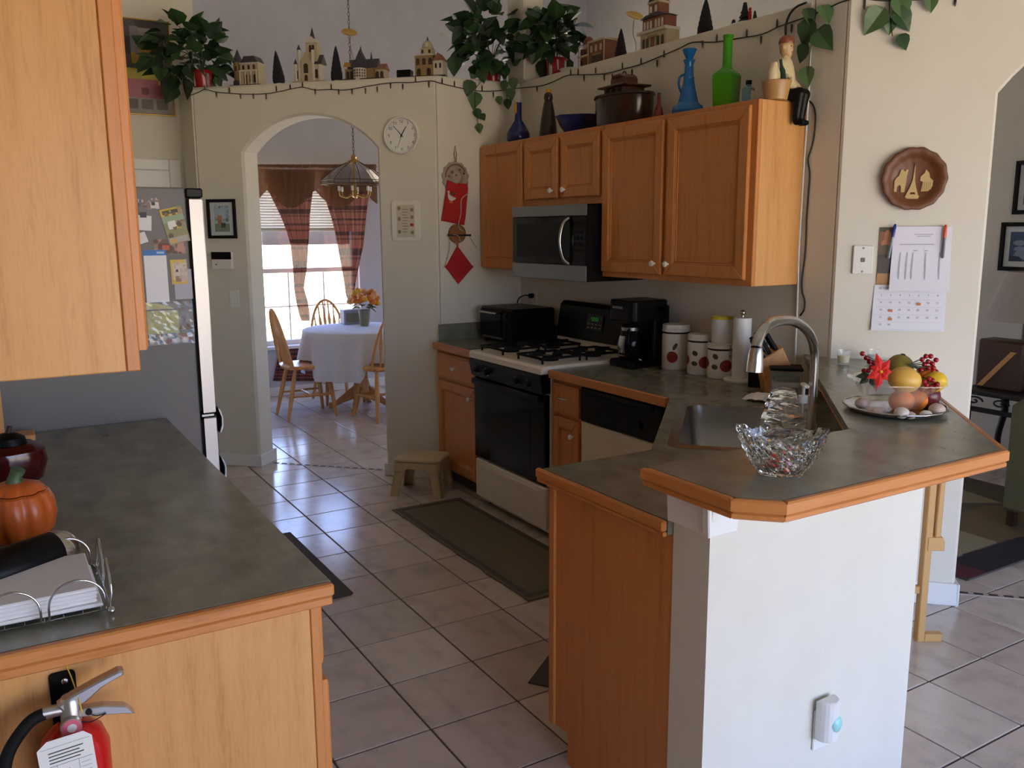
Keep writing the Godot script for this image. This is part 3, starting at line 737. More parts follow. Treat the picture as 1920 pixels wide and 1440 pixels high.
func dishwasher():
	var t = wthing("dishwasher", "bisque dishwasher with black control panel beside the corner sink", "dishwasher", Vector3(1.6, 0, 0.65))
	var s = ns(); box(s, Vector3(1.33, 0.10, 0.348), Vector3(1.93, 0.868, 0.945)); part("body", s, "bisque", t)
	s = ns(); box(s, Vector3(1.30, 0.12, 0.35), Vector3(1.329, 0.695, 0.943), 0.005); part("door", s, "bisque", t)
	s = ns(); box(s, Vector3(1.295, 0.70, 0.35), Vector3(1.329, 0.866, 0.943), 0.005); var d = part("control_panel", s, "black", t)
	s = ns(); box(s, Vector3(1.285, 0.84, 0.40), Vector3(1.296, 0.86, 0.89), 0.003); part("handle_lip", s, "black", d)
	s = ns(); cyl(s, Vector3(1.296, 0.76, 0.80), Vector3(1.282, 0.76, 0.80), 0.018, 14); part("dial", s, "black", d)
	s = ns(); box(s, Vector3(1.37, 0.0, 0.35), Vector3(1.92, 0.10, 0.943)); part("toe_kick", s, "black_matte", t); W()

func fridge():
	var za = -0.655; var zb = 0.244; var t = wthing("refrigerator", "tall grey refrigerator with stainless doors and paper-covered side", "refrigerator", Vector3(-0.8, 0, -0.2))
	var s = ns(); box(s, Vector3(-1.19, 0.02, za), Vector3(-0.445, 1.774, zb), 0.006); part("body", s, "fridge_grey", t)
	for k in [[0.912, 1.735], [0.06, 0.896]]:
		s = ns(); extr(s, [Vector2(-0.434, za + 0.002), Vector2(-0.395, za + 0.002), Vector2(-0.378, za + 0.06), Vector2(-0.368, -0.2), Vector2(-0.375, zb - 0.04), Vector2(-0.388, zb + 0.008), Vector2(-0.434, zb + 0.008)], Vector3.ZERO, Vector3.RIGHT, Vector3.BACK, Vector3.UP, k[0], k[1], 0.004); part("door", s, "steel_door", t)
		s = ns(); box(s, Vector3(-0.4445, k[0] + 0.01, za + 0.01), Vector3(-0.4345, k[1] - 0.01, zb - 0.006)); part("gasket", s, "black_matte", t)
	for y in [0.905]:
		s = ns(); box(s, Vector3(-0.44, y - 0.004, zb - 0.03), Vector3(-0.395, y + 0.004, zb + 0.006)); part("hinge", s, "steel", t)
	s = ns(); box(s, Vector3(-0.4445, 1.737, zb - 0.07), Vector3(-0.383, 1.772, zb + 0.006), 0.005); part("hinge_cover", s, "black", t)
	for y in [0.875, 0.675]:
		s = ns(); extr(s, [Vector2(-0.376, y + 0.055), Vector2(-0.362, y + 0.04), Vector2(-0.353, y + 0.01), Vector2(-0.354, y - 0.03), Vector2(-0.366, y - 0.055), Vector2(-0.372, y - 0.05), Vector2(-0.363, y - 0.02), Vector2(-0.362, y + 0.01), Vector2(-0.370, y + 0.035)], Vector3.ZERO, Vector3.RIGHT, Vector3.UP, Vector3.BACK, za + 0.05, zb - 0.02, 0.002); part("handle", s, "steel", t)
	W()

func toaster_oven():
	var t = wthing("toaster_oven", "black toaster oven with glass door on the short worktop", "toaster oven", Vector3(1.75, 0.914, -0.98))
	var xa = 1.60; var za = -1.185; var zb = -0.79
	var s = ns(); box(s, Vector3(xa, 0.934, za), Vector3(1.915, 1.135, zb), 0.012); part("body", s, "black", t)
	for x in [xa + 0.03, 1.88]:
		for z in [za + 0.03, zb - 0.03]:
			s = ns(); cyl(s, Vector3(x, 0.914, z), Vector3(x, 0.936, z), 0.012, 8); part("foot", s, "black", t)
	s = ns(); box(s, Vector3(xa - 0.014, 0.955, za + 0.015), Vector3(xa - 0.001, 1.115, zb - 0.115), 0.004); var d = part("glass_door", s, "black_gloss", t)
	s = ns(); cyl(s, Vector3(xa - 0.035, 1.102, za + 0.03), Vector3(xa - 0.035, 1.102, zb - 0.13), 0.007, 8)
	for z in [za + 0.05, zb - 0.15]: cyl(s, Vector3(xa - 0.035, 1.102, z), Vector3(xa - 0.01, 1.102, z), 0.005, 6)
	part("door_handle", s, "steel_bright", d)
	s = ns(); box(s, Vector3(xa - 0.008, 0.945, zb - 0.105), Vector3(xa - 0.001, 1.125, zb - 0.01), 0.003); d = part("control_panel", s, "black_matte", t)
	for y in [1.09, 1.035, 0.98]:
		s = ns(); cyl(s, Vector3(xa - 0.008, y, zb - 0.055), Vector3(xa - 0.026, y, zb - 0.055), 0.017, 14); part("knob", s, "black", d)
	s = ns(); box(s, Vector3(xa - 0.004, 0.94, za + 0.02), Vector3(xa - 0.001, 0.952, zb - 0.12)); part("crumb_tray", s, "steel", t); W()

func coffee_maker():
	var c = Vector3(1.755, 0.914, 0.215); var t = wthing("coffee_maker", "black drip coffee maker with steel-banded carafe beside the range", "coffee maker", c)
	var s = ns(); extr(s, rrect(0.24, 0.20, 0.03), c, Vector3.RIGHT, Vector3.BACK, Vector3.UP, 0, 0.035, 0.006); part("base", s, "black", t)
	s = ns(); extr(s, rrect(0.11, 0.20, 0.02), c + Vector3(0.075, 0, 0), Vector3.RIGHT, Vector3.BACK, Vector3.UP, 0.035, 0.315, 0.006); part("water_tank", s, "black", t)
	s = ns(); extr(s, rrect(0.24, 0.20, 0.03), c, Vector3.RIGHT, Vector3.BACK, Vector3.UP, 0.235, 0.345, 0.008); var hd = part("brew_head", s, "black", t)
	s = ns(); box(s, c + Vector3(-0.123, 0.30, -0.06), c + Vector3(-0.119, 0.312, 0.02)); part("button_strip", s, "steel", hd)
	var k = c + Vector3(-0.05, 0.036, 0.0)
	s = ns(); lathe(s, [Vector2(0, 0), Vector2(0.05, 0), Vector2(0.064, 0.03), Vector2(0.068, 0.075), Vector2(0.055, 0.13), Vector2(0.045, 0.155), Vector2(0, 0.155)], 24, k); var cf = part("carafe", s, "black_gloss", t)
	s = ns(); lathe(s, [Vector2(0.046, 0.155), Vector2(0.05, 0.17), Vector2(0.044, 0.182), Vector2(0, 0.186)], 24, k); part("lid", s, "black", cf)
	s = ns(); lathe(s, [Vector2(0.047, 0.15), Vector2(0.0505, 0.152), Vector2(0.0505, 0.168), Vector2(0.047, 0.17)], 24, k); part("collar", s, "steel_bright", cf)
	s = ns(); tube(s, bez([k + Vector3(-0.035, 0.155, 0.035), k + Vector3(-0.07, 0.15, 0.07), k + Vector3(-0.078, 0.08, 0.078), k + Vector3(-0.045, 0.04, 0.045)], 5), 0.009, 8); part("handle", s, "black", cf)
	s = ns(); s.set_smooth_group(1)
	for i in 7:
		var a0 = PI - 0.42 + 0.12 * i; var a1 = a0 + 0.12
		for q in [[0.02, 0.0635], [0.05, 0.0682], [0.09, 0.0672]]:
			pass
		var p = func(a, y, r): return k + Vector3(cos(a) * r, y, sin(a) * r)
		tri(s, p.call(a0, 0.022, 0.062), p.call(a1, 0.022, 0.062), p.call(a1, 0.075, 0.0695)); tri(s, p.call(a0, 0.022, 0.062), p.call(a1, 0.075, 0.0695), p.call(a0, 0.075, 0.0695))
		tri(s, p.call(a0, 0.075, 0.0695), p.call(a1, 0.075, 0.0695), p.call(a1, 0.125, 0.0575)); tri(s, p.call(a0, 0.075, 0.0695), p.call(a1, 0.125, 0.0575), p.call(a0, 0.125, 0.0575))
	part("steel_band", s, "steel_bright", cf); W()

# ---------------------------------------------------------------- left worktop, fridge papers, fire extinguisher
func ribbed(n, d): return func(t, _y): return 1.0 - d * pow(absf(cos(t * n / 2.0)), 6.0)

func left_side():
	# pumpkin jar
	mat("pumpkin", h("bc5a22"), 0.35); mat("stem_green", h("3f5a3c"), 0.5); mat("apple_red", h("3e0a0e"), 0.15)
	var c = ony(20, 1010, 0.914); c.x = max(c.x, -1.10)
	var t = thing("pumpkin_jar", "orange ceramic pumpkin cookie jar with green stem lid", "jar", c)
	var s = ns(); lathe(s, [Vector2(0, 0), Vector2(0.055, 0), Vector2(0.074, 0.02), Vector2(0.083, 0.055), Vector2(0.080, 0.085), Vector2(0.070, 0.106), Vector2(0.063, 0.110)], 64, Vector3.ZERO, ribbed(9, 0.12)); part("body", s, "pumpkin", t)
	s = ns(); lathe(s, [Vector2(0.063, 0.112), Vector2(0.054, 0.124), Vector2(0.032, 0.132), Vector2(0, 0.134)], 64, Vector3.ZERO, ribbed(9, 0.12)); var lid = part("lid", s, "pumpkin", t)
	s = ns(); tube(s, [Vector3(0, 0.13, 0), Vector3(0.003, 0.147, 0), Vector3(0.01, 0.163, 0.003)], [0.02, 0.014, 0.016], 10); part("stem", s, "stem_green", lid)
	# apple jar
	c = ony(14, 912, 0.914); c.x = max(c.x, -1.10)
	t = thing("apple_jar", "dark red glazed apple jar behind the pumpkin jar", "jar", c)
	s = ns(); lathe(s, [Vector2(0, 0), Vector2(0.05, 0), Vector2(0.08, 0.025), Vector2(0.094, 0.07), Vector2(0.088, 0.105), Vector2(0.06, 0.12), Vector2(0.0, 0.118)], 36, Vector3.ZERO, func(t, _y): return 1.0 - 0.035 * cos(t * 5)); part("body", s, "apple_red", t)
	s = ns(); lathe(s, [Vector2(0, 0.117), Vector2(0.045, 0.12), Vector2(0.04, 0.138), Vector2(0.02, 0.15), Vector2(0, 0.152)], 24); lid = part("lid", s, "black", t)
	s = ns(); tube(s, [Vector3(0, 0.148, 0), Vector3(0.006, 0.17, 0)], 0.006, 8); part("stalk", s, "dark_brown", lid)
	# wooden stand at the back
	c = ony(30, 822, 0.914)
	t = thing("wooden_stand", "small light wooden recipe stand at the back of the worktop by the fridge", "stand", Vector3(-1.095, 0.914, 0.36))
	s = ns(); box(s, Vector3(-0.095, 0, -0.05), Vector3(0.078, 0.022, 0.05), 0.004); part("base", s, "oak", t)
	s = ns(); extr(s, [Vector2(-0.03, 0.022), Vector2(-0.012, 0.022), Vector2(-0.05, 0.17), Vector2(-0.066, 0.17)], Vector3.ZERO, Vector3.BACK, Vector3.UP, Vector3.RIGHT, -0.09, -0.01, 0.002); part("back_board", s, "oak", t)
	# steel flask lying on its side
	var fa = ony(137, 1024, 0.960); var fb = ony(-70, 1098, 0.960); var fd = (fb - fa).normalized(); fb = fa + fd * 0.21
	t = wthing("flask", "black insulated flask with polished steel end lying behind the napkin holder", "flask", Vector3(fa.x, 0.914, fa.z))
	s = ns(); tube(s, [fa + fd * 0.045, fa + fd * 0.05, fb - fd * 0.01, fb], [0.044, 0.0455, 0.0455, 0.040], 28); part("body", s, "black", t)
	s = ns(); tube(s, [fa, fa + fd * 0.004, fa + fd * 0.014, fa + fd * 0.03, fa + fd * 0.046], [0.020, 0.030, 0.040, 0.0445, 0.0455], 28); part("end_cap", s, "steel_bright", t); W()
	# napkin holder and napkins
	var x0 = -1.19; var x1 = -0.972; var z0 = 1.775; var z1 = 2.03; var y = 0.914
	t = wthing("napkin_holder", "chrome wire napkin holder with looped sides near the worktop edge", "napkin holder", Vector3((x0 + x1) / 2, y, (z0 + z1) / 2))
	s = ns()
	tube(s, [Vector3(x0, y + 0.012, z0), Vector3(x1, y + 0.012, z0), Vector3(x1, y + 0.012, z1), Vector3(x0, y + 0.012, z1)], 0.0022, 6, true)
	for i in 7: cyl(s, Vector3(lerpf(x0, x1, (i + 0.5) / 7), y + 0.0095, z0), Vector3(lerpf(x0, x1, (i + 0.5) / 7), y + 0.0095, z1), 0.0015, 5)
	part("base_wires", s, "chrome", t)
	for zz in [z0, z1]:
		for k in 2:
			var cx = x1 - 0.055 - 0.105 * k; s = ns(); var p = []
			for i in 17:
				var a = PI * i / 16; p.append(Vector3(cx + cos(a) * 0.046, y + 0.035 + sin(a) * 0.044, zz + 0.004))
			p.push_front(Vector3(cx + 0.046, y + 0.012, zz)); p.append(Vector3(cx - 0.046, y + 0.012, zz))
			tube(s, p, 0.0022, 6); part("loop", s, "chrome", t)
	for k in 2:
		var cz = z1 - 0.065 - 0.125 * k; s = ns(); var p = []
		for i in 17:
			var a = PI * i / 16; p.append(Vector3(x1 + 0.004, y + 0.035 + sin(a) * 0.05, cz + cos(a) * 0.052))
		p.push_front(Vector3(x1, y + 0.012, cz + 0.052)); p.append(Vector3(x1, y + 0.012, cz - 0.052))
		tube(s, p, 0.0025, 6); part("loop", s, "chrome", t)
	for q in [Vector3(x1, y + 0.0075, z1), Vector3(x1, y + 0.0075, z0), Vector3(x0, y + 0.0075, z1), Vector3(x0, y + 0.0075, z0)]:
		s = ns(); ball(s, q, 0.0075, 10, 7); part("ball_foot", s, "chrome", t)
	W()
	t = wthing("napkin_stack", "stack of folded white paper napkins lying in the wire holder", "napkins", Vector3(-1.08, y + 0.013, 1.9))
	for k in 5:
		s = ns(); var g = []; var yy = y + 0.0125 + 0.0075 * k
		var q = rng.randf_range(-0.006, 0.006); var lift = 0.006 if k == 4 else 0.0
		extr(s, [Vector2(x0 + 0.012 + q, z0 + 0.02), Vector2(x1 - 0.015 + q, z0 + 0.02 - q), Vector2(x1 - 0.015 + q, z1 - 0.018 + q), Vector2(x0 + 0.012 + q, z1 - 0.018)], Vector3.ZERO, Vector3.RIGHT, Vector3.BACK, Vector3.UP, yy, yy + 0.0072, 0.0025); part("napkin", s, "paper", t)
	W()
	fire_extinguisher()
	fridge_papers()
	# dark mat on the floor along the left cabinets
	t = ony(664, 1112, 0.008)
	s = ns(); slab(s, [Vector2(t.x - 0.30, t.z - 0.95), Vector2(t.x, t.z - 0.95), Vector2(t.x, t.z - 0.012), Vector2(t.x - 0.012, t.z), Vector2(t.x - 0.30, t.z)], 0.0005, 0.008, 0.002)
	mat("mat_brown", h("4d4540"), 0.9)
	solo("floor_mat", s, "mat_brown", "dark grey-brown mat on the tiles along the left cabinets", "mat")

func fire_extinguisher():
	mat("fire_red", h("c01414"), 0.22); mat("valve_metal", h("b9b3ad"), 0.33, 0.85); mat("tag_paper", h("e6e2da"), 0.6); mat("gauge_pink", h("d8677c"), 0.3)
	var z0 = 2.0895; var c = onz(140, 1400, 2.152); var ax = Vector3(c.x, 0, 2.152)
	var t = wthing("fire_extinguisher", "red fire extinguisher with white tag hanging on the cabinet end panel", "fire extinguisher", Vector3(ax.x, 0.36, ax.z))
	var top = onz(140, 1352, 2.152).y
	var s = ns(); lathe(s, [Vector2(0, top - 0.36), Vector2(0.05, top - 0.36), Vector2(0.0555, top - 0.35), Vector2(0.0555, top - 0.045), Vector2(0.047, top - 0.02), Vector2(0.03, top - 0.005), Vector2(0.016, top), Vector2(0.016, top + 0.006), Vector2(0, top + 0.006)], 28, ax); part("cylinder", s, "fire_red", t)
	# wall bracket
	var b0 = onz(98, 1262, z0); var b1 = onz(140, 1330, z0)
	s = ns(); extr(s, rrect(0.042, 0.17, 0.008), Vector3((b0.x + b1.x) / 2, b0.y - 0.085, z0), Vector3.RIGHT, Vector3.UP, Vector3.BACK, 0.0006, 0.005, 0.001)
	box(s, Vector3(ax.x - 0.018, top + 0.0, z0 + 0.004), Vector3(ax.x + 0.018, top + 0.004, 2.15)); var br = part("bracket", s, "black", t)
	s = ns(); ball(s, Vector3((b0.x + b1.x) / 2 + 0.003, b0.y - 0.018, z0 + 0.005), Vector3(0.006, 0.006, 0.0025), 12, 6); part("screw", s, "chrome", br)
	# valve body and levers
	var vc = ax + Vector3(0, top + 0.03, 0.0)
	s = ns(); lathe(s, [Vector2(0, -0.025), Vector2(0.017, -0.025), Vector2(0.017, 0.012), Vector2(0.013, 0.018), Vector2(0, 0.018)], 18, vc); cyl(s, vc + Vector3(-0.012, -0.002, 0), vc + Vector3(-0.042, -0.002, 0), 0.0105, 12); var vl = part("valve", s, "valve_metal", t)
	var zz = ax.z
	s = ns(); extr(s, [Vector2(-0.02, 0.010), Vector2(0.002, 0.022), Vector2(0.045, 0.037), Vector2(0.078, 0.047), Vector2(0.086, 0.045), Vector2(0.085, 0.037), Vector2(0.050, 0.024), Vector2(0.022, 0.004), Vector2(-0.012, -0.004)], vc, Vector3.RIGHT, Vector3.UP, Vector3.BACK, -0.012, 0.013, 0.003); part("upper_lever", s, "valve_metal", t)
	s = ns(); extr(s, [Vector2(-0.012, -0.004), Vector2(0.05, -0.010), Vector2(0.085, -0.022), Vector2(0.098, -0.040), Vector2(0.078, -0.034), Vector2(0.012, -0.020)], vc, Vector3.RIGHT, Vector3.UP, Vector3.BACK, -0.010, 0.012, 0.002); part("lower_lever", s, "valve_metal", t)
	s = ns(); cyl(s, vc + Vector3(0.026, -0.013, 0.011), vc + Vector3(0.026, -0.013, 0.015), 0.0055, 10); tube(s, bez([vc + Vector3(0.027, -0.016, 0.014), vc + Vector3(0.038, -0.023, 0.015), vc + Vector3(0.052, -0.023, 0.014), vc + Vector3(0.03, -0.032, 0.013), vc + Vector3(0.012, -0.028, 0.012)], 4), 0.0009, 5); part("pin", s, "black", t)
	# gauge
	var gc = vc + Vector3(-0.003, -0.026, 0.0165)
	s = ns(); cyl(s, gc, gc + Vector3(0, 0, 0.012), 0.0165, 20); var ga = part("gauge", s, "valve_metal", t)
	s = ns(); cyl(s, gc + Vector3(0, 0, 0.012), gc + Vector3(0, 0, 0.0128), 0.0145, 20); part("gauge_ring", s, "gauge_pink", ga)
	s = ns(); cyl(s, gc + Vector3(0.001, 0, 0.0128), gc + Vector3(0.001, 0, 0.0134), 0.0075, 16); part("gauge_dial", s, "tag_paper", ga)
	# hose
	s = ns(); tube(s, bez([vc + Vector3(-0.04, -0.003, 0), vc + Vector3(-0.065, -0.010, 0.006), vc + Vector3(-0.098, -0.05, 0.015), vc + Vector3(-0.108, -0.11, 0.018), vc + Vector3(-0.098, -0.20, 0.016), vc + Vector3(-0.085, -0.27, 0.012)], 6), 0.0105, 10); part("hose", s, "black_matte", t)
	# tag with its print
	var tc = gc + Vector3(-0.010, -0.060, -0.0005); var tw = 0.082; var th = 0.13; var lean = Vector3(-0.06, 1, 0).normalized(); var ex = Vector3(1, 0.06, 0).normalized()
	s = ns(); extr(s, [Vector2(-tw / 2, -th / 2), Vector2(tw / 2, -th / 2), Vector2(tw / 2, th / 2 - 0.012), Vector2(tw / 2 - 0.012, th / 2), Vector2(-tw / 2 + 0.016, th / 2), Vector2(-tw / 2, th / 2 - 0.012)], tc, ex, lean, Vector3.BACK, 0.043, 0.0436); var tag = part("tag", s, "tag_paper", t)
	var z2 = tc + Vector3(0, 0, 0.0438); mat("ink", h("4a4845"), 0.7); mat("ink_red", h("c82a22"), 0.6)
	s = ns()
	for i in 4: extr(s, [Vector2(-0.026, 0.042 - i * 0.006), Vector2(0.026 - 0.006 * (i % 2), 0.042 - i * 0.006), Vector2(0.026 - 0.006 * (i % 2), 0.044 - i * 0.006), Vector2(-0.026, 0.044 - i * 0.006)], z2, ex, lean, Vector3.BACK, 0, 0.0002)
	for q in [[-0.037, 0.037, 0.0185, 0.0191], [-0.037, 0.037, 0.052, 0.0524], [-0.016, -0.0155, -0.06, 0.0185], [0.016, 0.0165, -0.06, 0.0185]]:
		extr(s, [Vector2(q[0], q[2]), Vector2(q[1], q[2]), Vector2(q[1], q[3]), Vector2(q[0], q[3])], z2, ex, lean, Vector3.BACK, 0, 0.0002)
	for i in 9: extr(s, [Vector2(0.019, 0.010 - i * 0.0075), Vector2(0.034, 0.010 - i * 0.0075), Vector2(0.034, 0.0104 - i * 0.0075), Vector2(0.019, 0.0104 - i * 0.0075)], z2, ex, lean, Vector3.BACK, 0, 0.0002)
	part("printed_lines", s, "ink", tag)
	s = ns(); extr(s, [Vector2(-0.011, -0.008), Vector2(-0.013, -0.001), Vector2(-0.008, 0.006), Vector2(0.001, 0.008), Vector2(0.004, 0.005), Vector2(0.004, 0.001), Vector2(0.013, 0.0), Vector2(0.005, -0.004), Vector2(0.006, -0.007), Vector2(-0.003, -0.003), Vector2(-0.006, -0.045), Vector2(-0.011, -0.045)], z2, ex, lean, Vector3.BACK, 0, 0.0002); part("flame_mark", s, "ink_red", tag)
	s = ns(); text(s, "SUN", 0.015, z2 + lean * -0.022 + ex * 0.000 + Vector3(0, 0, 0.0004), lean * -1, ex, 0.0002); part("lettering", s, "ink", tag)
	s = ns(); tube(s, [onz(123, 1246, z0 + 0.004), onz(133, 1268, z0 + 0.012), vc + Vector3(0.012, 0.02, 0.012), vc + Vector3(0.016, -0.01, 0.016)], 0.0012, 5); mat("yellow_tie", h("d8b02a"), 0.5); part("tie", s, "yellow_tie", t)
	W()

func flat_card(called, px0, py0, px1, py1, m, label, category, tilt = 0.0, z = 0.2455, group = "papers and magnets on the fridge side"):
	var a = onz(px0, py0, z); var b = onz(px1, py1, z); var c = (a + b) / 2
	var ex = Vector3(cos(tilt), sin(tilt), 0); var ey = Vector3(-sin(tilt), cos(tilt), 0)
	var s = ns(); card(s, Vector3.ZERO, ex, ey, absf(b.x - a.x), absf(b.y - a.y), 0.0008)
	return solo(called, s, m, label, category, group, c)

func fridge_papers():
	var g = "papers and magnets on the fridge side"
	var tex = print_tex(64, 96, func(im):
		im.fill(h("8a8a5c")); fill(im, 0, 0, 64, 20, h("c9b12e")); fill(im, 6, 5, 50, 10, h("3a3a20")); fill(im, 0, 20, 64, 18, h("9fb090")); disc(im, 24, 46, 12, 9, h("d8d8cc")); disc(im, 40, 50, 8, 6, h("c8a030"))
		blots(im, [h("5d4a38"), h("7b6348"), h("a08a60")], 26, 7, 5); fill(im, 0, 20, 64, 16, h("93a684")); disc(im, 24, 42, 11, 8, h("dcdcd2")); fill(im, 4, 78, 56, 16, h("a8a49c")); fill(im, 8, 82, 16, 10, h("d8a038")))
	flat_card("coupon_booklet", 305, 389, 351, 456, print_mat("coupon", tex), "yellow and green coupon booklet hanging tilted on the fridge side", "booklet", 0.22)
	tex = print_tex(64, 32, func(im):
		im.fill(h("8f7566")); blots(im, [h("6d4c3e"), h("a88470"), h("5a3a30")], 20, 8, 6); disc(im, 22, 18, 13, 9, h("5b2f22")); disc(im, 24, 18, 7, 5, h("c05a30")); fill(im, 48, 4, 14, 24, h("b58a78")))
	flat_card("photo_strip", 287, 449, 348, 475, print_mat("photo_strip", tex), "brown glossy photo card under the coupon booklet", "photo", 0.0, 0.2447)
	tex = print_tex(48, 96, func(im): im.fill(h("e4e2e4")); fill(im, 0, 0, 48, 10, h("2f6fb8")); fill(im, 28, 3, 16, 4, h("9fc0e0")))
	flat_card("memo_pad", 268, 469, 318, 566, print_mat("memo", tex), "blank white memo pad with a blue header band on the fridge", "memo pad")
	tex = print_tex(64, 72, func(im): im.fill(h("d2b04c")); disc(im, 34, 34, 26, 24, h("cfc2b2")); disc(im, 48, 44, 14, 18, h("c4b0a0")); disc(im, 24, 32, 3, 3, h("2a221c")); disc(im, 26, 56, 10, 8, h("9a7a58")); blots(im, [h("c9bba9"), h("bba894")], 14, 6, 3); disc(im, 22, 32, 3, 3, h("2a221c")))
	flat_card("animal_card", 319, 487, 353, 532, print_mat("animal_card", tex), "yellow card with a pale furry animal picture beside the memo pad", "card", 0.02)
	mat("lilac_paper", h("b4b2bc"), 0.6)
	flat_card("grey_sheet", 325, 505, 362, 560, "lilac_paper", "thin grey sheet partly behind the yellow animal card", "paper", 0.0, 0.2446)
	mat("note_white", h("e4e2e2"), 0.7)
	flat_card("paper_note", 258, 404, 285, 432, "note_white", "folded white note with dark clip at its top on the fridge", "note", -0.08, 0.2455)
	flat_card("paper_note", 258, 436, 276, 456, "note_white", "small torn white note low beside the photo card", "note", 0.3, 0.2455)
	mat("navy", h("2b2a3c"), 0.5)
	flat_card("magnet", 262, 398, 275, 408, "navy", "dark blue clip magnet holding the white note", "magnet", 0.0, 0.2466)
	tex = print_tex(64, 32, func(im): im.fill(h("77726e")); blots(im, [h("b8a8a4"), h("5c5a58"), h("94706c")], 22, 5, 9); disc(im, 48, 20, 12, 8, h("d4d0cc")); disc(im, 44, 16, 5, 4, h("2c2a2a")))
	flat_card("magnet", 258, 371, 300, 393, print_mat("magnet_print", tex), "wide grey and white picture magnet near the fridge top", "magnet", 0.06)
	# zip bag with coupons
	var a = onz(270, 567, 0.2455); var b = onz(365, 642, 0.2455)
	var t = thing("zip_bag", "clear plastic zip bag stuffed with a yellow flyer and coupons on the fridge", "bag", Vector3((a.x + b.x) / 2, b.y, 0.2455), 0.0, g)
	var w = b.x - a.x; var hh = a.y - b.y
	mat("flyer", h("c2bd78"), 0.7)
	var s = ns(); var grid = []
	for i in 9:
		var row = []
		for j in 9:
			var q = Vector2(j / 8.0, i / 8.0); row.append(Vector3((q.x - 0.5) * w * 0.66 - w * 0.14, hh * (0.98 - 0.72 * q.y) - 0.03 * q.x * q.x * (1 - q.y), 0.003 + 0.006 * sin(q.x * PI) * sin(q.y * PI) + 0.001 * sin(q.x * 19)))
		grid.append(row)
	sheet(s, grid); part("flyer", s, "flyer", t)
	tex = print_tex(64, 20, func(im): im.fill(h("a8a2a0")); blots(im, [h("7d3040"), h("c8c4c2"), h("4a70a0"), h("8a5a3a"), h("d0ccca")], 26, 5, 15))
	s = ns(); card(s, Vector3(0.0, hh * 0.14, 0.003), Vector3.RIGHT, Vector3.UP, w * 0.92, hh * 0.24, 0.003); part("coupon", s, print_mat("bag_coupons", tex), t)
	mat("brown_card", h("7a5a44"), 0.6)
	s = ns(); extr(s, [Vector2(0.03, 0.055), Vector2(0.085, 0.05), Vector2(0.055, 0.085)], Vector3.ZERO, Vector3.RIGHT, Vector3.UP, Vector3.BACK, 0.004, 0.006); part("coupon", s, "brown_card", t)
	s = ns(); grid = []
	for i in 13:
		var row = []
		for j in 13:
			var q = Vector2(j / 12.0, i / 12.0); row.append(Vector3((q.x - 0.5) * w, hh * (1 - q.y), 0.012 + 0.003 * sin(q.x * 23 + q.y * 9) * sin(q.y * 17 + q.x * 5)))
		grid.append(row)
	sheet(s, grid, false); part("film", s, "clear_glass", t)
	mat("zip_line", h("6a5460"), 0.4); s = ns(); box(s, Vector3(-w / 2, hh * 0.80, 0.013), Vector3(w / 2, hh * 0.83, 0.0155)); part("zip", s, "zip_line", t)

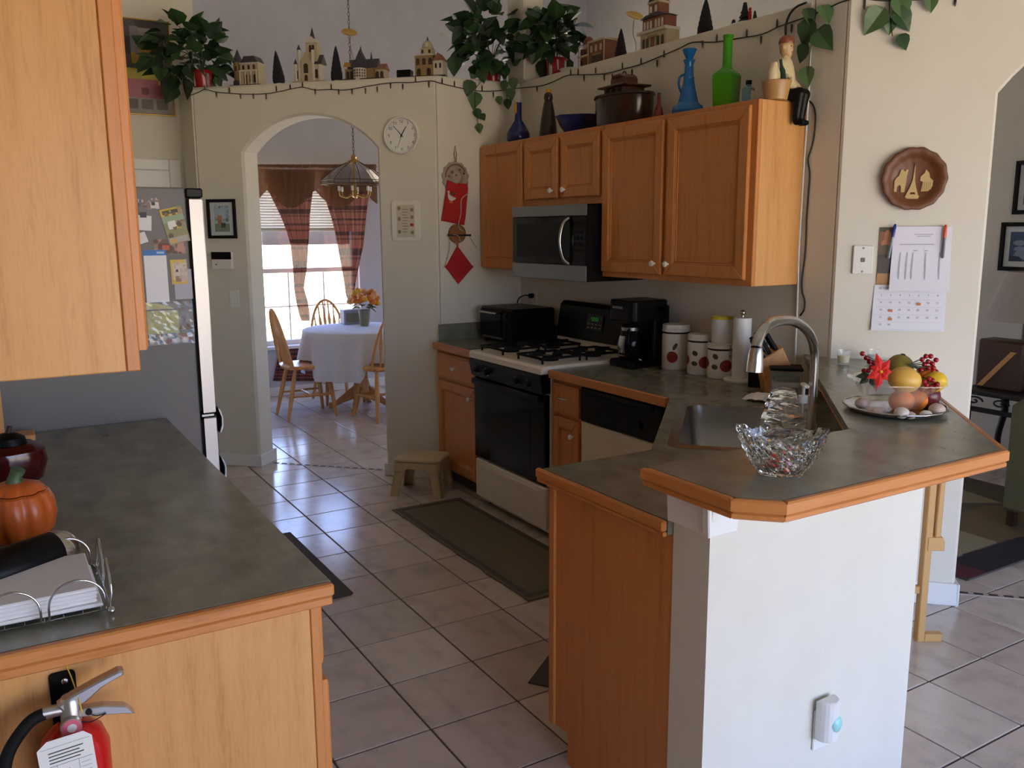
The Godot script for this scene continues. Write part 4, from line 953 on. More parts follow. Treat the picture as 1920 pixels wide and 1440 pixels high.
# ---------------------------------------------------------------- on the bar
func bar_things():
	crystal_basket()
	# silver tray with bowl of fruit
	var tc = Vector3(1.215, 1.0675, 2.095)
	var t = thing("tray", "oval silver tray under the glass fruit bowl", "tray", tc, PI / 4)
	var s = ns(); s.set_smooth_group(1)
	var prof = [Vector2(0.0, 0.002), Vector2(0.80, 0.002), Vector2(0.90, 0.006), Vector2(1.0, 0.016), Vector2(0.99, 0.013), Vector2(0.90, 0.0025), Vector2(0.8, 0.0), Vector2(0.0, 0.0)]
	XF = Transform3D(Basis(Vector3(0.165, 0, 0), Vector3(0, 1, 0), Vector3(0, 0, 0.145)), Vector3.ZERO); lathe(s, prof, 40); W(); part("plate", s, "steel_bright", t)
	s = ns(); var pp = []
	for i in 48:
		var a = TAU * i / 48; pp.append(Vector3(cos(a) * 0.165 * (1 + 0.012 * cos(a * 16)), 0.016, sin(a) * 0.145 * (1 + 0.012 * cos(a * 16))))
	tube(s, pp, 0.003, 6, true); part("rim", s, "steel_bright", t)
	mat("stone_white", h("ddd3c8"), 0.5); mat("stone_pink", h("c8b0a2"), 0.5)
	var px = [[1616, 764, 0.027], [1632, 772, 0.016], [1646, 776, 0.02], [1690, 782, 0.027], [1706, 783, 0.018], [1736, 781, 0.018], [1756, 776, 0.029]]
	var lab = ["large pale pebble at the left rim of the silver tray", "small white pebble tucked beside the large pale one on the tray", "white oval pebble at the front left of the silver tray", "broad cream pebble at the front of the silver tray", "small cream pebble right beside the broad one on the tray", "tiny white pebble in front of the glass bowl's right side", "large pinkish pebble at the right rim of the silver tray"]
	for i in px.size():
		var q = ony(px[i][0], px[i][1], 1.075); s = ns(); var r = px[i][2]; ball(s, Vector3.ZERO, Vector3(r, r * 0.62, r * 0.8), 14, 9)
		solo("pebble", s, "stone_white" if i % 2 else "stone_pink", lab[i], "pebble", "pebbles on the silver tray", Vector3(q.x, 1.0705 + r * 0.62, q.z)).rotation.y = 0.7 + i
	var bc = Vector3(1.225, 1.0705, 2.085)
	t = thing("glass_bowl", "flared clear glass fruit bowl with scalloped rim on the silver tray", "bowl", bc)
	s = ns(); var scal = func(a, y): return 1.0 + (0.10 * cos(a * 4 + 0.5) * smoothstep(0.045, 0.085, y))
	lathe(s, [Vector2(0.0, 0.0), Vector2(0.065, 0.0), Vector2(0.072, 0.006), Vector2(0.092, 0.04), Vector2(0.118, 0.075), Vector2(0.138, 0.085), Vector2(0.138, 0.089), Vector2(0.115, 0.080), Vector2(0.088, 0.044), Vector2(0.066, 0.010), Vector2(0.0, 0.008)], 48, Vector3.ZERO, scal); part("bowl", s, "bowl_glass", t)
	fruit(bc)
	# votive candles
	mat("wax_yellow", h("d9cf8a"), 0.5); mat("wax_lilac", h("c7bcc4"), 0.5)
	for k in [[1581, 683, "wax_yellow", "glass votive holder with pale yellow candle by the calendar wall"], [1637, 682, "wax_lilac", "glass votive holder with lilac candle behind the berries"]]:
		var c = ony(k[0], k[1], 1.067); c.y = 1.0675
		t = thing("votive_candle", k[3], "candle", c, 0.0, "votive candles on the bar")
		s = ns(); lathe(s, [Vector2(0, 0), Vector2(0.021, 0), Vector2(0.0235, 0.006), Vector2(0.0265, 0.058), Vector2(0.0250, 0.058), Vector2(0.0222, 0.008), Vector2(0, 0.006)], 24); part("glass", s, "clear_glass", t)
		s = ns(); lathe(s, [Vector2(0, 0.007), Vector2(0.0205, 0.008), Vector2(0.023, 0.034), Vector2(0, 0.034)], 20); part("wax", s, k[2], t)

func fruit(bc):
	mat("mango", h("8a7a32"), 0.4); mat("pear_yellow", h("e0b04e"), 0.4); mat("lemon", h("e6bc28"), 0.45); mat("orange_skin", h("e8801e"), 0.5); mat("plum", h("5c1a24"), 0.3); mat("berry", h("9c1420"), 0.25); mat("poinsettia", h("d02018"), 0.7); mat("leaf_dark", h("2f3a26"), 0.6)
	var g = "artificial fruit in the glass bowl"
	var at = func(px, py, d): return onp(px, py, Vector3(F_.x, 0, F_.z), bc + Vector3(F_.x, 0, F_.z) * d)
	var add = func(called, px, py, d, r, m, label, turn):
		var c = at.call(px, py, d); var s = ns(); ball(s, Vector3.ZERO, r, 20, 14)
		var o = solo(called, s, m, label, "fruit", g, c); o.rotation = turn; return o
	var o = add.call("mango", 1687, 688, 0.055, Vector3(0.047, 0.038, 0.04), "mango", "dull green mango on top at the back of the bowl", Vector3(0, 0.6, 0.25))
	var s = ns(); lathe(s, [Vector2(0, 0.002), Vector2(0.007, 0.001), Vector2(0.009, -0.002)], 8, Vector3(0, 0, 0)); var k = part("stem_scar", s, "dark_brown", o); k.position = Vector3(0.012, 0.0365, 0.006)
	o = add.call("pear", 1696, 712, -0.045, Vector3(0.048, 0.039, 0.041), "pear_yellow", "golden yellow pear at the front of the fruit bowl", Vector3(0, -0.7, -0.15))
	s = ns(); lathe(s, [Vector2(0, 0.002), Vector2(0.006, 0.001), Vector2(0.008, -0.002)], 6); k = part("stem_scar", s, "dark_brown", o); k.position = Vector3(0.030, 0.030, 0.006)
	add.call("lemon", 1752, 716, -0.01, Vector3(0.036, 0.031, 0.031), "lemon", "bright yellow lemon at the right of the fruit bowl", Vector3(0, -0.7, 0.4))
	add.call("peach", 1738, 703, 0.03, Vector3(0.034, 0.03, 0.034), "orange_skin", "orange-red peach under the red berries", Vector3.ZERO)
	add.call("orange", 1690, 752, -0.025, Vector3(0.037, 0.034, 0.037), "orange_skin", "round orange seen through the front of the glass bowl", Vector3.ZERO)
	add.call("orange", 1718, 750, -0.005, Vector3(0.033, 0.032, 0.033), "orange_skin", "second orange beside the round one low in the glass bowl", Vector3.ZERO)
	add.call("plum", 1740, 742, 0.02, Vector3(0.036, 0.036, 0.036), "plum", "dark red plum low at the right of the glass bowl", Vector3.ZERO)
	# berry sprigs
	var sets = [["red berry sprig standing up at the right of the fruit bowl", [[1736, 668], [1745, 668], [1729, 674], [1755, 675], [1740, 678], [1748, 682], [1733, 684], [1741, 690], [1750, 690], [1727, 694], [1746, 698], [1755, 697], [1736, 700]], 0.0],
		["red berry sprig trailing over the front right rim of the bowl", [[1733, 716], [1742, 710], [1748, 713], [1737, 722], [1745, 726], [1752, 722], [1757, 727], [1730, 730], [1741, 733], [1757, 720]], -0.05],
		["red berry sprig sticking out at the left of the fruit bowl", [[1617, 663], [1624, 671], [1630, 678], [1638, 680], [1646, 680], [1634, 688], [1620, 695], [1628, 695], [1650, 686]], 0.0]]
	for q in sets:
		var b0 = at.call(q[1][0][0], q[1][0][1], q[2]); var t = wthing("berry_sprig", q[0], "berries", b0, "red berry sprigs in the fruit bowl")
		var last = bc + Vector3(0, 0.07, 0) + (b0 - bc) * 0.4
		for p in q[1]:
			var c = at.call(p[0], p[1], q[2] + rng.randf_range(-0.012, 0.012)); s = ns(); ball(s, c, 0.0078, 10, 7); part("berry", s, "berry", t)
			s = ns(); tube(s, [last, c], 0.0011, 5); part("twig", s, "leaf_dark", t)
		W()
	# red poinsettia
	var pc = at.call(1650, 697, -0.06); var t = thing("poinsettia", "bright red fabric poinsettia at the left of the fruit bowl", "flower", pc)
	for i in 7:
		var a = TAU * i / 7; s = ns(); var dir = (R_ * cos(a) + U_ * sin(a)).normalized(); var side = F_.cross(dir).normalized(); var n = -F_; var l = 0.034 + 0.012 * (i % 3)
		s.set_smooth_group(-1)
		var tip = dir * l + n * 0.004; var m0 = dir * l * 0.5 + n * 0.012
		for sd in [-1, 1]:
			var e = dir * l * 0.5 + side * 0.013 * sd + n * 0.006
			tri(s, n * 0.004, m0, e); tri(s, m0, tip, e)
		part("petal", s, "poinsettia", t)
	s = ns(); ball(s, -F_ * 0.008, 0.005, 8, 6); part("centre", s, "lemon", t)
	var lc = at.call(1632, 703, -0.03); t = thing("leaf_spray", "dark green leaf spray under the red poinsettia", "leaves", lc)
	for i in 3:
		s = ns(); s.set_smooth_group(-1); var dir = (R_ * [-0.9, -0.6, 0.2][i] + U_ * [-0.1, -0.5, -0.6][i]).normalized(); var side = F_.cross(dir).normalized()
		for sd in [-1, 1]:
			tri(s, Vector3.ZERO, dir * 0.022 - F_ * 0.006, dir * 0.02 + side * 0.012 * sd); tri(s, dir * 0.022 - F_ * 0.006, dir * 0.046, dir * 0.02 + side * 0.012 * sd)
		part("leaf", s, "leaf_dark", t)

func crystal_basket():
	var c = Vector3(0.385, 1.0675, 2.395)
	var t = thing("crystal_basket", "cut crystal basket with arched handle standing on the bar top", "basket", c, -PI / 4)
	# local x: long axis
	var rim_y = func(a): return 0.083 + 0.022 * pow(absf(cos(a)), 2.0) + 0.004 * cos(a * 12)
	var nn = 64; var outer = []; var inner = []
	var rows = [0.0, 0.05, 0.09, 0.2, 0.3, 0.4, 0.5, 0.6, 0.7, 0.8, 0.9, 1.0]
	for i in rows.size():
		var o_ = []; var n_ = []
		for j in nn:
			var a = TAU * j / nn; var q = rows[i]; var hh = rim_y.call(a)
			var rx; var rz
			if q < 0.06: rx = 0.05; rz = 0.04
			else:
				rx = lerpf(0.047, 0.100, pow(max(q - 0.06, 0.0) / 0.94, 0.62)); rz = lerpf(0.038, 0.062, pow(max(q - 0.06, 0.0) / 0.94, 0.55))
			var cut = 1.0
			if q > 0.06 and q < 0.99: cut = 1.0 + (0.055 if (j + (i % 2) * 2) % 4 == 0 else (-0.03 if (j + (i % 2) * 2) % 4 == 2 else 0.0))
			o_.append(Vector3(cos(a) * rx * cut, q * hh, sin(a) * rz * cut))
			var th = 0.009; n_.append(Vector3(cos(a) * max(0.0, rx - th), max(q * hh, 0.009), sin(a) * max(0.0, rz - th)))
		outer.append(o_); inner.append(n_)
	var s = ns(); s.set_smooth_group(-1)
	var quad = func(a, b, cc, d): tri(s, a, b, cc); tri(s, a, cc, d)
	for i in rows.size() - 1:
		for j in nn:
			var k = (j + 1) % nn
			quad.call(outer[i][j], outer[i][k], outer[i + 1][k], outer[i + 1][j])
			if i >= 2: quad.call(inner[i + 1][j], inner[i + 1][k], inner[i][k], inner[i][j])
	for j in nn:
		var k = (j + 1) % nn; var e = rows.size() - 1
		quad.call(outer[e][j], outer[e][k], inner[e][k], inner[e][j])
		tri(s, Vector3.ZERO, outer[0][k], outer[0][j]); tri(s, Vector3(0, 0.009, 0), inner[2][j], inner[2][k])
	part("bowl", s, "crystal", t)
	# handle: a broad cut band arching over the short side
	s = ns(); var n = 22; var ring = []
	for i in n + 1:
		var f = float(i) / n; var a = PI * f; var z = cos(a) * 0.058; var y = 0.066 + pow(sin(a), 0.75) * 0.122
		var w = lerpf(0.048, 0.024, pow(sin(a), 1.4)); var tang = Vector3(0, cos(a) * 0.122, -sin(a) * 0.058).normalized(); var nr = Vector3(0, sin(a), cos(a)).normalized()
		var cut = 0.006 if i % 2 else 0.0
		ring.append([Vector3(-w, y, z) - nr * 0.003, Vector3(-w, y, z) + nr * (0.004 if i % 2 else 0.001), Vector3(0, y, z) + nr * (0.010 - cut), Vector3(w, y, z) + nr * (0.001 if i % 2 else 0.004), Vector3(w, y, z) - nr * 0.003, Vector3(0, y, z) - nr * (0.002 + cut * 0.6)])
	s.set_smooth_group(-1)
	for i in n:
		for k in 6:
			var l = (k + 1) % 6; tri(s, ring[i][k], ring[i + 1][k], ring[i + 1][l]); tri(s, ring[i][k], ring[i + 1][l], ring[i][l])
	for e in [0, n]:
		for k in range(1, 5): 
			if e == 0: tri(s, ring[e][0], ring[e][k], ring[e][k + 1])
			else: tri(s, ring[e][0], ring[e][k + 1], ring[e][k])
	part("handle", s, "crystal", t)
	mat("candy_red", h("e02a1c"), 0.4); mat("candy_white", h("dcd6cc"), 0.4)
	for k in [[Vector3(0.012, 0.016, 0.018), "candy_red", "red wrapped candy lying in the crystal basket, nearest its front"], [Vector3(-0.022, 0.02, -0.004), "candy_red", "red wrapped candy lying deeper in the crystal basket"], [Vector3(0.03, 0.019, -0.01), "candy_white", "white wrapped candy lying in the crystal basket"], [Vector3(-0.008, 0.033, 0.006), "candy_red", "red wrapped candy on top of the others in the basket"]]:
		s = ns(); ball(s, Vector3.ZERO, Vector3(0.009, 0.0065, 0.0065), 8, 6)
		for sd in [-1, 1]: extr(s, [Vector2(0.008, 0), Vector2(0.017, -0.006), Vector2(0.017, 0.006)], Vector3.ZERO, Vector3(sd, 0, 0), Vector3(0, 0, 1), Vector3.UP, -0.0008, 0.0008)
		solo("candy", s, k[1], k[2], "candy", "candies in the crystal basket", c + k[0].rotated(Vector3.UP, -PI / 4)).rotation.y = k[0].x * 60

# ---------------------------------------------------------------- on the worktop by the sink
func apple_print(c, hh, rad, parent, centers):
	# painted apples and leaves: thin raised patches that follow the jar
	for q in centers:
		var s = ns(); var n = 14; s.set_smooth_group(1)
		var pt = func(a, y): return c + Vector3(cos(a) * (rad + 0.0012), y, sin(a) * (rad + 0.0012))
		for i in n:
			var e0 = TAU * i / n; var e1 = TAU * (i + 1) / n
			var sx = q[3]; var sy = q[4]; var ro = q[5]
			var f = func(e, k):
				var u = Vector2(cos(e) * sx * k, sin(e) * sy * k).rotated(ro); return pt.call(q[0] + u.x / rad, q[1] + u.y)
			for k in 4:
				tri(s, f.call(e0, k / 4.0), f.call(e0, (k + 1) / 4.0), f.call(e1, (k + 1) / 4.0))
				if k > 0: tri(s, f.call(e0, k / 4.0), f.call(e1, (k + 1) / 4.0), f.call(e1, k / 4.0))
		part("painted_apple" if q[2] == "paint_apple" else "painted_leaf", s, q[2], parent)

func counter_things():
	mat("paint_apple", h("8a2016"), 0.3); mat("paint_leaf", h("4e4a2e"), 0.3); mat("pale_yellow", h("dcc62c"), 0.4)
	var y = 0.914
	var toeye = func(c): return atan2(EYE.z - c.z, EYE.x - c.x)
	var g = "ceramic canisters painted with apples"
	for k in [[1276, 692, 0.070, 0.225, "tallest cream ceramic canister painted with one red apple", false], [1311, 703, 0.064, 0.195, "middle cream ceramic canister painted with apples, wire clamp in front", true], [1353, 710, 0.068, 0.165, "shortest cream ceramic canister painted with apples under the white tub", true]]:
		var c = ony(k[0], k[1], y); c += Vector3(0.72, 0, -0.69) * k[2] * 0.9; c.y = y; c.x = min(c.x, 1.86)
		var t = thing("canister", k[4], "canister", c, 0.0, g); var r = k[2]; var hh = k[3]; var b = hh * 0.80
		var s = ns(); lathe(s, [Vector2(0, 0), Vector2(r * 0.93, 0), Vector2(r, 0.008), Vector2(r, b - 0.012), Vector2(r * 0.96, b), Vector2(r * 0.9, b)], 48); part("jar", s, "ceramic", t)
		s = ns(); lathe(s, [Vector2(r * 0.95, b + 0.001), Vector2(r * 0.97, b + 0.004), Vector2(r * 0.95, b + 0.008)], 32); part("gasket", s, "dark_brown", t)
		s = ns(); lathe(s, [Vector2(r * 0.9, b + 0.007), Vector2(r * 1.02, b + 0.010), Vector2(r * 1.02, b + 0.02), Vector2(r * 0.98, b + 0.024), Vector2(r * 1.0, b + 0.03), Vector2(r * 0.96, hh), Vector2(0, hh)], 32); part("lid", s, "ceramic", t)
		var a = toeye.call(c)
		if k[5] == false: apple_print(Vector3.ZERO, hh, r, t, [[a + 0.25, 0.065, "paint_apple", 0.029, 0.029, 0.0], [a + 0.05, 0.118, "paint_leaf", 0.009, 0.02, 0.5]])
		else: apple_print(Vector3.ZERO, hh, r, t, [[a - 0.35, 0.062, "paint_apple", 0.03, 0.029, 0.0], [a + 0.45, 0.055, "paint_leaf", 0.016, 0.012, 0.2], [a + 0.42, 0.105, "paint_leaf", 0.015, 0.012, 0.6], [a + 1.3, 0.07, "paint_apple", 0.024, 0.024, 0.0]])
		if k[5]:
			s = ns(); var aa = a - 0.55; var q = Vector3(cos(aa) * (r + 0.006), b - 0.004, sin(aa) * (r + 0.006)); tube(s, [q + Vector3(0, 0.03, 0), q, q + Vector3(0, -0.03, 0)], 0.003, 6); ball(s, q + Vector3(cos(aa) * 0.006, -0.012, sin(aa) * 0.006), 0.009, 10, 7); part("clamp", s, "steel_bright", t)
		if k[0] == 1353:
			s = ns(); lathe(s, [Vector2(0, 0), Vector2(0.05, 0), Vector2(0.054, 0.12), Vector2(0.051, 0.12), Vector2(0.047, 0.006), Vector2(0, 0.005)], 28)
			var wt = thing("plastic_tub", "white plastic tub with yellow rim stacked on the shortest canister", "tub", c + Vector3(0, hh + 0.0005, 0)); part("tub", s, "white_plastic", wt)
			s = ns(); lathe(s, [Vector2(0.0545, 0.113), Vector2(0.056, 0.117), Vector2(0.056, 0.124), Vector2(0.052, 0.124), Vector2(0.050, 0.115)], 28); part("rim", s, "pale_yellow", wt)
	# white grinder
	var c = ony(1237, 685, y); c.y = y
	var t = thing("coffee_grinder", "slim white coffee grinder with dark lid and cord beside the coffee maker", "grinder", c)
	var s = ns(); lathe(s, [Vector2(0, 0), Vector2(0.036, 0), Vector2(0.036, 0.12), Vector2(0.034, 0.135), Vector2(0, 0.135)], 24); part("body", s, "white_plastic", t)
	s = ns(); lathe(s, [Vector2(0.034, 0.136), Vector2(0.033, 0.155), Vector2(0.028, 0.165), Vector2(0, 0.166)], 24); part("lid", s, "dark_brown", t)
	s = ns(); tube(s, bez([Vector3(-0.03, 0.006, 0.01), Vector3(-0.09, 0.02, 0.0), Vector3(-0.13, 0.045, -0.02), Vector3(-0.12, 0.05, -0.05), Vector3(-0.10, 0.02, -0.06), Vector3(-0.05, 0.004, -0.03)], 6), 0.0028, 6); part("cord", s, "cord_white", t)
	# paper towel stand
	c = ony(1388, 717, y) + Vector3(0.03, 0, -0.03); c.y = y
	t = thing("paper_towel_stand", "upright stand with a nearly finished white paper towel roll", "paper towels", c)
	s = ns(); lathe(s, [Vector2(0, 0), Vector2(0.075, 0), Vector2(0.077, 0.008), Vector2(0.07, 0.014), Vector2(0, 0.014)], 28); part("base", s, "white_plastic", t)
	s = ns(); lathe(s, [Vector2(0, 0.015), Vector2(0.041, 0.015), Vector2(0.041, 0.295), Vector2(0.016, 0.295), Vector2(0.016, 0.29)], 28); part("paper_roll", s, "white", t)
	s = ns(); cyl(s, Vector3(0, 0.29, 0), Vector3(0, 0.308, 0), 0.006, 8); ball(s, Vector3(0, 0.318, 0), 0.014, 12, 8); part("finial", s, "chrome", t)
	# knife block with knives
	c = Vector3(1.80, y, 1.115)
	t = thing("knife_block", "slanted wooden knife block full of black-handled knives behind the faucet", "knife block", c, -0.6)
	s = ns(); extr(s, [Vector2(-0.06, 0), Vector2(0.07, 0), Vector2(0.07, 0.06), Vector2(-0.0, 0.20), Vector2(-0.09, 0.14)], Vector3.ZERO, Vector3.RIGHT, Vector3.UP, Vector3.BACK, -0.055, 0.055, 0.004); part("block", s, "oak", t)
	for i in 9:
		var k = Vector3(-0.075 + 0.026 * int(i / 3), 0.155 + 0.0175 * int(i / 3), -0.035 + 0.035 * (i % 3)); var d = Vector3(-0.52, 0.85, 0).normalized(); s = ns()
		XF = Transform3D(Basis(d.cross(Vector3.BACK), d, Vector3.BACK), k); box(s, Vector3(-0.008, -0.01, -0.006), Vector3(0.008, 0.075 + 0.02 * (i % 2), 0.006), 0.003); W(); part("knife_handle", s, "black" if i != 4 else "white_plastic", t)
	# dark utensil caddy
	c = ony(1424, 724, y); c.y = y
	t = thing("utensil_caddy", "small black square caddy of tools beside the paper towels", "caddy", c, 0.4)
	s = ns(); extr(s, rrect(0.085, 0.085, 0.012), Vector3.ZERO, Vector3.RIGHT, Vector3.BACK, Vector3.UP, 0, 0.10, 0.003); part("box", s, "black", t)
	for i in 3:
		s = ns(); var b = Vector3(-0.02 + 0.02 * i, 0.09, 0.01 * (i - 1)); tube(s, [b, b + Vector3(0.02 * (i - 1), 0.09 + 0.02 * i, 0.01)], [0.006, 0.009], 8); part("tool_handle", s, ["white_plastic", "black", "steel"][i], t)
	# clear box of pads
	c = ony(1472, 742, y) + Vector3(0.02, 0, -0.02); c.y = y
	t = thing("clear_box", "clear plastic box with dark lid behind the faucet", "box", c, PI / 4)
	s = ns(); frame4(s, 0.13, 0.13, 0.003, 0, 0.11, Vector3.ZERO, Vector3.RIGHT, Vector3.BACK, Vector3.UP, 0.0); box(s, Vector3(-0.062, 0, -0.062), Vector3(0.062, 0.003, 0.062)); part("box", s, "clear_glass", t)
	s = ns(); box(s, Vector3(-0.067, 0.111, -0.067), Vector3(0.067, 0.122, 0.067), 0.003); part("lid", s, "black_matte", t)
	for i in 3:
		s = ns(); box(s, Vector3(-0.055, 0.005 + 0.03 * i, -0.055), Vector3(0.055, 0.03 + 0.03 * i, 0.055), 0.006); part("sponge", s, ["stem_green", "paper", "stem_green"][i], t)
	# soap pump
	c = onp(1506, 745, Vector3(1, 0, 1), Vector3(2.95, 0, 0)); c.y = y; mat("soap_yellow", Color(0.75, 0.66, 0.16, 0.75), 0.2).transparency = BaseMaterial3D.TRANSPARENCY_ALPHA
	t = thing("soap_bottle", "clear pump bottle with a little yellow soap and white pump", "soap bottle", c, 0.9)
	s = ns(); lathe(s, [Vector2(0, 0), Vector2(0.03, 0), Vector2(0.032, 0.01), Vector2(0.032, 0.11), Vector2(0.02, 0.135), Vector2(0.014, 0.14), Vector2(0, 0.14)], 24); part("bottle", s, "clear_glass", t)
	s = ns(); lathe(s, [Vector2(0, 0.002), Vector2(0.029, 0.002), Vector2(0.0305, 0.05), Vector2(0, 0.05)], 20); part("soap", s, "soap_yellow", t)
	s = ns(); cyl(s, Vector3(0, 0.141, 0), Vector3(0, 0.165, 0), 0.016, 16); cyl(s, Vector3(0, 0.165, 0), Vector3(0, 0.195, 0), 0.005, 8); box(s, Vector3(-0.045, 0.195, -0.010), Vector3(0.014, 0.206, 0.010), 0.004); part("pump", s, "white_plastic", t)
	s = ns(); cyl(s, Vector3(0, 0.012, 0), Vector3(0, 0.14, 0), 0.003, 6); part("dip_tube", s, "white_plastic", t)
	# crumpled paper by the sink
	c = ony(1425, 748, y); c.y = y + 0.0005
	s = ns(); var grid = []
	for i in 9:
		var row = []
		for j in 11:
			var f = Vector2(j / 10.0 - 0.5, i / 8.0 - 0.5); row.append(Vector3(f.x * 0.16, 0.004 + 0.022 * max(0.0, 1 - f.length() * 1.7) + 0.006 * absf(sin(f.x * 31 + f.y * 17)), f.y * 0.11))
		grid.append(row)
	sheet(s, grid, false); var o = solo("paper_towel", s, "white", "crumpled white paper towel lying behind the sink", "paper towel", "", c); o.rotation.y = 0.5
	faucet()
	# wall outlet behind the toaster oven with its plug
	var p = onx(1002, 560, XB)
	t = wthing("wall_outlet", "white wall outlet behind the toaster oven with black plug", "outlet", p)
	s = ns(); box(s, p + Vector3(-0.008, -0.06, -0.037), p + Vector3(-0.0005, 0.06, 0.037), 0.003); part("plate", s, "white_plastic", t)
	s = ns(); box(s, p + Vector3(-0.04, 0.005, -0.016), p + Vector3(-0.009, 0.035, 0.016), 0.005); tube(s, bez([p + Vector3(-0.038, 0.02, 0), p + Vector3(-0.06, 0.022, -0.03), p + Vector3(-0.07, -0.01, -0.09), p + Vector3(-0.07, -0.085, -0.10)], 5), 0.004, 6); part("plug", s, "black", t); W()

func faucet():
	var b = onp(1522, 770, Vector3(1, 0, 1), Vector3(2.99, 0, 0)); b.y = 0.914
	var t = wthing("faucet", "brushed steel gooseneck pull-down kitchen faucet at the corner sink", "faucet", b)
	var pl = func(px, py, k):      # the neck bends in the upright plane that runs from its foot to the middle of the sink
		var n = Vector3(0.42, 0, 0.9).normalized(); return onp(px, py, n, b)
	var s = ns(); lathe(s, [Vector2(0, 0), Vector2(0.034, 0), Vector2(0.034, 0.006), Vector2(0.026, 0.012), Vector2(0.024, 0.05), Vector2(0.019, 0.056)], 24, b); part("base", s, "steel_bright", t)
	var p = [b + Vector3(0, 0.04, 0), pl.call(1527, 690, 0), pl.call(1526, 650, 0), pl.call(1515, 622, 0), pl.call(1492, 604, 0), pl.call(1466, 601, 0), pl.call(1440, 610, 0), pl.call(1424, 630, 0), pl.call(1418, 652, 0)]
	p[1].x = b.x; p[1].z = b.z
	s = ns(); tube(s, bez(p, 6), 0.0145, 14); part("neck", s, "steel_bright", t)
	s = ns(); tube(s, [p[8], p[8].lerp(pl.call(1416, 680, 0), 0.35), pl.call(1416, 680, 0), pl.call(1415, 697, 0)], [0.016, 0.019, 0.021, 0.022], 16); part("spray_head", s, "steel_bright", t)
	s = ns(); var q = b + Vector3(0, 0.045, 0); ball(s, q + DX * 0.03, 0.016, 12, 8); tube(s, [q + DX * 0.03, q + DX * 0.12 + Vector3(0, 0.015, 0)], [0.008, 0.006], 10); part("lever", s, "steel_bright", t); W()

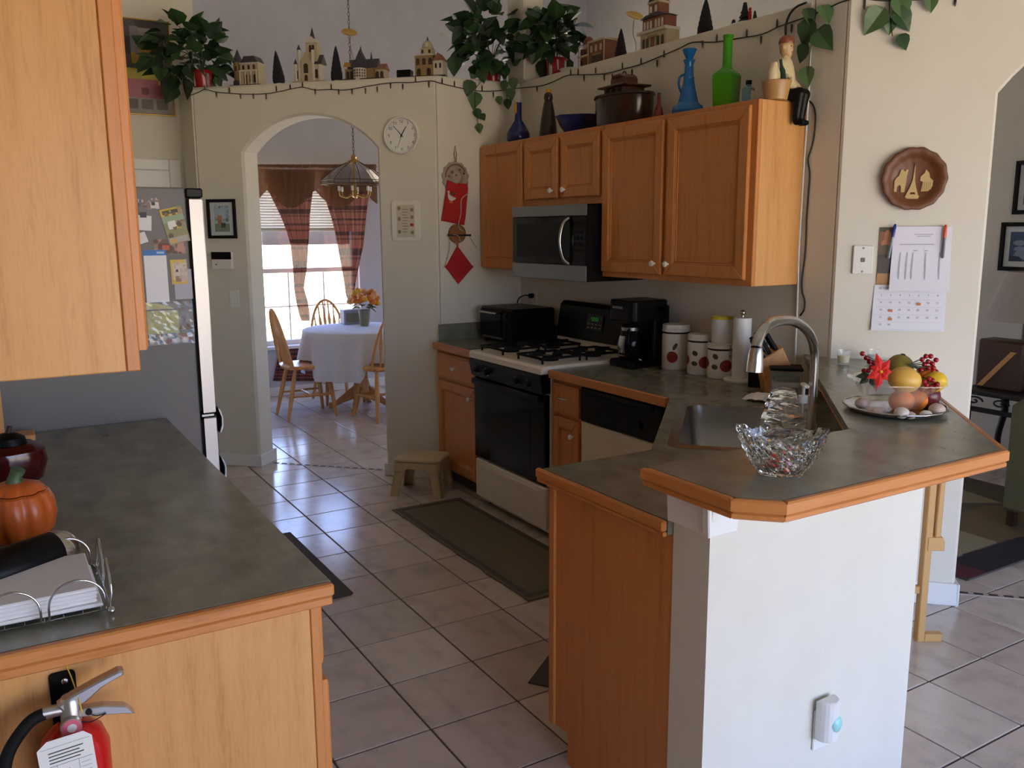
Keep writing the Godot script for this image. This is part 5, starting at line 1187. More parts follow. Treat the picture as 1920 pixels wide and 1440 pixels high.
# ---------------------------------------------------------------- on the calendar wall
func kp(px, py, out = 0.0): return ona(px, py, DK) - DX * out
func calendar_wall_things():
	mat("plate_wood", h("6d4020"), 0.45); mat("relief", h("c2a468"), 0.5); mat("plate_inner", h("70411f"), 0.5)
	# souvenir plate; local plane: AX right, up, -DX outwards
	var c = kp(1712, 336, 0.0); var n = -DX
	var t = wthing("wooden_plate", "carved brown wooden plate with golden city landmarks hanging on the wall", "plate", c)
	var s = ns(); var rim = []; var k = 56
	for i in k:
		var a = TAU * i / k; rim.append(0.124 * (1.0 + 0.018 * cos(a * 14) + 0.008 * sin(a * 5)))
	var prof = [[0.0, 0.006], [0.62, 0.006], [0.70, 0.012], [0.78, 0.022], [0.96, 0.030], [1.0, 0.026], [0.98, 0.020], [0.6, 0.001], [0.0, 0.001]]
	s.set_smooth_group(1)
	var at = func(i, j): return c + (AX * cos(TAU * (j % k) / k) + Vector3.UP * sin(TAU * (j % k) / k)) * rim[j % k] * prof[i][0] + n * prof[i][1]
	for i in prof.size() - 1:
		for j in k: tri(s, at.call(i, j), at.call(i + 1, j + 1), at.call(i, j + 1)); tri(s, at.call(i, j), at.call(i + 1, j), at.call(i + 1, j + 1))
	part("dish", s, "plate_wood", t)
	var shp = func(poly, d0, d1, called):
		var s2 = ns(); extr(s2, poly, c, AX, Vector3.UP, n, d0, d1, 0.0008); return part(called, s2, "relief", t)
	shp.call([Vector2(-0.020, -0.078), Vector2(0.020, -0.078), Vector2(0.026, -0.068), Vector2(0.016, -0.060), Vector2(-0.018, -0.060), Vector2(-0.030, -0.070)], 0.006, 0.011, "relief_ground")
	shp.call([Vector2(-0.028, -0.066), Vector2(-0.014, -0.066), Vector2(-0.008, -0.052), Vector2(0.006, -0.052), Vector2(0.012, -0.066), Vector2(0.022, -0.066), Vector2(0.012, -0.034), Vector2(0.006, -0.006), Vector2(0.004, 0.040), Vector2(0.002, 0.062), Vector2(0.000, 0.040), Vector2(-0.004, -0.006), Vector2(-0.014, -0.036)], 0.006, 0.012, "relief_tower")
	shp.call([Vector2(-0.072, -0.050), Vector2(-0.062, -0.050), Vector2(-0.060, -0.030), Vector2(-0.052, -0.022), Vector2(-0.046, -0.030), Vector2(-0.046, -0.052), Vector2(-0.032, -0.052), Vector2(-0.026, -0.004), Vector2(-0.026, 0.010), Vector2(-0.020, 0.038), Vector2(-0.028, 0.042), Vector2(-0.034, 0.030), Vector2(-0.042, 0.040), Vector2(-0.050, 0.038), Vector2(-0.056, 0.014), Vector2(-0.066, 0.006), Vector2(-0.072, -0.008)], 0.006, 0.011, "relief_arch")
	shp.call([Vector2(0.030, -0.050), Vector2(0.058, -0.048), Vector2(0.072, -0.030), Vector2(0.074, -0.006), Vector2(0.062, 0.004), Vector2(0.058, 0.022), Vector2(0.044, 0.038), Vector2(0.040, 0.024), Vector2(0.026, 0.010), Vector2(0.024, -0.006), Vector2(0.034, -0.012)], 0.006, 0.010, "relief_dome")
	for i in 5:
		s = ns(); extr(s, [Vector2(0.036 + i * 0.007, -0.042), Vector2(0.039 + i * 0.007, -0.042), Vector2(0.039 + i * 0.007, -0.012), Vector2(0.036 + i * 0.007, -0.012)], c, AX, Vector3.UP, n, 0.010, 0.012); part("relief_column", s, "relief", t)
	W()
	# calendar: upper picture leaf and lower month leaf
	var o = kp(1637, 525, 0.0); var cu = 2.425; var wd = 0.282
	t = wthing("calendar", "wall calendar with autumn photo above the October month page", "calendar", pa(cu + wd / 2, 1.19, DK))
	var tex = print_tex(96, 80, func(im):
		im.fill(h("8a5a3c")); fill(im, 0, 0, 96, 6, h("4a4238")); blots(im, [h("a85a3a"), h("c89880"), h("6b3a28"), h("b87850")], 40, 10, 31); fill(im, 0, 36, 96, 30, h("4c423c")); blots(im, [h("5a4a40"), h("3c3632"), h("6a5a48")], 6, 6, 8); fill(im, 0, 30, 96, 8, h("6c5a48")); fill(im, 0, 64, 96, 16, h("b08050")); disc(im, 40, 58, 20, 16, h("40342c")))
	s = ns(); card(s, pa(cu + 0.005 + wd / 2, 1.497, DK) + n * 0.002, AX, Vector3.UP, wd - 0.01, 0.235, 0.0025); part("picture_leaf", s, print_mat("calendar_photo", tex), t)
	s = ns()
	for j in 5: # lower leaf stands a little off the wall at its foot
		pass
	var grid = []
	for i in 9:
		var f = i / 8.0; grid.append([pa(cu + lerpf(0.004, -0.001, f), lerpf(1.378, 1.19, f), DK) + n * (0.003 + 0.012 * f * f), pa(cu + wd, lerpf(1.378, 1.19, f), DK) + n * (0.003 + 0.008 * f * f)])
	mat("month_page", h("e2e1e6"), 0.7)
	sheet(s, grid); var mp = part("month_leaf", s, "month_page", t); mat("print_grey", h("6c6a74"), 0.8); mat("print_light", h("b4b3bd"), 0.8)
	s = ns(); var on = func(u, y): 
		var f = (1.378 - y) / 0.188; return pa(cu + u, y, DK) + n * (0.0036 + 0.0115 * f * f)
	var day = 0
	for r in 5:
		for q in 7:
			day += 1
			if r * 7 + q + 2 > 31: continue
			text(s, str(r * 7 + q + 2), 0.0075, on.call(0.033 + 0.036 * q, 1.337 - 0.0305 * r), AX, Vector3.UP, 0.0002)
	text(s, "1", 0.0075, on.call(0.033 + 0.036 * 6, 1.366), AX, Vector3.UP, 0.0002)
	text(s, "OCTOBER", 0.008, on.call(0.045, 1.366), AX, Vector3.UP, 0.0002); part("dates", s, "print_grey", mp)
	s = ns()
	for r in 6: extr(s, [Vector2(0.012, 0), Vector2(wd - 0.012, 0), Vector2(wd - 0.012, 0.0006), Vector2(0.012, 0.0006)], on.call(0, 1.348 - 0.0305 * r), AX, Vector3.UP, n, 0, 0.0002)
	part("ruled_line", s, "print_light", mp)
	mat("sticker_orange", h("c9783a"), 0.6)
	for q in [[1722, 570], [1669, 582], [1668, 598]]:
		var p = kp(q[0], q[1], 0.012); s = ns(); extr(s, [Vector2(-0.007, -0.005), Vector2(0.007, -0.005), Vector2(0.007, 0.005), Vector2(-0.007, 0.005)], p, AX, Vector3.UP, n, 0, 0.001); part("sticker", s, "sticker_orange", mp)
	W()
	# loose printed sheet clipped over the picture
	var a = kp(1676, 425, 0.012); var b = kp(1775, 545, 0.012)
	t = wthing("printed_sheet", "white printed schedule sheet curling over the calendar photo", "paper", Vector3((a.x + b.x) / 2, b.y, (a.z + b.z) / 2))
	s = ns(); grid = []; var sw = (b - a).dot(AX); var sh = a.y - b.y
	var bend = func(u, f): return a + AX * (u * sw - (0.006 * f if u < 0.5 else -0.004 * f)) + Vector3.DOWN * sh * f + n * (0.016 * pow(max(0.0, f - 0.55) / 0.45, 2.0) + 0.006 * u * f)
	for i in 11: grid.append([bend.call(0.0, i / 10.0), bend.call(0.33, i / 10.0), bend.call(0.66, i / 10.0), bend.call(1.0, i / 10.0)])
	mat("sheet_white", h("e4e2e8"), 0.7); sheet(s, grid); var sp = part("sheet", s, "sheet_white", t)
	s = ns()
	var bar = func(u0, u1, f0, f1):
		s.set_smooth_group(-1); var m0 = bend.call(u0, f0) + n * 0.0005; var m1 = bend.call(u1, f0) + n * 0.0005; var m2 = bend.call(u1, f1) + n * 0.0005; var m3 = bend.call(u0, f1) + n * 0.0005
		tri(s, m0, m1, m2); tri(s, m0, m2, m3)
	bar.call(0.36, 0.68, 0.115, 0.128); bar.call(0.40, 0.64, 0.145, 0.156); bar.call(0.12, 0.70, 0.27, 0.285); bar.call(0.36, 0.44, 0.365, 0.38); bar.call(0.55, 0.60, 0.365, 0.38)
	for u in [0.14, 0.26, 0.36, 0.56, 0.80]: bar.call(u, u + 0.018, 0.40, 0.82)
	part("print", s, "print_light", sp); W()
	# pens clipped to the calendar
	mat("pen_blue", h("1c2f8c"), 0.3); mat("pen_orange", h("d8501c"), 0.3); mat("pen_grey", h("6f7078"), 0.3); mat("pen_clear", h("8fa0a8"), 0.2)
	for q in [[1677, 420, 1664, 484, "pen_blue", "pen_clear", "ballpoint pen with blue cap tucked at the calendar's left edge"], [1771, 421, 1765, 484, "pen_orange", "pen_grey", "grey marker with orange cap tucked at the printed sheet's right edge"]]:
		var p0 = kp(q[0], q[1], 0.022); var p1 = kp(q[2], q[3], 0.022)
		t = wthing("pen", q[6], "pen", p1, "pens on the calendar")
		s = ns(); tube(s, [p0, p0.lerp(p1, 0.06), p0.lerp(p1, 0.38)], [0.003, 0.0062, 0.0062], 10); part("cap", s, q[4], t)
		s = ns(); tube(s, [p0.lerp(p1, 0.37), p0.lerp(p1, 0.97), p1], [0.0055, 0.0052, 0.003], 10); part("barrel", s, q[5], t); W()
	# telephone jack plate
	c = kp(1617, 487, 0.0); t = wthing("wall_jack", "white telephone jack plate with two screws left of the calendar", "wall plate", c)
	s = ns(); extr(s, rrect(0.078, 0.118, 0.006), c, AX, Vector3.UP, n, 0.0005, 0.012, 0.003); part("plate", s, "white_plastic", t)
	for y in [0.048, -0.048]:
		s = ns(); cyl(s, c + Vector3(0, y, 0) + n * 0.012, c + Vector3(0, y, 0) + n * 0.014, 0.0045, 12); part("screw", s, "steel", t)
	s = ns(); extr(s, rrect(0.016, 0.018, 0.003), c, AX, Vector3.UP, n, 0.012, 0.0145, 0.001); part("jack", s, "fridge_grey", t); W()
	# night light plugged in low on the bar wall
	var z0 = 2.3; c = onz(1535, 1345, z0); c.z = z0
	t = wthing("wall_outlet", "white outlet plate low on the white bar wall", "outlet", c)
	s = ns(); extr(s, rrect(0.072, 0.118, 0.006), Vector3(c.x + 0.012, c.y - 0.03, z0), Vector3.RIGHT, Vector3.UP, Vector3.BACK, 0.0005, 0.007, 0.002); part("plate", s, "white_plastic", t)
	s = ns(); cyl(s, Vector3(c.x + 0.012, c.y - 0.058, z0 + 0.007), Vector3(c.x + 0.012, c.y - 0.058, z0 + 0.009), 0.004, 10); part("screw", s, "steel", t); W()
	t = wthing("night_light", "white plug-in night light with pale aqua dome on the bar wall", "night light", c)
	s = ns(); var pr = [Vector2(-0.034, 0.0), Vector2(0.034, 0.0)]; pr += arc(Vector2(0.0, 0.006), 0.034, 0.0, PI, 10)
	extr(s, pr, Vector3(c.x + 0.006, c.y - 0.05, z0 + 0.012), Vector3.RIGHT, Vector3.BACK, Vector3.UP, 0.0, 0.115, 0.004); part("housing", s, "white_plastic", t)
	s = ns(); box(s, Vector3(c.x - 0.015, c.y - 0.02, z0 + 0.0075), Vector3(c.x + 0.027, c.y + 0.02, z0 + 0.0125)); part("plug", s, "white_plastic", t)
	mat("aqua_dome", h("9fd8d4"), 0.25)
	s = ns(); ball(s, Vector3(c.x + 0.012, c.y + 0.0, z0 + 0.044), Vector3(0.021, 0.025, 0.014), 18, 10); part("dome", s, "aqua_dome", t); W()

# ---------------------------------------------------------------- on the arch wall and the short wall
func wp(px, py, out = 0.0): return ona(px, py, DA) - DX * out
func arch_wall_things():
	var n = -DX; var s; var t; var c
	# clock
	c = wp(754, 254, 0.0); var r = 0.114
	t = wthing("wall_clock", "round white wall clock with black numerals right of the arch", "clock", c)
	s = ns(); var old = XF; XF = XF * Transform3D(Basis(AX, n, Vector3.DOWN), c)
	lathe(s, [Vector2(0, 0.001), Vector2(r, 0.001), Vector2(r, 0.02), Vector2(r - 0.004, 0.028), Vector2(r - 0.010, 0.026), Vector2(r - 0.012, 0.014)], 48); part("rim", s, "white_plastic", t)
	s = ns(); lathe(s, [Vector2(r - 0.012, 0.010), Vector2(0, 0.010)], 48); XF = old; var fc = part("dial", s, "white", t)
	s = ns(); for i in range(1, 13):
		var a = PI / 2 - TAU * i / 12; text(s, str(i), 0.017, c + (AX * cos(a) + Vector3.UP * (sin(a))) * (r - 0.030) + n * 0.0106, AX, Vector3.UP, 0.0003)
	part("numerals", s, "black_matte", fc)
	for q in [[31.0, 0.062, 0.0030, "hand"], [-42.0, 0.078, 0.0024, "hand"], [-160.0, 0.082, 0.0009, "second_hand"]]:
		var a = PI / 2 - deg_to_rad(q[0]); var d = AX * cos(a) + Vector3.UP * sin(a); var e = n.cross(d)
		s = ns(); extr(s, [Vector2(-0.014, -q[2]), Vector2(q[1], -q[2] * 0.6), Vector2(q[1], q[2] * 0.6), Vector2(-0.014, q[2])], c, d, e, n, 0.012, 0.0132); part(q[3], s, "black_matte", t)
	s = ns(); cyl(s, c + n * 0.011, c + n * 0.016, 0.004, 12); part("hub", s, "black_matte", t); W()
	# framed watercolour
	var a = wp(388, 374); var b = wp(446, 447); var w = (b - a).dot(AX); var hh = a.y - b.y; c = (a + b) / 2
	t = wthing("framed_picture", "small black-framed watercolour above the alarm keypad", "picture", c)
	s = ns(); frame4(s, w, hh, 0.020, 0.0005, 0.018, c, AX, Vector3.UP, n, 0.003); part("frame", s, "black_matte", t)
	mat("mat_board", h("c9cfd0"), 0.8); s = ns(); card(s, c + n * 0.003, AX, Vector3.UP, w - 0.03, hh - 0.03, 0.002); part("mat_board", s, "mat_board", t)
	var tex = print_tex(64, 96, func(im):
		im.fill(h("9fb4c6")); blots(im, [h("aebfcd"), h("8fa6bc"), h("b7c6cf")], 40, 14, 4); fill(im, 0, 66, 64, 30, h("7e8f80")); blots(im, [h("6d7f68"), h("8a9a80")], 8, 6, 7); fill(im, 14, 44, 16, 24, h("a86e58")); disc(im, 22, 42, 9, 7, h("b88068")); disc(im, 36, 72, 9, 8, h("4a4a34")))
	s = ns(); card(s, c + n * 0.0055, AX, Vector3.UP, w * 0.52, hh * 0.66, 0.0008); part("picture", s, print_mat("watercolour", tex), t); W()
	# alarm keypad
	a = wp(399, 472); b = wp(439, 505); w = (b - a).dot(AX); hh = a.y - b.y; c = (a + b) / 2
	t = wthing("alarm_keypad", "white alarm keypad with dark display below the framed watercolour", "keypad", c)
	s = ns(); extr(s, rrect(w, hh, 0.008), c, AX, Vector3.UP, n, 0.0005, 0.024, 0.004); part("case", s, "white_plastic", t)
	s = ns(); extr(s, rrect(w - 0.004, hh * 0.42, 0.004), c + Vector3.UP * hh * 0.28, AX, Vector3.UP, n, 0.024, 0.0265, 0.001); part("display", s, "black", t)
	s = ns(); extr(s, rrect(0.014, 0.008, 0.003), c - Vector3.UP * hh * 0.22 - AX * w * 0.27, AX, Vector3.UP, n, 0.024, 0.0246); part("emblem", s, "print_grey", t); W()
	# light switch
	a = wp(433, 544); b = wp(447, 576); w = 0.070; hh = 0.115; c = (a + b) / 2
	t = wthing("light_switch", "white rocker light switch at the left jamb of the arch", "switch", c)
	s = ns(); extr(s, rrect(w, hh, 0.006), c, AX, Vector3.UP, n, 0.0005, 0.006, 0.002); part("plate", s, "white_plastic", t)
	s = ns(); box(s, Vector3.ZERO, Vector3.ZERO); s = ns(); extr(s, rrect(0.033, 0.066, 0.003), c, AX, Vector3.UP, n, 0.006, 0.010, 0.002); part("rocker", s, "white_plastic", t); W()
	# ceramic recipe tile
	a = wp(734, 377); b = wp(790, 452); w = (b - a).dot(AX); hh = a.y - b.y; c = (a + b) / 2
	t = wthing("recipe_plaque", "white ceramic plaque with printed recipe and small fruit motifs below the clock", "plaque", c)
	s = ns(); extr(s, rrect(w, hh, 0.02), c, AX, Vector3.UP, n, 0.0005, 0.012, 0.004); part("plaque", s, "ceramic", t)
	tex = print_tex(64, 80, func(im):
		im.fill(h("cfc5ac")); for i in 9: fill(im, 20, 10 + i * 7, 24 - (i % 3) * 4, 2, h("9a8e78"))
		for q in [[8, 8], [54, 12], [8, 34], [54, 30], [8, 66], [54, 68]]: disc(im, q[0], q[1], 5, 4, h("9c917a")); disc(im, q[0] + 1, q[1], 2, 2, h("7c8060"))
		fill(im, 48, 46, 12, 7, h("b04038")))
	s = ns(); card(s, c + n * 0.012, AX, Vector3.UP, w * 0.62, hh * 0.80, 0.0006); part("print", s, print_mat("recipe_print", tex), t); W()
	hanging_towels()

func cp(px, py, out = 0.0): return onz(px, py, ZC) + Vector3(0, 0, out)
func hanging_towels():
	mat("lace", h("a8988a"), 0.9); mat("potholder", h("b32025"), 0.9); mat("straw", h("8a5c34"), 0.8); mat("twine", h("b8aea2"), 0.8); mat("goose_white", h("d8cec4"), 0.8); mat("goose_green", h("4a5238"), 0.8); mat("goose_orange", h("c8823a"), 0.8)
	var s; var X = Vector3.RIGHT; var Y = Vector3.UP; var Z = Vector3.BACK
	# lace hat ornament with loop
	var c = cp(853, 333, 0.0); var t = wthing("lace_hat", "small pale lace straw hat ornament hanging from a hook beside the wall cabinets", "ornament", c)
	var k = 40; s = ns(); s.set_smooth_group(1)
	var pf = [[0.0, 0.03], [0.028, 0.03], [0.038, 0.026], [0.043, 0.010], [0.075, 0.006], [0.098, 0.007], [0.098, 0.003], [0.0, 0.002]]
	for i in pf.size() - 1:
		for j in k:
			var q = func(ii, jj):
				var aa = TAU * (jj % k) / k; var rr = pf[ii][0] * (1.0 + (0.05 * sin(aa * 13) if ii > 3 else 0.0)); return c + Vector3(cos(aa) * rr * 0.95, sin(aa) * rr, pf[ii][1] + (0.003 * sin(aa * 9) if ii in [4, 5] else 0.0))
			tri(s, q.call(i, j), q.call(i + 1, j), q.call(i + 1, j + 1)); tri(s, q.call(i, j), q.call(i + 1, j + 1), q.call(i, j + 1))
	part("brim", s, "lace", t)
	s = ns(); var p = []
	for i in 13:
		var aa = PI * 0.15 + PI * 0.85 * i / 12; p.append(c + Vector3(cos(aa) * 0.072, sin(aa) * 0.08, 0.014))
	tube(s, p, 0.004, 6); part("twig_ring", s, "straw", t)
	for q in [[844, 323], [858, 319], [866, 326], [838, 331], [851, 329]]:
		s = ns(); ball(s, cp(q[0], q[1], 0.03), Vector3(0.008, 0.007, 0.004), 8, 6); part("dried_flower", s, "straw", t)
	s = ns(); tube(s, [c + Vector3(0.0, 0.095, 0.012), c + Vector3(-0.008, 0.14, 0.008), c + Vector3(0.002, 0.19, 0.006), c + Vector3(0.010, 0.14, 0.008), c + Vector3(0.004, 0.095, 0.012)], 0.0022, 6); part("hanging_loop", s, "straw", t)
	s = ns(); tube(s, [c + Vector3(0.001, 0.188, 0.0), c + Vector3(0.001, 0.186, 0.012), c + Vector3(0.001, 0.194, 0.014)], 0.0016, 6); part("hook", s, "brass", t); W()
	# red mitt with goose
	var q0 = cp(837, 338); var q1 = cp(874, 345); var q2 = cp(868, 422); var q3 = cp(826, 414); c = (q0 + q1 + q2 + q3) / 4
	t = wthing("oven_mitt", "red kitchen pot mitt with an embroidered white goose hanging below the hat", "mitt", c)
	s = ns(); extr(s, [Vector2(q3.x, q3.y), Vector2(q2.x, q2.y), Vector2(q2.x + 0.01, q2.y + 0.05), Vector2(q1.x + 0.003, q1.y - 0.03), Vector2(q1.x, q1.y), Vector2((q0.x + q1.x) / 2 - 0.02, q1.y + 0.004), Vector2(q0.x, q0.y), Vector2(q0.x - 0.012, q0.y - 0.08)], Vector3(0, 0, ZC), X, Y, Z, 0.004, 0.026, 0.006); part("cloth", s, "red_cloth", t)
	var gc = cp(842, 371, 0.0265); var gz = Vector3(0, 0, 0)
	s = ns(); extr(s, [Vector2(-0.022, 0.008), Vector2(-0.014, -0.014), Vector2(0.004, -0.022), Vector2(0.024, -0.012), Vector2(0.036, -0.002), Vector2(0.018, 0.004), Vector2(-0.004, 0.014), Vector2(-0.012, 0.022), Vector2(-0.010, 0.038), Vector2(-0.014, 0.044), Vector2(-0.020, 0.042), Vector2(-0.026, 0.034), Vector2(-0.020, 0.032)], gc, X, Y, Z, 0, 0.0015); part("goose", s, "goose_white", t)
	s = ns(); for e in [Vector2(0.004, 0.024), Vector2(0.014, 0.020), Vector2(0.022, 0.026), Vector2(0.010, 0.032)]: ball(s, gc + Vector3(e.x, e.y, 0), Vector3(0.007, 0.006, 0.002), 7, 5)
	part("embroidered_leaves", s, "goose_green", t)
	s = ns(); for e in [-0.008, 0.004]: extr(s, [Vector2(e, -0.020), Vector2(e + 0.003, -0.020), Vector2(e + 0.008, -0.032), Vector2(e - 0.006, -0.032)], gc, X, Y, Z, 0, 0.001)
	part("goose_feet", s, "goose_orange", t)
	W()
	# bell-shaped wooden disc with rod and strings
	c = cp(856, 438, 0.0); t = wthing("wooden_disc", "round brown wooden disc with a dark rod and dangling strings below the mitt", "ornament", c)
	s = ns(); cyl(s, c + Z * 0.002, c + Z * 0.016, 0.060, 28); part("disc", s, "straw", t)
	s = ns(); cyl(s, cp(837, 441, 0.020), cp(880, 441, 0.020), 0.006, 8); part("rod", s, "dark_brown", t)
	s = ns(); tube(s, bez([cp(874, 363, 0.03), cp(861, 374, 0.032), cp(860, 400, 0.03), cp(856, 425, 0.025), cp(866, 434, 0.022)], 5), 0.0028, 6); part("cord", s, "twine", t)
	s = ns(); tube(s, bez([cp(840, 444, 0.018), cp(842, 462, 0.010), cp(838, 484, 0.008), cp(830, 503, 0.008)], 5), 0.0024, 6); ball(s, cp(837, 484, 0.009), 0.006, 8, 6); part("string", s, "twine", t)
	s = ns(); tube(s, bez([cp(878, 444, 0.018), cp(886, 455, 0.010), cp(893, 465, 0.008)], 5), 0.0020, 6); part("string", s, "twine", t)
	s = ns(); tube(s, bez([cp(846, 440, 0.024), cp(855, 442, 0.026), cp(860, 452, 0.024)], 5), 0.0022, 6); part("string", s, "twine", t); W()
	# red quilted pot holder
	var top = cp(856, 461); var lf = cp(832, 500); var rt = cp(887, 500); var bt = cp(858, 533); c = (lf + rt) / 2
	t = wthing("pot_holder", "red quilted diamond-hung pot holder below the wooden disc", "pot holder", c)
	var dm = []; for e in [[top, 0.012], [rt, 0.02], [bt, 0.02], [lf, 0.02]]:
		var v0 = Vector2(e[0].x - c.x, e[0].y - c.y); var m = v0 * (1 - e[1] / v0.length()); var side = v0.orthogonal().normalized() * e[1] * 0.8
		dm += [m - side, v0 * 0.985, m + side]
	s = ns(); extr(s, dm, Vector3(c.x, c.y, ZC), X, Y, Z, 0.003, 0.016, 0.004); part("pad", s, "potholder", t)
	s = ns(); for i in range(-4, 5):
		for j in range(-4, 5):
			var v0 = Vector2(i * 0.011, j * 0.011 - 0.004).rotated(0.78); if v0.length() < 0.062: ball(s, Vector3(c.x + v0.x, c.y + v0.y, ZC + 0.0158), Vector3(0.0042, 0.0042, 0.0022), 6, 4)
	part("quilting", s, "potholder", t)
	s = ns(); tube(s, [top + Z * 0.01 + Vector3(0, -0.01, 0), top + Z * 0.012 + Vector3(-0.005, 0.012, 0), top + Z * 0.012 + Vector3(0.004, 0.018, 0), top + Z * 0.01 + Vector3(0.004, -0.008, 0)], 0.0025, 6); part("loop", s, "potholder", t); W()

# ---------------------------------------------------------------- on top of the wall cabinets
func glass_mat(called, col, rough = 0.08):
	var m = mat(called, col, rough); return m

func cabinet_top_things():
	var y = 2.1355; var X = 1.775
	var spot = func(px, py): # a point at depth X straight above the cabinet top
		var p = onx(px, py, X); p.y = y; return p
	glass_mat("cobalt", h("14205c"), 0.12); glass_mat("azure", h("1264a4"), 0.12); glass_mat("lime_glass", h("3a8a12"), 0.15); glass_mat("red_glass", h("7a1a1c"), 0.2); glass_mat("aqua_glass", Color(0.35, 0.62, 0.68, 0.6), 0.08).transparency = BaseMaterial3D.TRANSPARENCY_ALPHA; mat("amber_brown", h("2a1710"), 0.2); mat("yellow_cap", h("c8961e"), 0.4)
	var s; var t
	var c = spot.call(972, 250)
	t = thing("blue_bottle", "dark cobalt bottle with round belly and long neck in the cabinet corner", "bottle", c)
	s = ns(); lathe(s, [Vector2(0, 0), Vector2(0.06, 0), Vector2(0.072, 0.02), Vector2(0.07, 0.06), Vector2(0.045, 0.105), Vector2(0.024, 0.135), Vector2(0.02, 0.17), Vector2(0.022, 0.24), Vector2(0, 0.24)], 28); part("bottle", s, "cobalt", t)
	s = ns(); lathe(s, [Vector2(0.02, 0.241), Vector2(0.026, 0.25), Vector2(0.022, 0.285), Vector2(0.012, 0.30), Vector2(0, 0.302)], 20); part("stopper", s, "clear_glass", t)
	s = ns(); box(s, Vector3(-0.03, 0.175, 0.0), Vector3(-0.022, 0.235, 0.02), 0.002); part("label", s, "yellow_cap", t)
	c = spot.call(1028, 248)
	t = thing("syrup_bottle", "dark brown lady-shaped syrup bottle with yellow cap", "bottle", c)
	s = ns(); lathe(s, [Vector2(0, 0), Vector2(0.052, 0), Vector2(0.054, 0.015), Vector2(0.046, 0.09), Vector2(0.034, 0.16), Vector2(0.026, 0.20), Vector2(0.022, 0.208), Vector2(0.027, 0.225), Vector2(0.024, 0.245), Vector2(0.014, 0.256), Vector2(0, 0.257)], 28); part("bottle", s, "amber_brown", t)
	s = ns(); lathe(s, [Vector2(0.015, 0.257), Vector2(0.016, 0.275), Vector2(0, 0.277)], 16); part("cap", s, "yellow_cap", t)
	c = (spot.call(1045, 240) + spot.call(1118, 215)) / 2 + Vector3(0.02, 0, 0)
	t = thing("blue_bowl", "wide dark blue flared bowl on the wall cabinets", "bowl", c)
	s = ns(); var fl = func(a, yy): return 1.0 + 0.07 * cos(a * 4) * smoothstep(0.03, 0.1, yy)
	lathe(s, [Vector2(0, 0), Vector2(0.075, 0), Vector2(0.08, 0.008), Vector2(0.105, 0.04), Vector2(0.135, 0.092), Vector2(0.131, 0.094), Vector2(0.098, 0.04), Vector2(0.07, 0.012), Vector2(0, 0.011)], 40, Vector3.ZERO, fl); part("bowl", s, "cobalt", t)
	# brown pottery casserole with a house-shaped lid
	c = (spot.call(1121, 230) + spot.call(1217, 210)) / 2 + Vector3(0.0, 0, 0.01)
	t = thing("pottery_casserole", "large dark brown pottery tub with a house-shaped lid", "casserole", c)
	s = ns(); XF = Transform3D(Basis(Vector3(0.66, 0, 0), Vector3.UP, Vector3(0, 0, 1.0)), Vector3.ZERO); lathe(s, [Vector2(0, 0), Vector2(0.175, 0), Vector2(0.182, 0.01), Vector2(0.185, 0.135), Vector2(0.195, 0.14), Vector2(0.192, 0.15), Vector2(0, 0.15)], 36); W(); part("tub", s, "amber_brown", t)
	s = ns(); box(s, Vector3(-0.065, 0.151, -0.085), Vector3(0.065, 0.185, 0.085), 0.004); box(s, Vector3(-0.09, 0.186, -0.112), Vector3(0.09, 0.196, 0.112), 0.004); box(s, Vector3(-0.05, 0.197, -0.055), Vector3(0.05, 0.235, 0.055), 0.008); var ld = part("lid", s, "pottery_brown", t)
	s = ns(); extr(s, [Vector2(-0.05, 0.235), Vector2(0.05, 0.235), Vector2(0.025, 0.252), Vector2(-0.025, 0.252)], Vector3.ZERO, Vector3.BACK, Vector3.UP, Vector3.RIGHT, -0.05, 0.05, 0.004); tube(s, bez([Vector3(0, 0.25, -0.015), Vector3(0, 0.266, -0.008), Vector3(0, 0.266, 0.008), Vector3(0, 0.25, 0.015)], 4), 0.004, 6); part("roof_knob", s, "pottery_brown", ld)
	for z in [-0.05, 0.0, 0.05]:
		s = ns(); var op = [Vector2(z - 0.014, 0.153), Vector2(z + 0.014, 0.153), Vector2(z + 0.014, 0.170)]; op += arc(Vector2(z, 0.170), 0.014, 0.2, PI - 0.2, 5); op += [Vector2(z - 0.014, 0.170)]
		extr(s, op, Vector3(-0.0652, 0, 0), Vector3.BACK, Vector3.UP, Vector3.LEFT, 0, 0.003); part("arched_opening", s, "black_matte", ld)
	c = spot.call(1235, 208)
	t = thing("red_bottle", "tiny red glass bottle between the brown pottery and the blue decanter", "bottle", c)
	s = ns(); lathe(s, [Vector2(0, 0), Vector2(0.024, 0), Vector2(0.026, 0.012), Vector2(0.018, 0.055), Vector2(0.009, 0.075), Vector2(0.008, 0.115), Vector2(0, 0.115)], 20); part("bottle", s, "red_glass", t)
	s = ns(); lathe(s, [Vector2(0.0075, 0.1155), Vector2(0.008, 0.128), Vector2(0, 0.129)], 10); part("cap", s, "dark_brown", t)
	c = spot.call(1290, 202)
	t = thing("blue_decanter", "tall azure glass decanter with handle and flared stopper", "decanter", c)
	s = ns(); lathe(s, [Vector2(0, 0), Vector2(0.066, 0), Vector2(0.076, 0.02), Vector2(0.068, 0.04), Vector2(0.048, 0.055), Vector2(0.034, 0.11), Vector2(0.024, 0.16), Vector2(0.026, 0.168), Vector2(0.022, 0.176), Vector2(0.02, 0.225), Vector2(0.028, 0.245), Vector2(0.026, 0.248), Vector2(0, 0.245)], 28); part("bottle", s, "azure", t)
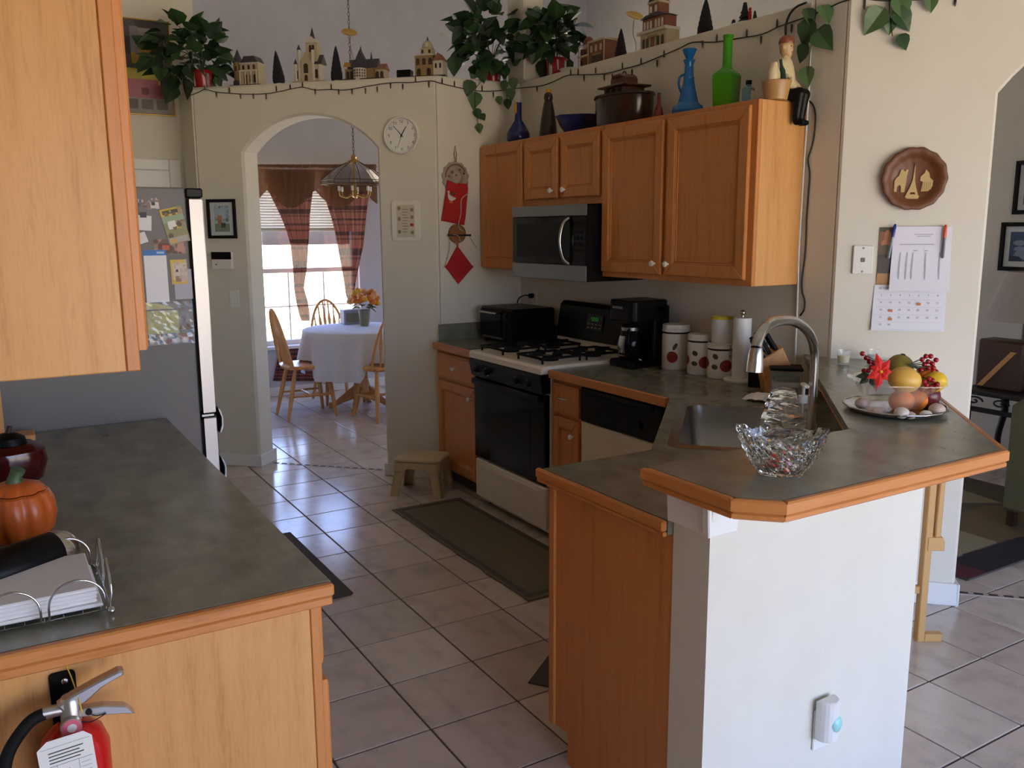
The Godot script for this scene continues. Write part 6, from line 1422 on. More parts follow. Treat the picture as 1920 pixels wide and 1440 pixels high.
	s = ns(); lathe(s, [Vector2(0.014, 0.249), Vector2(0.022, 0.265), Vector2(0.034, 0.292), Vector2(0.03, 0.296), Vector2(0, 0.296)], 20); part("stopper", s, "azure", t)
	s = ns(); var hz = Vector3(-0.40, 0, -0.92).normalized(); tube(s, bez([hz * 0.022 + Vector3(0, 0.185, 0), hz * 0.045 + Vector3(0, 0.175, 0), hz * 0.05 + Vector3(0, 0.14, 0), hz * 0.036 + Vector3(0, 0.105, 0)], 5), 0.006, 8); part("handle", s, "azure", t)
	c = spot.call(1361, 190)
	t = thing("green_bottle", "tall bright green square bottle with long straight neck", "bottle", c, 0.35)
	s = ns(); XF = Transform3D(Basis(Vector3.UP, PI / 4), Vector3.ZERO); lathe(s, [Vector2(0, 0), Vector2(0.056, 0), Vector2(0.060, 0.006), Vector2(0.066, 0.14), Vector2(0.06, 0.15), Vector2(0.03, 0.17), Vector2(0.022, 0.18)], 4); W()
	lathe(s, [Vector2(0.022, 0.168), Vector2(0.0205, 0.19), Vector2(0.0205, 0.298), Vector2(0.0225, 0.30), Vector2(0.0225, 0.312), Vector2(0.016, 0.312), Vector2(0.0, 0.305)], 20); part("bottle", s, "lime_glass", t)
	c = spot.call(1403, 180)
	t = thing("miniature_bottle", "miniature pale blue square bottle with black cap next to the figurine", "bottle", c, 0.3)
	s = ns(); extr(s, rrect(0.042, 0.042, 0.006), Vector3.ZERO, Vector3.RIGHT, Vector3.BACK, Vector3.UP, 0, 0.075, 0.006); lathe(s, [Vector2(0.012, 0.07), Vector2(0.011, 0.085), Vector2(0, 0.086)], 14); part("bottle", s, "aqua_glass", t)
	s = ns(); lathe(s, [Vector2(0.013, 0.086), Vector2(0.013, 0.103), Vector2(0, 0.104)], 14); part("cap", s, "black", t)
	s = ns(); box(s, Vector3(-0.016, 0.015, 0.0212), Vector3(0.016, 0.06, 0.022)); part("label", s, "white_plastic", t)
	baker()
	cords()

func baker():
	# seated pottery baker: torso, head, arms and thighs drawn as one smooth field, with trousers, cap and basket as parts
	mat("glaze_cream", h("d8c69c"), 0.3); mat("glaze_tan", h("b98e56"), 0.35); mat("cap_red", h("8a4a34"), 0.4); mat("skin_glaze", h("c4a070"), 0.35); mat("bottle_green", h("1e3a30"), 0.2)
	var base = Vector3(onz(1470, 180, 1.03).x, 2.1355, 1.03)
	var t = thing("baker_figurine", "cream pottery figurine of a seated baker with basket, legs over the cabinet edge", "figurine", base, 0.32); t.scale = Vector3.ONE * 1.27
	var bones = [[Vector3(0, 0.02, -0.01), Vector3(0, 0.085, -0.006), 0.040, 0.036], [Vector3(0, 0.085, -0.006), Vector3(0, 0.118, -0.004), 0.036, 0.028], [Vector3(-0.034, 0.115, -0.005), Vector3(0.034, 0.115, -0.005), 0.017, 0.017], [Vector3(0.036, 0.114, -0.004), Vector3(0.046, 0.070, 0.008), 0.016, 0.0125], [Vector3(0.046, 0.070, 0.008), Vector3(0.022, 0.052, 0.034), 0.0125, 0.010], [Vector3(-0.036, 0.114, -0.004), Vector3(-0.052, 0.078, 0.012), 0.016, 0.0125], [Vector3(-0.052, 0.078, 0.012), Vector3(-0.060, 0.070, 0.036), 0.0125, 0.010], [Vector3(0, 0.125, -0.003), Vector3(0, 0.152, 0.0), 0.013, 0.012]]
	var s = ns(); blob(s, bones, Vector3(-0.09, -0.03, -0.07), Vector3(0.09, 0.17, 0.07), 0.0055, 0.010); part("body", s, "glaze_cream", t)
	s = ns(); blob(s, [[Vector3(0, 0.166, 0.0), Vector3(0, 0.180, 0.0), 0.021, 0.023], [Vector3(0, 0.166, 0.021), Vector3(0, 0.172, 0.020), 0.0045, 0.003], [Vector3(0, 0.150, 0.010), Vector3(0, 0.153, 0.012), 0.010, 0.009], [Vector3(0.023, 0.170, 0), Vector3(0.023, 0.176, 0), 0.004, 0.004], [Vector3(-0.023, 0.170, 0), Vector3(-0.023, 0.176, 0), 0.004, 0.004]], Vector3(-0.035, 0.135, -0.035), Vector3(0.035, 0.21, 0.035), 0.003, 0.006); var hd = part("head", s, "skin_glaze", t)
	s = ns(); for sd in [-1, 1]: ball(s, Vector3(0.0085 * sd, 0.176, 0.0205), 0.0022, 8, 6)
	part("eyes", s, "black", hd)
	s = ns(); ball(s, Vector3(0, 0.158, 0.0205), Vector3(0.007, 0.0014, 0.002), 8, 5); part("mouth", s, "cap_red", hd)
	s = ns(); lathe(s, [Vector2(0.0245, 0.186), Vector2(0.026, 0.192), Vector2(0.023, 0.203), Vector2(0.014, 0.211), Vector2(0, 0.213)], 20); part("cap", s, "cap_red", t)
	s = ns(); blob(s, [[Vector3(0.018, 0.022, 0.0), Vector3(0.021, 0.022, 0.060), 0.020, 0.018], [Vector3(0.021, 0.022, 0.060), Vector3(0.020, -0.055, 0.052), 0.018, 0.013], [Vector3(0.020, -0.066, 0.054), Vector3(0.022, -0.068, 0.072), 0.012, 0.009], [Vector3(-0.018, 0.022, 0.0), Vector3(-0.017, 0.022, 0.060), 0.020, 0.018], [Vector3(-0.017, 0.022, 0.060), Vector3(-0.014, -0.055, 0.052), 0.018, 0.013], [Vector3(-0.014, -0.066, 0.054), Vector3(-0.012, -0.068, 0.072), 0.012, 0.009]], Vector3(-0.05, -0.09, -0.03), Vector3(0.05, 0.05, 0.09), 0.0045, 0.006); part("trousers", s, "black", t)
	for sd in [-1, 1]:
		s = ns()
		for i in 5:
			var b = Vector3(0.022, 0.052, 0.036) if sd > 0 else Vector3(-0.060, 0.070, 0.038)
			var o = Vector3((i - 2) * 0.0035, -0.002 if i < 4 else 0.002, 0.004); tube(s, [b + Vector3(0, 0, -0.004), b + o, b + o + Vector3(-0.001 * sd, -0.006, 0.005)], [0.0032, 0.0026, 0.002], 6)
		part("hand", s, "skin_glaze", t)
	# basket with loaves and a bottle
	s = ns(); lathe(s, [Vector2(0, 0), Vector2(0.036, 0), Vector2(0.046, 0.05), Vector2(0.049, 0.058), Vector2(0.045, 0.06), Vector2(0.04, 0.05), Vector2(0, 0.046)], 22, Vector3(-0.068, 0.001, 0.002)); var bk = part("basket", s, "glaze_tan", t)
	for k in [[-0.092, 0.03], [-0.075, 0.018], [-0.052, 0.012]]:
		s = ns(); tube(s, [Vector3(k[0], 0.045, 0.0), Vector3(k[0] - 0.004, 0.085, 0.002), Vector3(k[0] - 0.002, 0.085 + k[1], 0.004)], [0.017, 0.018, 0.010], 10); part("loaf", s, "glaze_cream", bk)
	s = ns(); tube(s, [Vector3(-0.066, 0.05, 0.026), Vector3(-0.072, 0.09, 0.022), Vector3(-0.076, 0.105, 0.02), Vector3(-0.08, 0.125, 0.018)], [0.010, 0.010, 0.005, 0.005], 10); part("bottle", s, "bottle_green", bk)

func blob(s, bones, lo, hi, cell, k):
	# smooth union of tapered capsules, meshed as surface nets
	var n = Vector3i(((hi - lo) / cell).ceil()) + Vector3i.ONE; var f = PackedFloat32Array(); f.resize(n.x * n.y * n.z)
	var id = func(x, y, z): return x + n.x * (y + n.y * z)
	for z in n.z:
		for y in n.y:
			for x in n.x:
				var p = lo + Vector3(x, y, z) * cell; var d = 1.0
				for b in bones:
					var ab = b[1] - b[0]; var q = clampf((p - b[0]).dot(ab) / max(ab.length_squared(), 1e-9), 0, 1); var e = p.distance_to(b[0] + ab * q) - lerpf(b[2], b[3], q)
					var m = clampf(0.5 + 0.5 * (d - e) / k, 0, 1); d = lerpf(d, e, m) - k * m * (1 - m)
				f[id.call(x, y, z)] = d
	var vert = {}
	for z in n.z - 1:
		for y in n.y - 1:
			for x in n.x - 1:
				var acc = Vector3(); var cnt = 0
				for e in [[0, 0, 0, 1, 0, 0], [0, 1, 0, 1, 1, 0], [0, 0, 1, 1, 0, 1], [0, 1, 1, 1, 1, 1], [0, 0, 0, 0, 1, 0], [1, 0, 0, 1, 1, 0], [0, 0, 1, 0, 1, 1], [1, 0, 1, 1, 1, 1], [0, 0, 0, 0, 0, 1], [1, 0, 0, 1, 0, 1], [0, 1, 0, 0, 1, 1], [1, 1, 0, 1, 1, 1]]:
					var a = f[id.call(x + e[0], y + e[1], z + e[2])]; var b = f[id.call(x + e[3], y + e[4], z + e[5])]
					if (a < 0) != (b < 0):
						acc += Vector3(x + e[0], y + e[1], z + e[2]).lerp(Vector3(x + e[3], y + e[4], z + e[5]), a / (a - b)); cnt += 1
				if cnt: vert[Vector3i(x, y, z)] = lo + acc / cnt * cell
	s.set_smooth_group(5)
	for z in range(1, n.z - 1):
		for y in range(1, n.y - 1):
			for x in range(1, n.x - 1):
				var a = f[id.call(x, y, z)]
				for ax in 3:
					var o = Vector3i.ZERO; o[ax] = 1
					var b = f[id.call(x + o.x, y + o.y, z + o.z)]
					if (a < 0) == (b < 0): continue
					var u = Vector3i.ZERO; u[(ax + 1) % 3] = 1; var w = Vector3i.ZERO; w[(ax + 2) % 3] = 1; var p = Vector3i(x, y, z)
					var q = [vert.get(p), vert.get(p - u), vert.get(p - u - w), vert.get(p - w)]
					if q.has(null): continue
					if a < 0: tri(s, q[0], q[2], q[1]); tri(s, q[0], q[3], q[2])
					else: tri(s, q[0], q[1], q[2]); tri(s, q[0], q[2], q[3])

func cords():
	var w = func(px, py, x = 1.942): return onx(px, py, x)
	var s = ns(); var p = []
	for q in [[1523, 3], [1519, 100], [1515, 197], [1508, 300], [1502, 400], [1498, 470], [1496, 540], [1493, 620], [1490, 690], [1488, 722]]: p.append(w.call(q[0], q[1]))
	tube(s, bez(p, 4), 0.0045, 8); solo("hanging_cord", s, "cord_white", "white cord running down the wall beside the cabinet end", "cord")
	s = ns(); p = []
	for q in [[1515, 188], [1524, 196], [1529, 215], [1527, 250], [1522, 275], [1515, 300], [1518, 330], [1513, 400], [1510, 470], [1504, 520], [1504, 545], [1509, 565], [1507, 582], [1500, 592]]: p.append(w.call(q[0], q[1], 1.946))
	tube(s, bez(p, 5), 0.0035, 8); solo("power_cord", s, "cord_black", "black wavy power cord on the wall right of the white cord", "cord")
	s = ns(); p = []
	for q in [[1473, 66], [1474, 45], [1482, 25], [1495, 12], [1512, 5]]: p.append(w.call(q[0], q[1], 1.93))
	tube(s, bez(p, 5), 0.005, 8); solo("cable", s, "cord_black", "black cable arching up to the ledge behind the figurine", "cord")

# ---------------------------------------------------------------- on the ledge
func leaf_mesh(w, l):
	var s = ns(); s.set_smooth_group(-1); var pts = [[0.0, 0.0], [0.10, 0.34], [0.30, 0.5], [0.55, 0.42], [0.8, 0.2], [1.0, 0.0]]
	for i in pts.size() - 1:
		for sd in [-1, 1]:
			var a = pts[i]; var b = pts[i + 1]
			var m0 = Vector3(0, -0.12 * l * a[0] * a[0], a[0] * l); var m1 = Vector3(0, -0.12 * l * b[0] * b[0], b[0] * l)
			var e0 = m0 + Vector3(a[1] * w * sd, a[1] * w * 0.35, 0); var e1 = m1 + Vector3(b[1] * w * sd, b[1] * w * 0.35, 0)
			if i > 0: tri(s, m0, m1, e0)
			if i < pts.size() - 2: tri(s, e0, m1, e1)
			if i == 0: tri(s, m0, m1, e1)
	s.generate_normals(); return s.commit()

func leaf_at(parent, mesh, m, p, dir, up, sc = 1.0):
	var o = part("leaf", mesh, m, parent); var z = dir.normalized(); var x = up.cross(z).normalized(); if x.length() < 0.5: x = Vector3.RIGHT
	o.transform = Transform3D(Basis(x, z.cross(x), z).scaled_local(Vector3.ONE * sc), p)

func plant(label, pot, centre, spread, n, seed_, pot_mat = "pot_red"):
	var r := RandomNumberGenerator.new(); r.seed = seed_
	var t = thing("potted_pothos", label, "plant", pot, 0.0, "pothos plants along the ledge"); var s = ns()
	lathe(s, [Vector2(0, 0), Vector2(0.055, 0), Vector2(0.066, 0.10), Vector2(0.069, 0.10), Vector2(0.069, 0.115), Vector2(0.060, 0.115), Vector2(0.056, 0.10), Vector2(0, 0.098)], 12); part("pot", s, pot_mat, t)
	XF = Transform3D(Basis(Vector3.UP, 0.35), Vector3.ZERO)
	for i in 4:
		s = ns(); var a = TAU * i / 4; box(s, Vector3(cos(a) * 0.058 - 0.01, 0.01, sin(a) * 0.058 - 0.01), Vector3(cos(a) * 0.058 + 0.01, 0.095, sin(a) * 0.058 + 0.01), 0.002); part("foil_stripe", s, "foil_silver", t)
	W()
	var me = leaf_mesh(0.13, 0.15); var mats = ["pothos_a", "pothos_b", "pothos_c"]
	for i in n:
		var d = Vector3(r.randfn(), r.randfn(), r.randfn()).normalized() * pow(r.randf(), 0.45)
		var p = centre - pot + Vector3(d.x * spread.x, d.y * spread.y, d.z * spread.z)
		p = p - DX * 0.0
		var out = (d * Vector3(1, 0.5, 1) + Vector3(0, 0.15, 0) + Vector3(r.randfn(), r.randfn(), r.randfn()) * 0.35).normalized()
		leaf_at(t, me, mats[r.randi() % 3], p, out + Vector3.DOWN * 0.35, (Vector3.UP + Vector3(r.randfn(), 0, r.randfn()) * 0.5).normalized(), r.randf_range(0.6, 1.0))
	var st = ns()
	for i in 14:
		var a = r.randf() * TAU; var e = centre - pot + Vector3(cos(a) * spread.x * 0.8, r.randf_range(-0.4, 0.7) * spread.y, sin(a) * spread.z * 0.8)
		tube(st, bez([Vector3(0, 0.10, 0), Vector3(e.x * 0.4, 0.17 + 0.3 * max(0.0, e.y), e.z * 0.4), e], 4), 0.0022, 5)
	part("stems", st, "pothos_c", t)
	return t

func vine(label, pts, leaves, seed_):
	# trailing strand: pts in world, leaves [px point, size]
	var r := RandomNumberGenerator.new(); r.seed = seed_
	var t = wthing("trailing_vine", label, "vine", pts[0], "vine strands hanging from the ledge"); var s = ns(); tube(s, bez(pts, 4), 0.0018, 5); part("stem", s, "pothos_c", t); W()
	var me = leaf_mesh(0.095, 0.115)
	for q in leaves:
		var o = q[0] - pts[0]; var dir = Vector3(r.randf_range(-0.4, 0.4), -1.0, 0) ; if q.size() > 2: dir = q[2]
		leaf_at(t, me, ["pothos_a", "pothos_b", "pothos_d"][r.randi() % 3], o, dir, q[3] if q.size() > 3 else Vector3(-0.4, 0.2, 1), q[1])
	return t

func spire(s, c, r, hh, seg = 10): lathe(s, [Vector2(0, 0), Vector2(r, 0), Vector2(0, hh)], seg, c)

func bottle_tree(at, hh, r, label, lean = 0.0):
	var t = thing("bottle_brush_tree", label, "ornament tree", at, 0.0, "bottle brush trees in the ledge village"); var s = ns(); var p = []
	for i in 15:
		var f = i / 14.0; p.append(Vector2(r * min(1.0, 0.82 + f * 1.2) * pow(1 - f, 0.72) * 1.08 * (1.0 if i % 2 else 0.94), 0.012 + f * (hh - 0.012)))
	p.push_front(Vector2(0, 0.014)); lathe(s, p, 22, Vector3.ZERO, func(a, _y): return 1.0 + 0.05 * sin(a * 11)); part("bristles", s, "brush_dark", t)
	s = ns(); cyl(s, Vector3.ZERO, Vector3(0, 0.016, 0), 0.016, 10); part("stand", s, "snow", t); t.rotation.z = lean
	return t

func gold_dish(base, top, label):
	var t = wthing("gold_dish", label, "ornament", base, "gilded dish ornaments on the ledge"); var s = ns()
	tube(s, bez([base, base.lerp(top, 0.3) + Vector3(0.006, 0, 0.006), base.lerp(top, 0.6) - Vector3(0.005, 0, 0.005), top], 5), 0.0022, 6); part("wire_stem", s, "brass", t)
	s = ns(); XF = XF * Transform3D(Basis(Vector3(R_.x, 0, R_.z).normalized(), 0.62) * Basis(Vector3(F_.x, 0, F_.z).normalized(), 0.2), top); lathe(s, [Vector2(0, 0), Vector2(0.03, 0.003), Vector2(0.05, 0.012), Vector2(0.048, 0.014), Vector2(0.028, 0.007), Vector2(0, 0.005)], 24); part("dish", s, "gold", t); W()
	return t

func house(called, label, u_or_z, on_b, specs, width):
	# little ceramic building; local x along the ledge, y up, z towards the kitchen
	var at = pa(u_or_z, LEDGE, DA + 0.135) if not on_b else Vector3(XB + 0.098, LEDGE, u_or_z)
	var turn = PI * 1.25 + PI / 2 if not on_b else -PI / 2
	var t = thing(called, label, "village house", at, turn, "ceramic village houses on the ledge")
	for q in specs:
		var s = ns(); var k = q[0]
		match k:
			"box": box(s, Vector3(q[3], q[4], q[5]), Vector3(q[6], q[7], q[8]), 0.002)
			"gable": extr(s, [Vector2(q[3], q[4]), Vector2(q[6], q[4]), Vector2((q[3] + q[6]) / 2, q[7])], Vector3.ZERO, Vector3.RIGHT, Vector3.UP, Vector3.BACK, q[5], q[8], 0.001)
			"ridge": extr(s, [Vector2(q[5], q[4]), Vector2(q[8], q[4]), Vector2((q[5] + q[8]) / 2, q[7])], Vector3.ZERO, Vector3.BACK, Vector3.UP, Vector3.RIGHT, q[3], q[6], 0.001)
			"hip": extr(s, [Vector2(q[3], q[4]), Vector2(q[6], q[4]), Vector2(q[6] - (q[6] - q[3]) * 0.22, q[7]), Vector2(q[3] + (q[6] - q[3]) * 0.22, q[7])], Vector3.ZERO, Vector3.RIGHT, Vector3.UP, Vector3.BACK, q[5], q[8], 0.002)
			"cyl": lathe(s, [Vector2(0, q[4]), Vector2(q[6], q[4]), Vector2(q[6], q[7]), Vector2(0, q[7])], 14, Vector3(q[3], 0, q[5]))
			"cone": lathe(s, [Vector2(0, q[4]), Vector2(q[6], q[4]), Vector2(0, q[7])], 14, Vector3(q[3], 0, q[5]))
			"dome": lathe(s, [Vector2(0, q[4]), Vector2(q[6], q[4]), Vector2(q[6] * 0.85, lerpf(q[4], q[7], 0.45)), Vector2(q[6] * 0.45, lerpf(q[4], q[7], 0.85)), Vector2(0, q[7])], 14, Vector3(q[3], 0, q[5]))
			"arch":
				var op = [Vector2(q[3], q[4]), Vector2(q[6], q[4]), Vector2(q[6], q[7] - (q[6] - q[3]) / 2)]; op += arc(Vector2((q[3] + q[6]) / 2, q[7] - (q[6] - q[3]) / 2), (q[6] - q[3]) / 2, 0.15, PI - 0.15, 5); op += [Vector2(q[3], q[7] - (q[6] - q[3]) / 2)]
				extr(s, op, Vector3.ZERO, Vector3.RIGHT, Vector3.UP, Vector3.BACK, q[5], q[8])
		part(q[1], s, q[2], t)
	return t

func windows(q, xs, y0, y1, w, z, m = "house_dark"):
	for x in xs: q.append(["arch", "window", m, x - w / 2, y0, z, x + w / 2, y1, z + 0.002])

func ledge_things():
	mat("pothos_a", h("2c4a26"), 0.4); mat("pothos_b", h("38562e"), 0.4); mat("pothos_c", h("20361e"), 0.45); mat("pothos_d", h("4c6a3e"), 0.4); mat("pot_red", h("9c141c"), 0.2); mat("foil_silver", h("b8b4b0"), 0.25, 0.6); mat("brush_dark", h("1c1a22"), 0.95); mat("snow", h("d6d0c6"), 0.8)
	mat("house_cream", h("b8a888"), 0.45); mat("house_brick", h("7a4632"), 0.5); mat("house_tan", h("93774e"), 0.5); mat("house_dark", h("3a2a1e"), 0.4); mat("roof_slate", h("3c3a42"), 0.5); mat("house_white", h("c8bfae"), 0.45); mat("roof_rust", h("8a5a40"), 0.5); mat("house_gold", h("a8803a"), 0.45)
	# seven little buildings
	var q = [["cyl", "tower", "house_tan", -0.085, 0.04, 0.0, 0.028, 0.155, 0], ["cyl", "tower_base", "roof_slate", -0.085, 0.0, 0.0, 0.034, 0.04, 0], ["cone", "tower_roof", "roof_slate", -0.085, 0.155, 0.0, 0.036, 0.24, 0], ["box", "wall", "house_cream", -0.045, 0, -0.05, 0.085, 0.14, 0.045], ["hip", "roof", "roof_slate", -0.045, 0.14, -0.05, 0.085, 0.185, 0.045], ["box", "balcony", "house_white", -0.05, 0.088, 0.045, 0.08, 0.098, 0.058], ["box", "cornice", "house_white", -0.05, 0.136, -0.052, 0.09, 0.144, 0.052], ["box", "base", "dark_brown", -0.12, 0, -0.055, 0.10, 0.008, 0.06], ["box", "door", "house_brick", -0.018, 0.008, 0.045, 0.006, 0.07, 0.048]]
	for x in [-0.044, -0.006, 0.036, 0.074]: q.append(["cyl", "column", "house_white", x, 0.008, 0.054, 0.004, 0.09, 0])
	windows(q, [-0.02, 0.018, 0.056], 0.102, 0.130, 0.016, 0.045); windows(q, [0.03, 0.058], 0.02, 0.07, 0.018, 0.045); windows(q, [-0.085], 0.10, 0.13, 0.012, 0.027)
	house("ceramic_house", "cream ceramic village house with round turret beside the pothos", -1.24, false, q, 0.25)
	q = [["box", "wall", "house_white", -0.085, 0, -0.04, 0.085, 0.115, 0.03], ["gable", "gable_front", "house_cream", -0.048, 0.13, 0.03, 0.03, 0.19, 0.045], ["box", "front_bay", "house_cream", -0.048, 0, 0.03, 0.03, 0.13, 0.045], ["box", "bell_tower", "house_cream", -0.012, 0.11, -0.03, 0.065, 0.245, 0.028], ["gable", "tower_cap", "house_white", -0.018, 0.245, -0.034, 0.07, 0.285, 0.032], ["cone", "spire", "roof_slate", 0.022, 0.26, 0.0, 0.022, 0.345, 0], ["ridge", "roof", "roof_slate", 0.03, 0.115, -0.045, 0.095, 0.175, 0.04], ["cyl", "turret", "house_white", -0.06, 0, 0.03, 0.011, 0.205, 0], ["cone", "turret_roof", "roof_slate", -0.06, 0.205, 0.03, 0.014, 0.24, 0], ["cyl", "turret", "house_white", -0.088, 0, 0.028, 0.010, 0.12, 0], ["cone", "turret_roof", "roof_slate", -0.088, 0.12, 0.028, 0.013, 0.155, 0], ["cyl", "turret", "house_white", 0.036, 0, 0.034, 0.010, 0.20, 0], ["cone", "turret_roof", "roof_slate", 0.036, 0.20, 0.034, 0.012, 0.222, 0], ["cyl", "turret", "house_white", 0.078, 0, 0.03, 0.010, 0.11, 0], ["box", "base", "house_cream", -0.105, 0, -0.05, 0.125, 0.012, 0.056]]
	windows(q, [-0.009], 0.06, 0.12, 0.03, 0.045); windows(q, [-0.009], 0.014, 0.05, 0.022, 0.0452); windows(q, [0.018, 0.038], 0.19, 0.232, 0.016, 0.028); windows(q, [0.056], 0.03, 0.085, 0.018, 0.03); windows(q, [-0.074], 0.03, 0.08, 0.012, 0.03)
	house("ceramic_church", "white ceramic village church with tall bell tower and spire", -0.81, false, q, 0.24)
	q = [["box", "wall", "house_tan", -0.12, 0, -0.045, 0.14, 0.075, 0.03], ["box", "wing", "house_cream", 0.09, 0, -0.04, 0.15, 0.06, 0.045], ["ridge", "roof", "roof_slate", -0.10, 0.075, -0.05, 0.10, 0.135, 0.035], ["gable", "front_gable", "roof_slate", -0.07, 0.075, 0.0, 0.045, 0.185, 0.04], ["hip", "porch_roof", "house_gold", -0.125, 0.085, 0.0, -0.075, 0.112, 0.045], ["cyl", "rotunda", "house_white", -0.015, 0, 0.036, 0.042, 0.072, 0], ["cone", "finial", "roof_slate", -0.012, 0.18, 0.02, 0.008, 0.215, 0], ["cone", "finial", "roof_slate", 0.05, 0.13, 0.0, 0.008, 0.185, 0], ["ridge", "wing_roof", "roof_rust", 0.085, 0.06, -0.045, 0.155, 0.10, 0.05], ["box", "base", "dark_brown", -0.135, 0, -0.055, 0.16, 0.008, 0.075]]
	windows(q, [0.105, 0.135], 0.012, 0.05, 0.022, 0.045); windows(q, [-0.10, -0.075], 0.012, 0.06, 0.018, 0.03)
	for i in 7:
		for j in 3:
			var a = PI * (0.14 + 0.12 * i); q.append(["box", "lattice_pane", "house_dark", -0.015 + cos(a) * 0.0415 - 0.004, 0.018 + j * 0.017, 0.036 + sin(a) * 0.0415 - 0.003, -0.015 + cos(a) * 0.0415 + 0.004, 0.029 + j * 0.017, 0.036 + sin(a) * 0.0415 + 0.003])
	house("ceramic_house", "wide tan ceramic village hall with latticed rotunda and slate gables", -0.44, false, q, 0.28)
	q = [["box", "wall", "house_tan", -0.09, 0, -0.045, 0.03, 0.135, 0.035], ["box", "upper_wall", "house_cream", -0.055, 0.135, -0.035, 0.02, 0.175, 0.03], ["dome", "dome", "house_cream", -0.016, 0.175, 0.0, 0.038, 0.225, 0], ["cone", "finial", "roof_slate", -0.016, 0.22, 0.0, 0.008, 0.25, 0], ["box", "wall", "house_white", 0.032, 0, -0.045, 0.095, 0.095, 0.045], ["gable", "roof", "roof_rust", 0.028, 0.095, -0.048, 0.10, 0.14, 0.05], ["box", "cornice", "house_white", -0.095, 0.13, -0.048, 0.034, 0.137, 0.04], ["box", "base", "dark_brown", -0.10, 0, -0.055, 0.11, 0.008, 0.06], ["cyl", "clock_face", "house_white", -0.016, 0.18, 0.022, 0.016, 0.205, 0]]
	windows(q, [-0.07, -0.03, 0.01], 0.075, 0.115, 0.022, 0.035); windows(q, [-0.065, 0.0], 0.010, 0.055, 0.026, 0.035); windows(q, [0.05, 0.078], 0.05, 0.08, 0.012, 0.045); windows(q, [-0.04, 0.005], 0.143, 0.165, 0.014, 0.03)
	house("ceramic_house", "tan ceramic village house with dome and rust roofed annex at the wall corner", 0.0, false, q, 0.2)
	q = [["box", "wall", "house_brick", -0.03, 0, -0.05, 0.125, 0.135, 0.04], ["box", "wing", "house_brick", -0.125, 0, -0.05, -0.03, 0.115, 0.03], ["dome", "cupola_dome", "house_brick", -0.08, 0.135, 0.0, 0.038, 0.185, 0], ["cyl", "cupola", "house_cream", -0.08, 0.11, 0.0, 0.034, 0.14, 0], ["box", "cornice", "house_cream", -0.036, 0.13, -0.054, 0.13, 0.142, 0.046], ["box", "balcony", "house_cream", -0.128, 0.064, 0.03, -0.03, 0.074, 0.05], ["box", "shop_front", "house_dark", 0.005, 0.008, 0.04, 0.105, 0.062, 0.043], ["box", "shop_sign", "house_tan", 0.01, 0.056, 0.043, 0.10, 0.066, 0.046], ["box", "base", "dark_brown", -0.135, 0, -0.055, 0.135, 0.008, 0.06]]
	windows(q, [-0.11, -0.075, -0.045], 0.078, 0.106, 0.016, 0.03); windows(q, [0.0, 0.045, 0.09], 0.078, 0.115, 0.020, 0.04, "house_cream"); windows(q, [-0.11, -0.05], 0.012, 0.05, 0.018, 0.03)
	for x in [-0.126, -0.034, 0.118]: q.append(["box", "pilaster", "house_cream", x, 0.008, 0.04, x + 0.008, 0.13, 0.045])
	house("ceramic_shop", "red brick ceramic village shop with small domed cupola", -0.565, true, q, 0.285)
	q = [["box", "wall", "house_cream", -0.10, 0, -0.05, 0.11, 0.095, 0.04], ["box", "balcony", "house_white", -0.118, 0.088, -0.05, 0.115, 0.104, 0.055], ["box", "upper_wall", "house_brick", -0.09, 0.104, -0.045, 0.09, 0.165, 0.035], ["hip", "roof", "roof_slate", -0.10, 0.165, -0.05, 0.10, 0.182, 0.045], ["box", "tower", "house_brick", -0.04, 0.16, -0.035, 0.04, 0.235, 0.037], ["box", "tower_cornice", "house_cream", -0.046, 0.232, -0.04, 0.046, 0.244, 0.043], ["hip", "tower_roof", "roof_slate", -0.042, 0.244, -0.036, 0.042, 0.275, 0.04], ["box", "door", "house_brick", -0.012, 0.008, 0.04, 0.016, 0.062, 0.044], ["box", "porch_gable", "house_tan", -0.03, 0.062, 0.04, 0.034, 0.074, 0.052], ["box", "base", "dark_brown", -0.125, 0, -0.056, 0.12, 0.010, 0.062]]
	windows(q, [-0.07, -0.04, 0.045, 0.08], 0.016, 0.066, 0.020, 0.04); windows(q, [-0.07, -0.045, -0.02, 0.02, 0.045, 0.07], 0.112, 0.152, 0.015, 0.035, "house_white"); windows(q, [-0.02, 0.02], 0.19, 0.222, 0.018, 0.037, "house_white")
	house("ceramic_hall", "brick ceramic town hall with square tower and cream ground floor", -0.025, true, q, 0.3)
	# dark little box
	var a = pa(-0.165, LEDGE, DA + 0.12); var s = ns(); box(s, Vector3(-0.045, 0, -0.03), Vector3(0.045, 0.052, 0.03), 0.003)
	solo("switch_box", s, "black", "small black power box on the ledge between the village houses", "box", "", a).rotation.y = -PI / 4
	# trees
	bottle_tree(pa(-1.028, LEDGE, DA + 0.12), 0.215, 0.042, "dark bottle brush tree between turreted house and church, leaning left", 0.07); bottle_tree(pa(-0.625, LEDGE, DA + 0.12), 0.225, 0.040, "dark bottle brush tree between church and rotunda hall")
	bottle_tree(Vector3(2.05, LEDGE, -0.345), 0.175, 0.036, "dark bottle brush tree between brick shop and gold dish"); bottle_tree(Vector3(2.05, LEDGE, 0.325), 0.19, 0.042, "dark bottle brush tree right of the brick town hall")
	gold_dish(pa(-0.49, LEDGE, DA + 0.16), ona(655, 64, DA + 0.16), "gilded oval dish on a wire behind the rotunda hall"); gold_dish(Vector3(2.04, LEDGE, -0.21), onx(1189, 33, 2.04), "gilded oval dish on a wire left of the brick town hall")
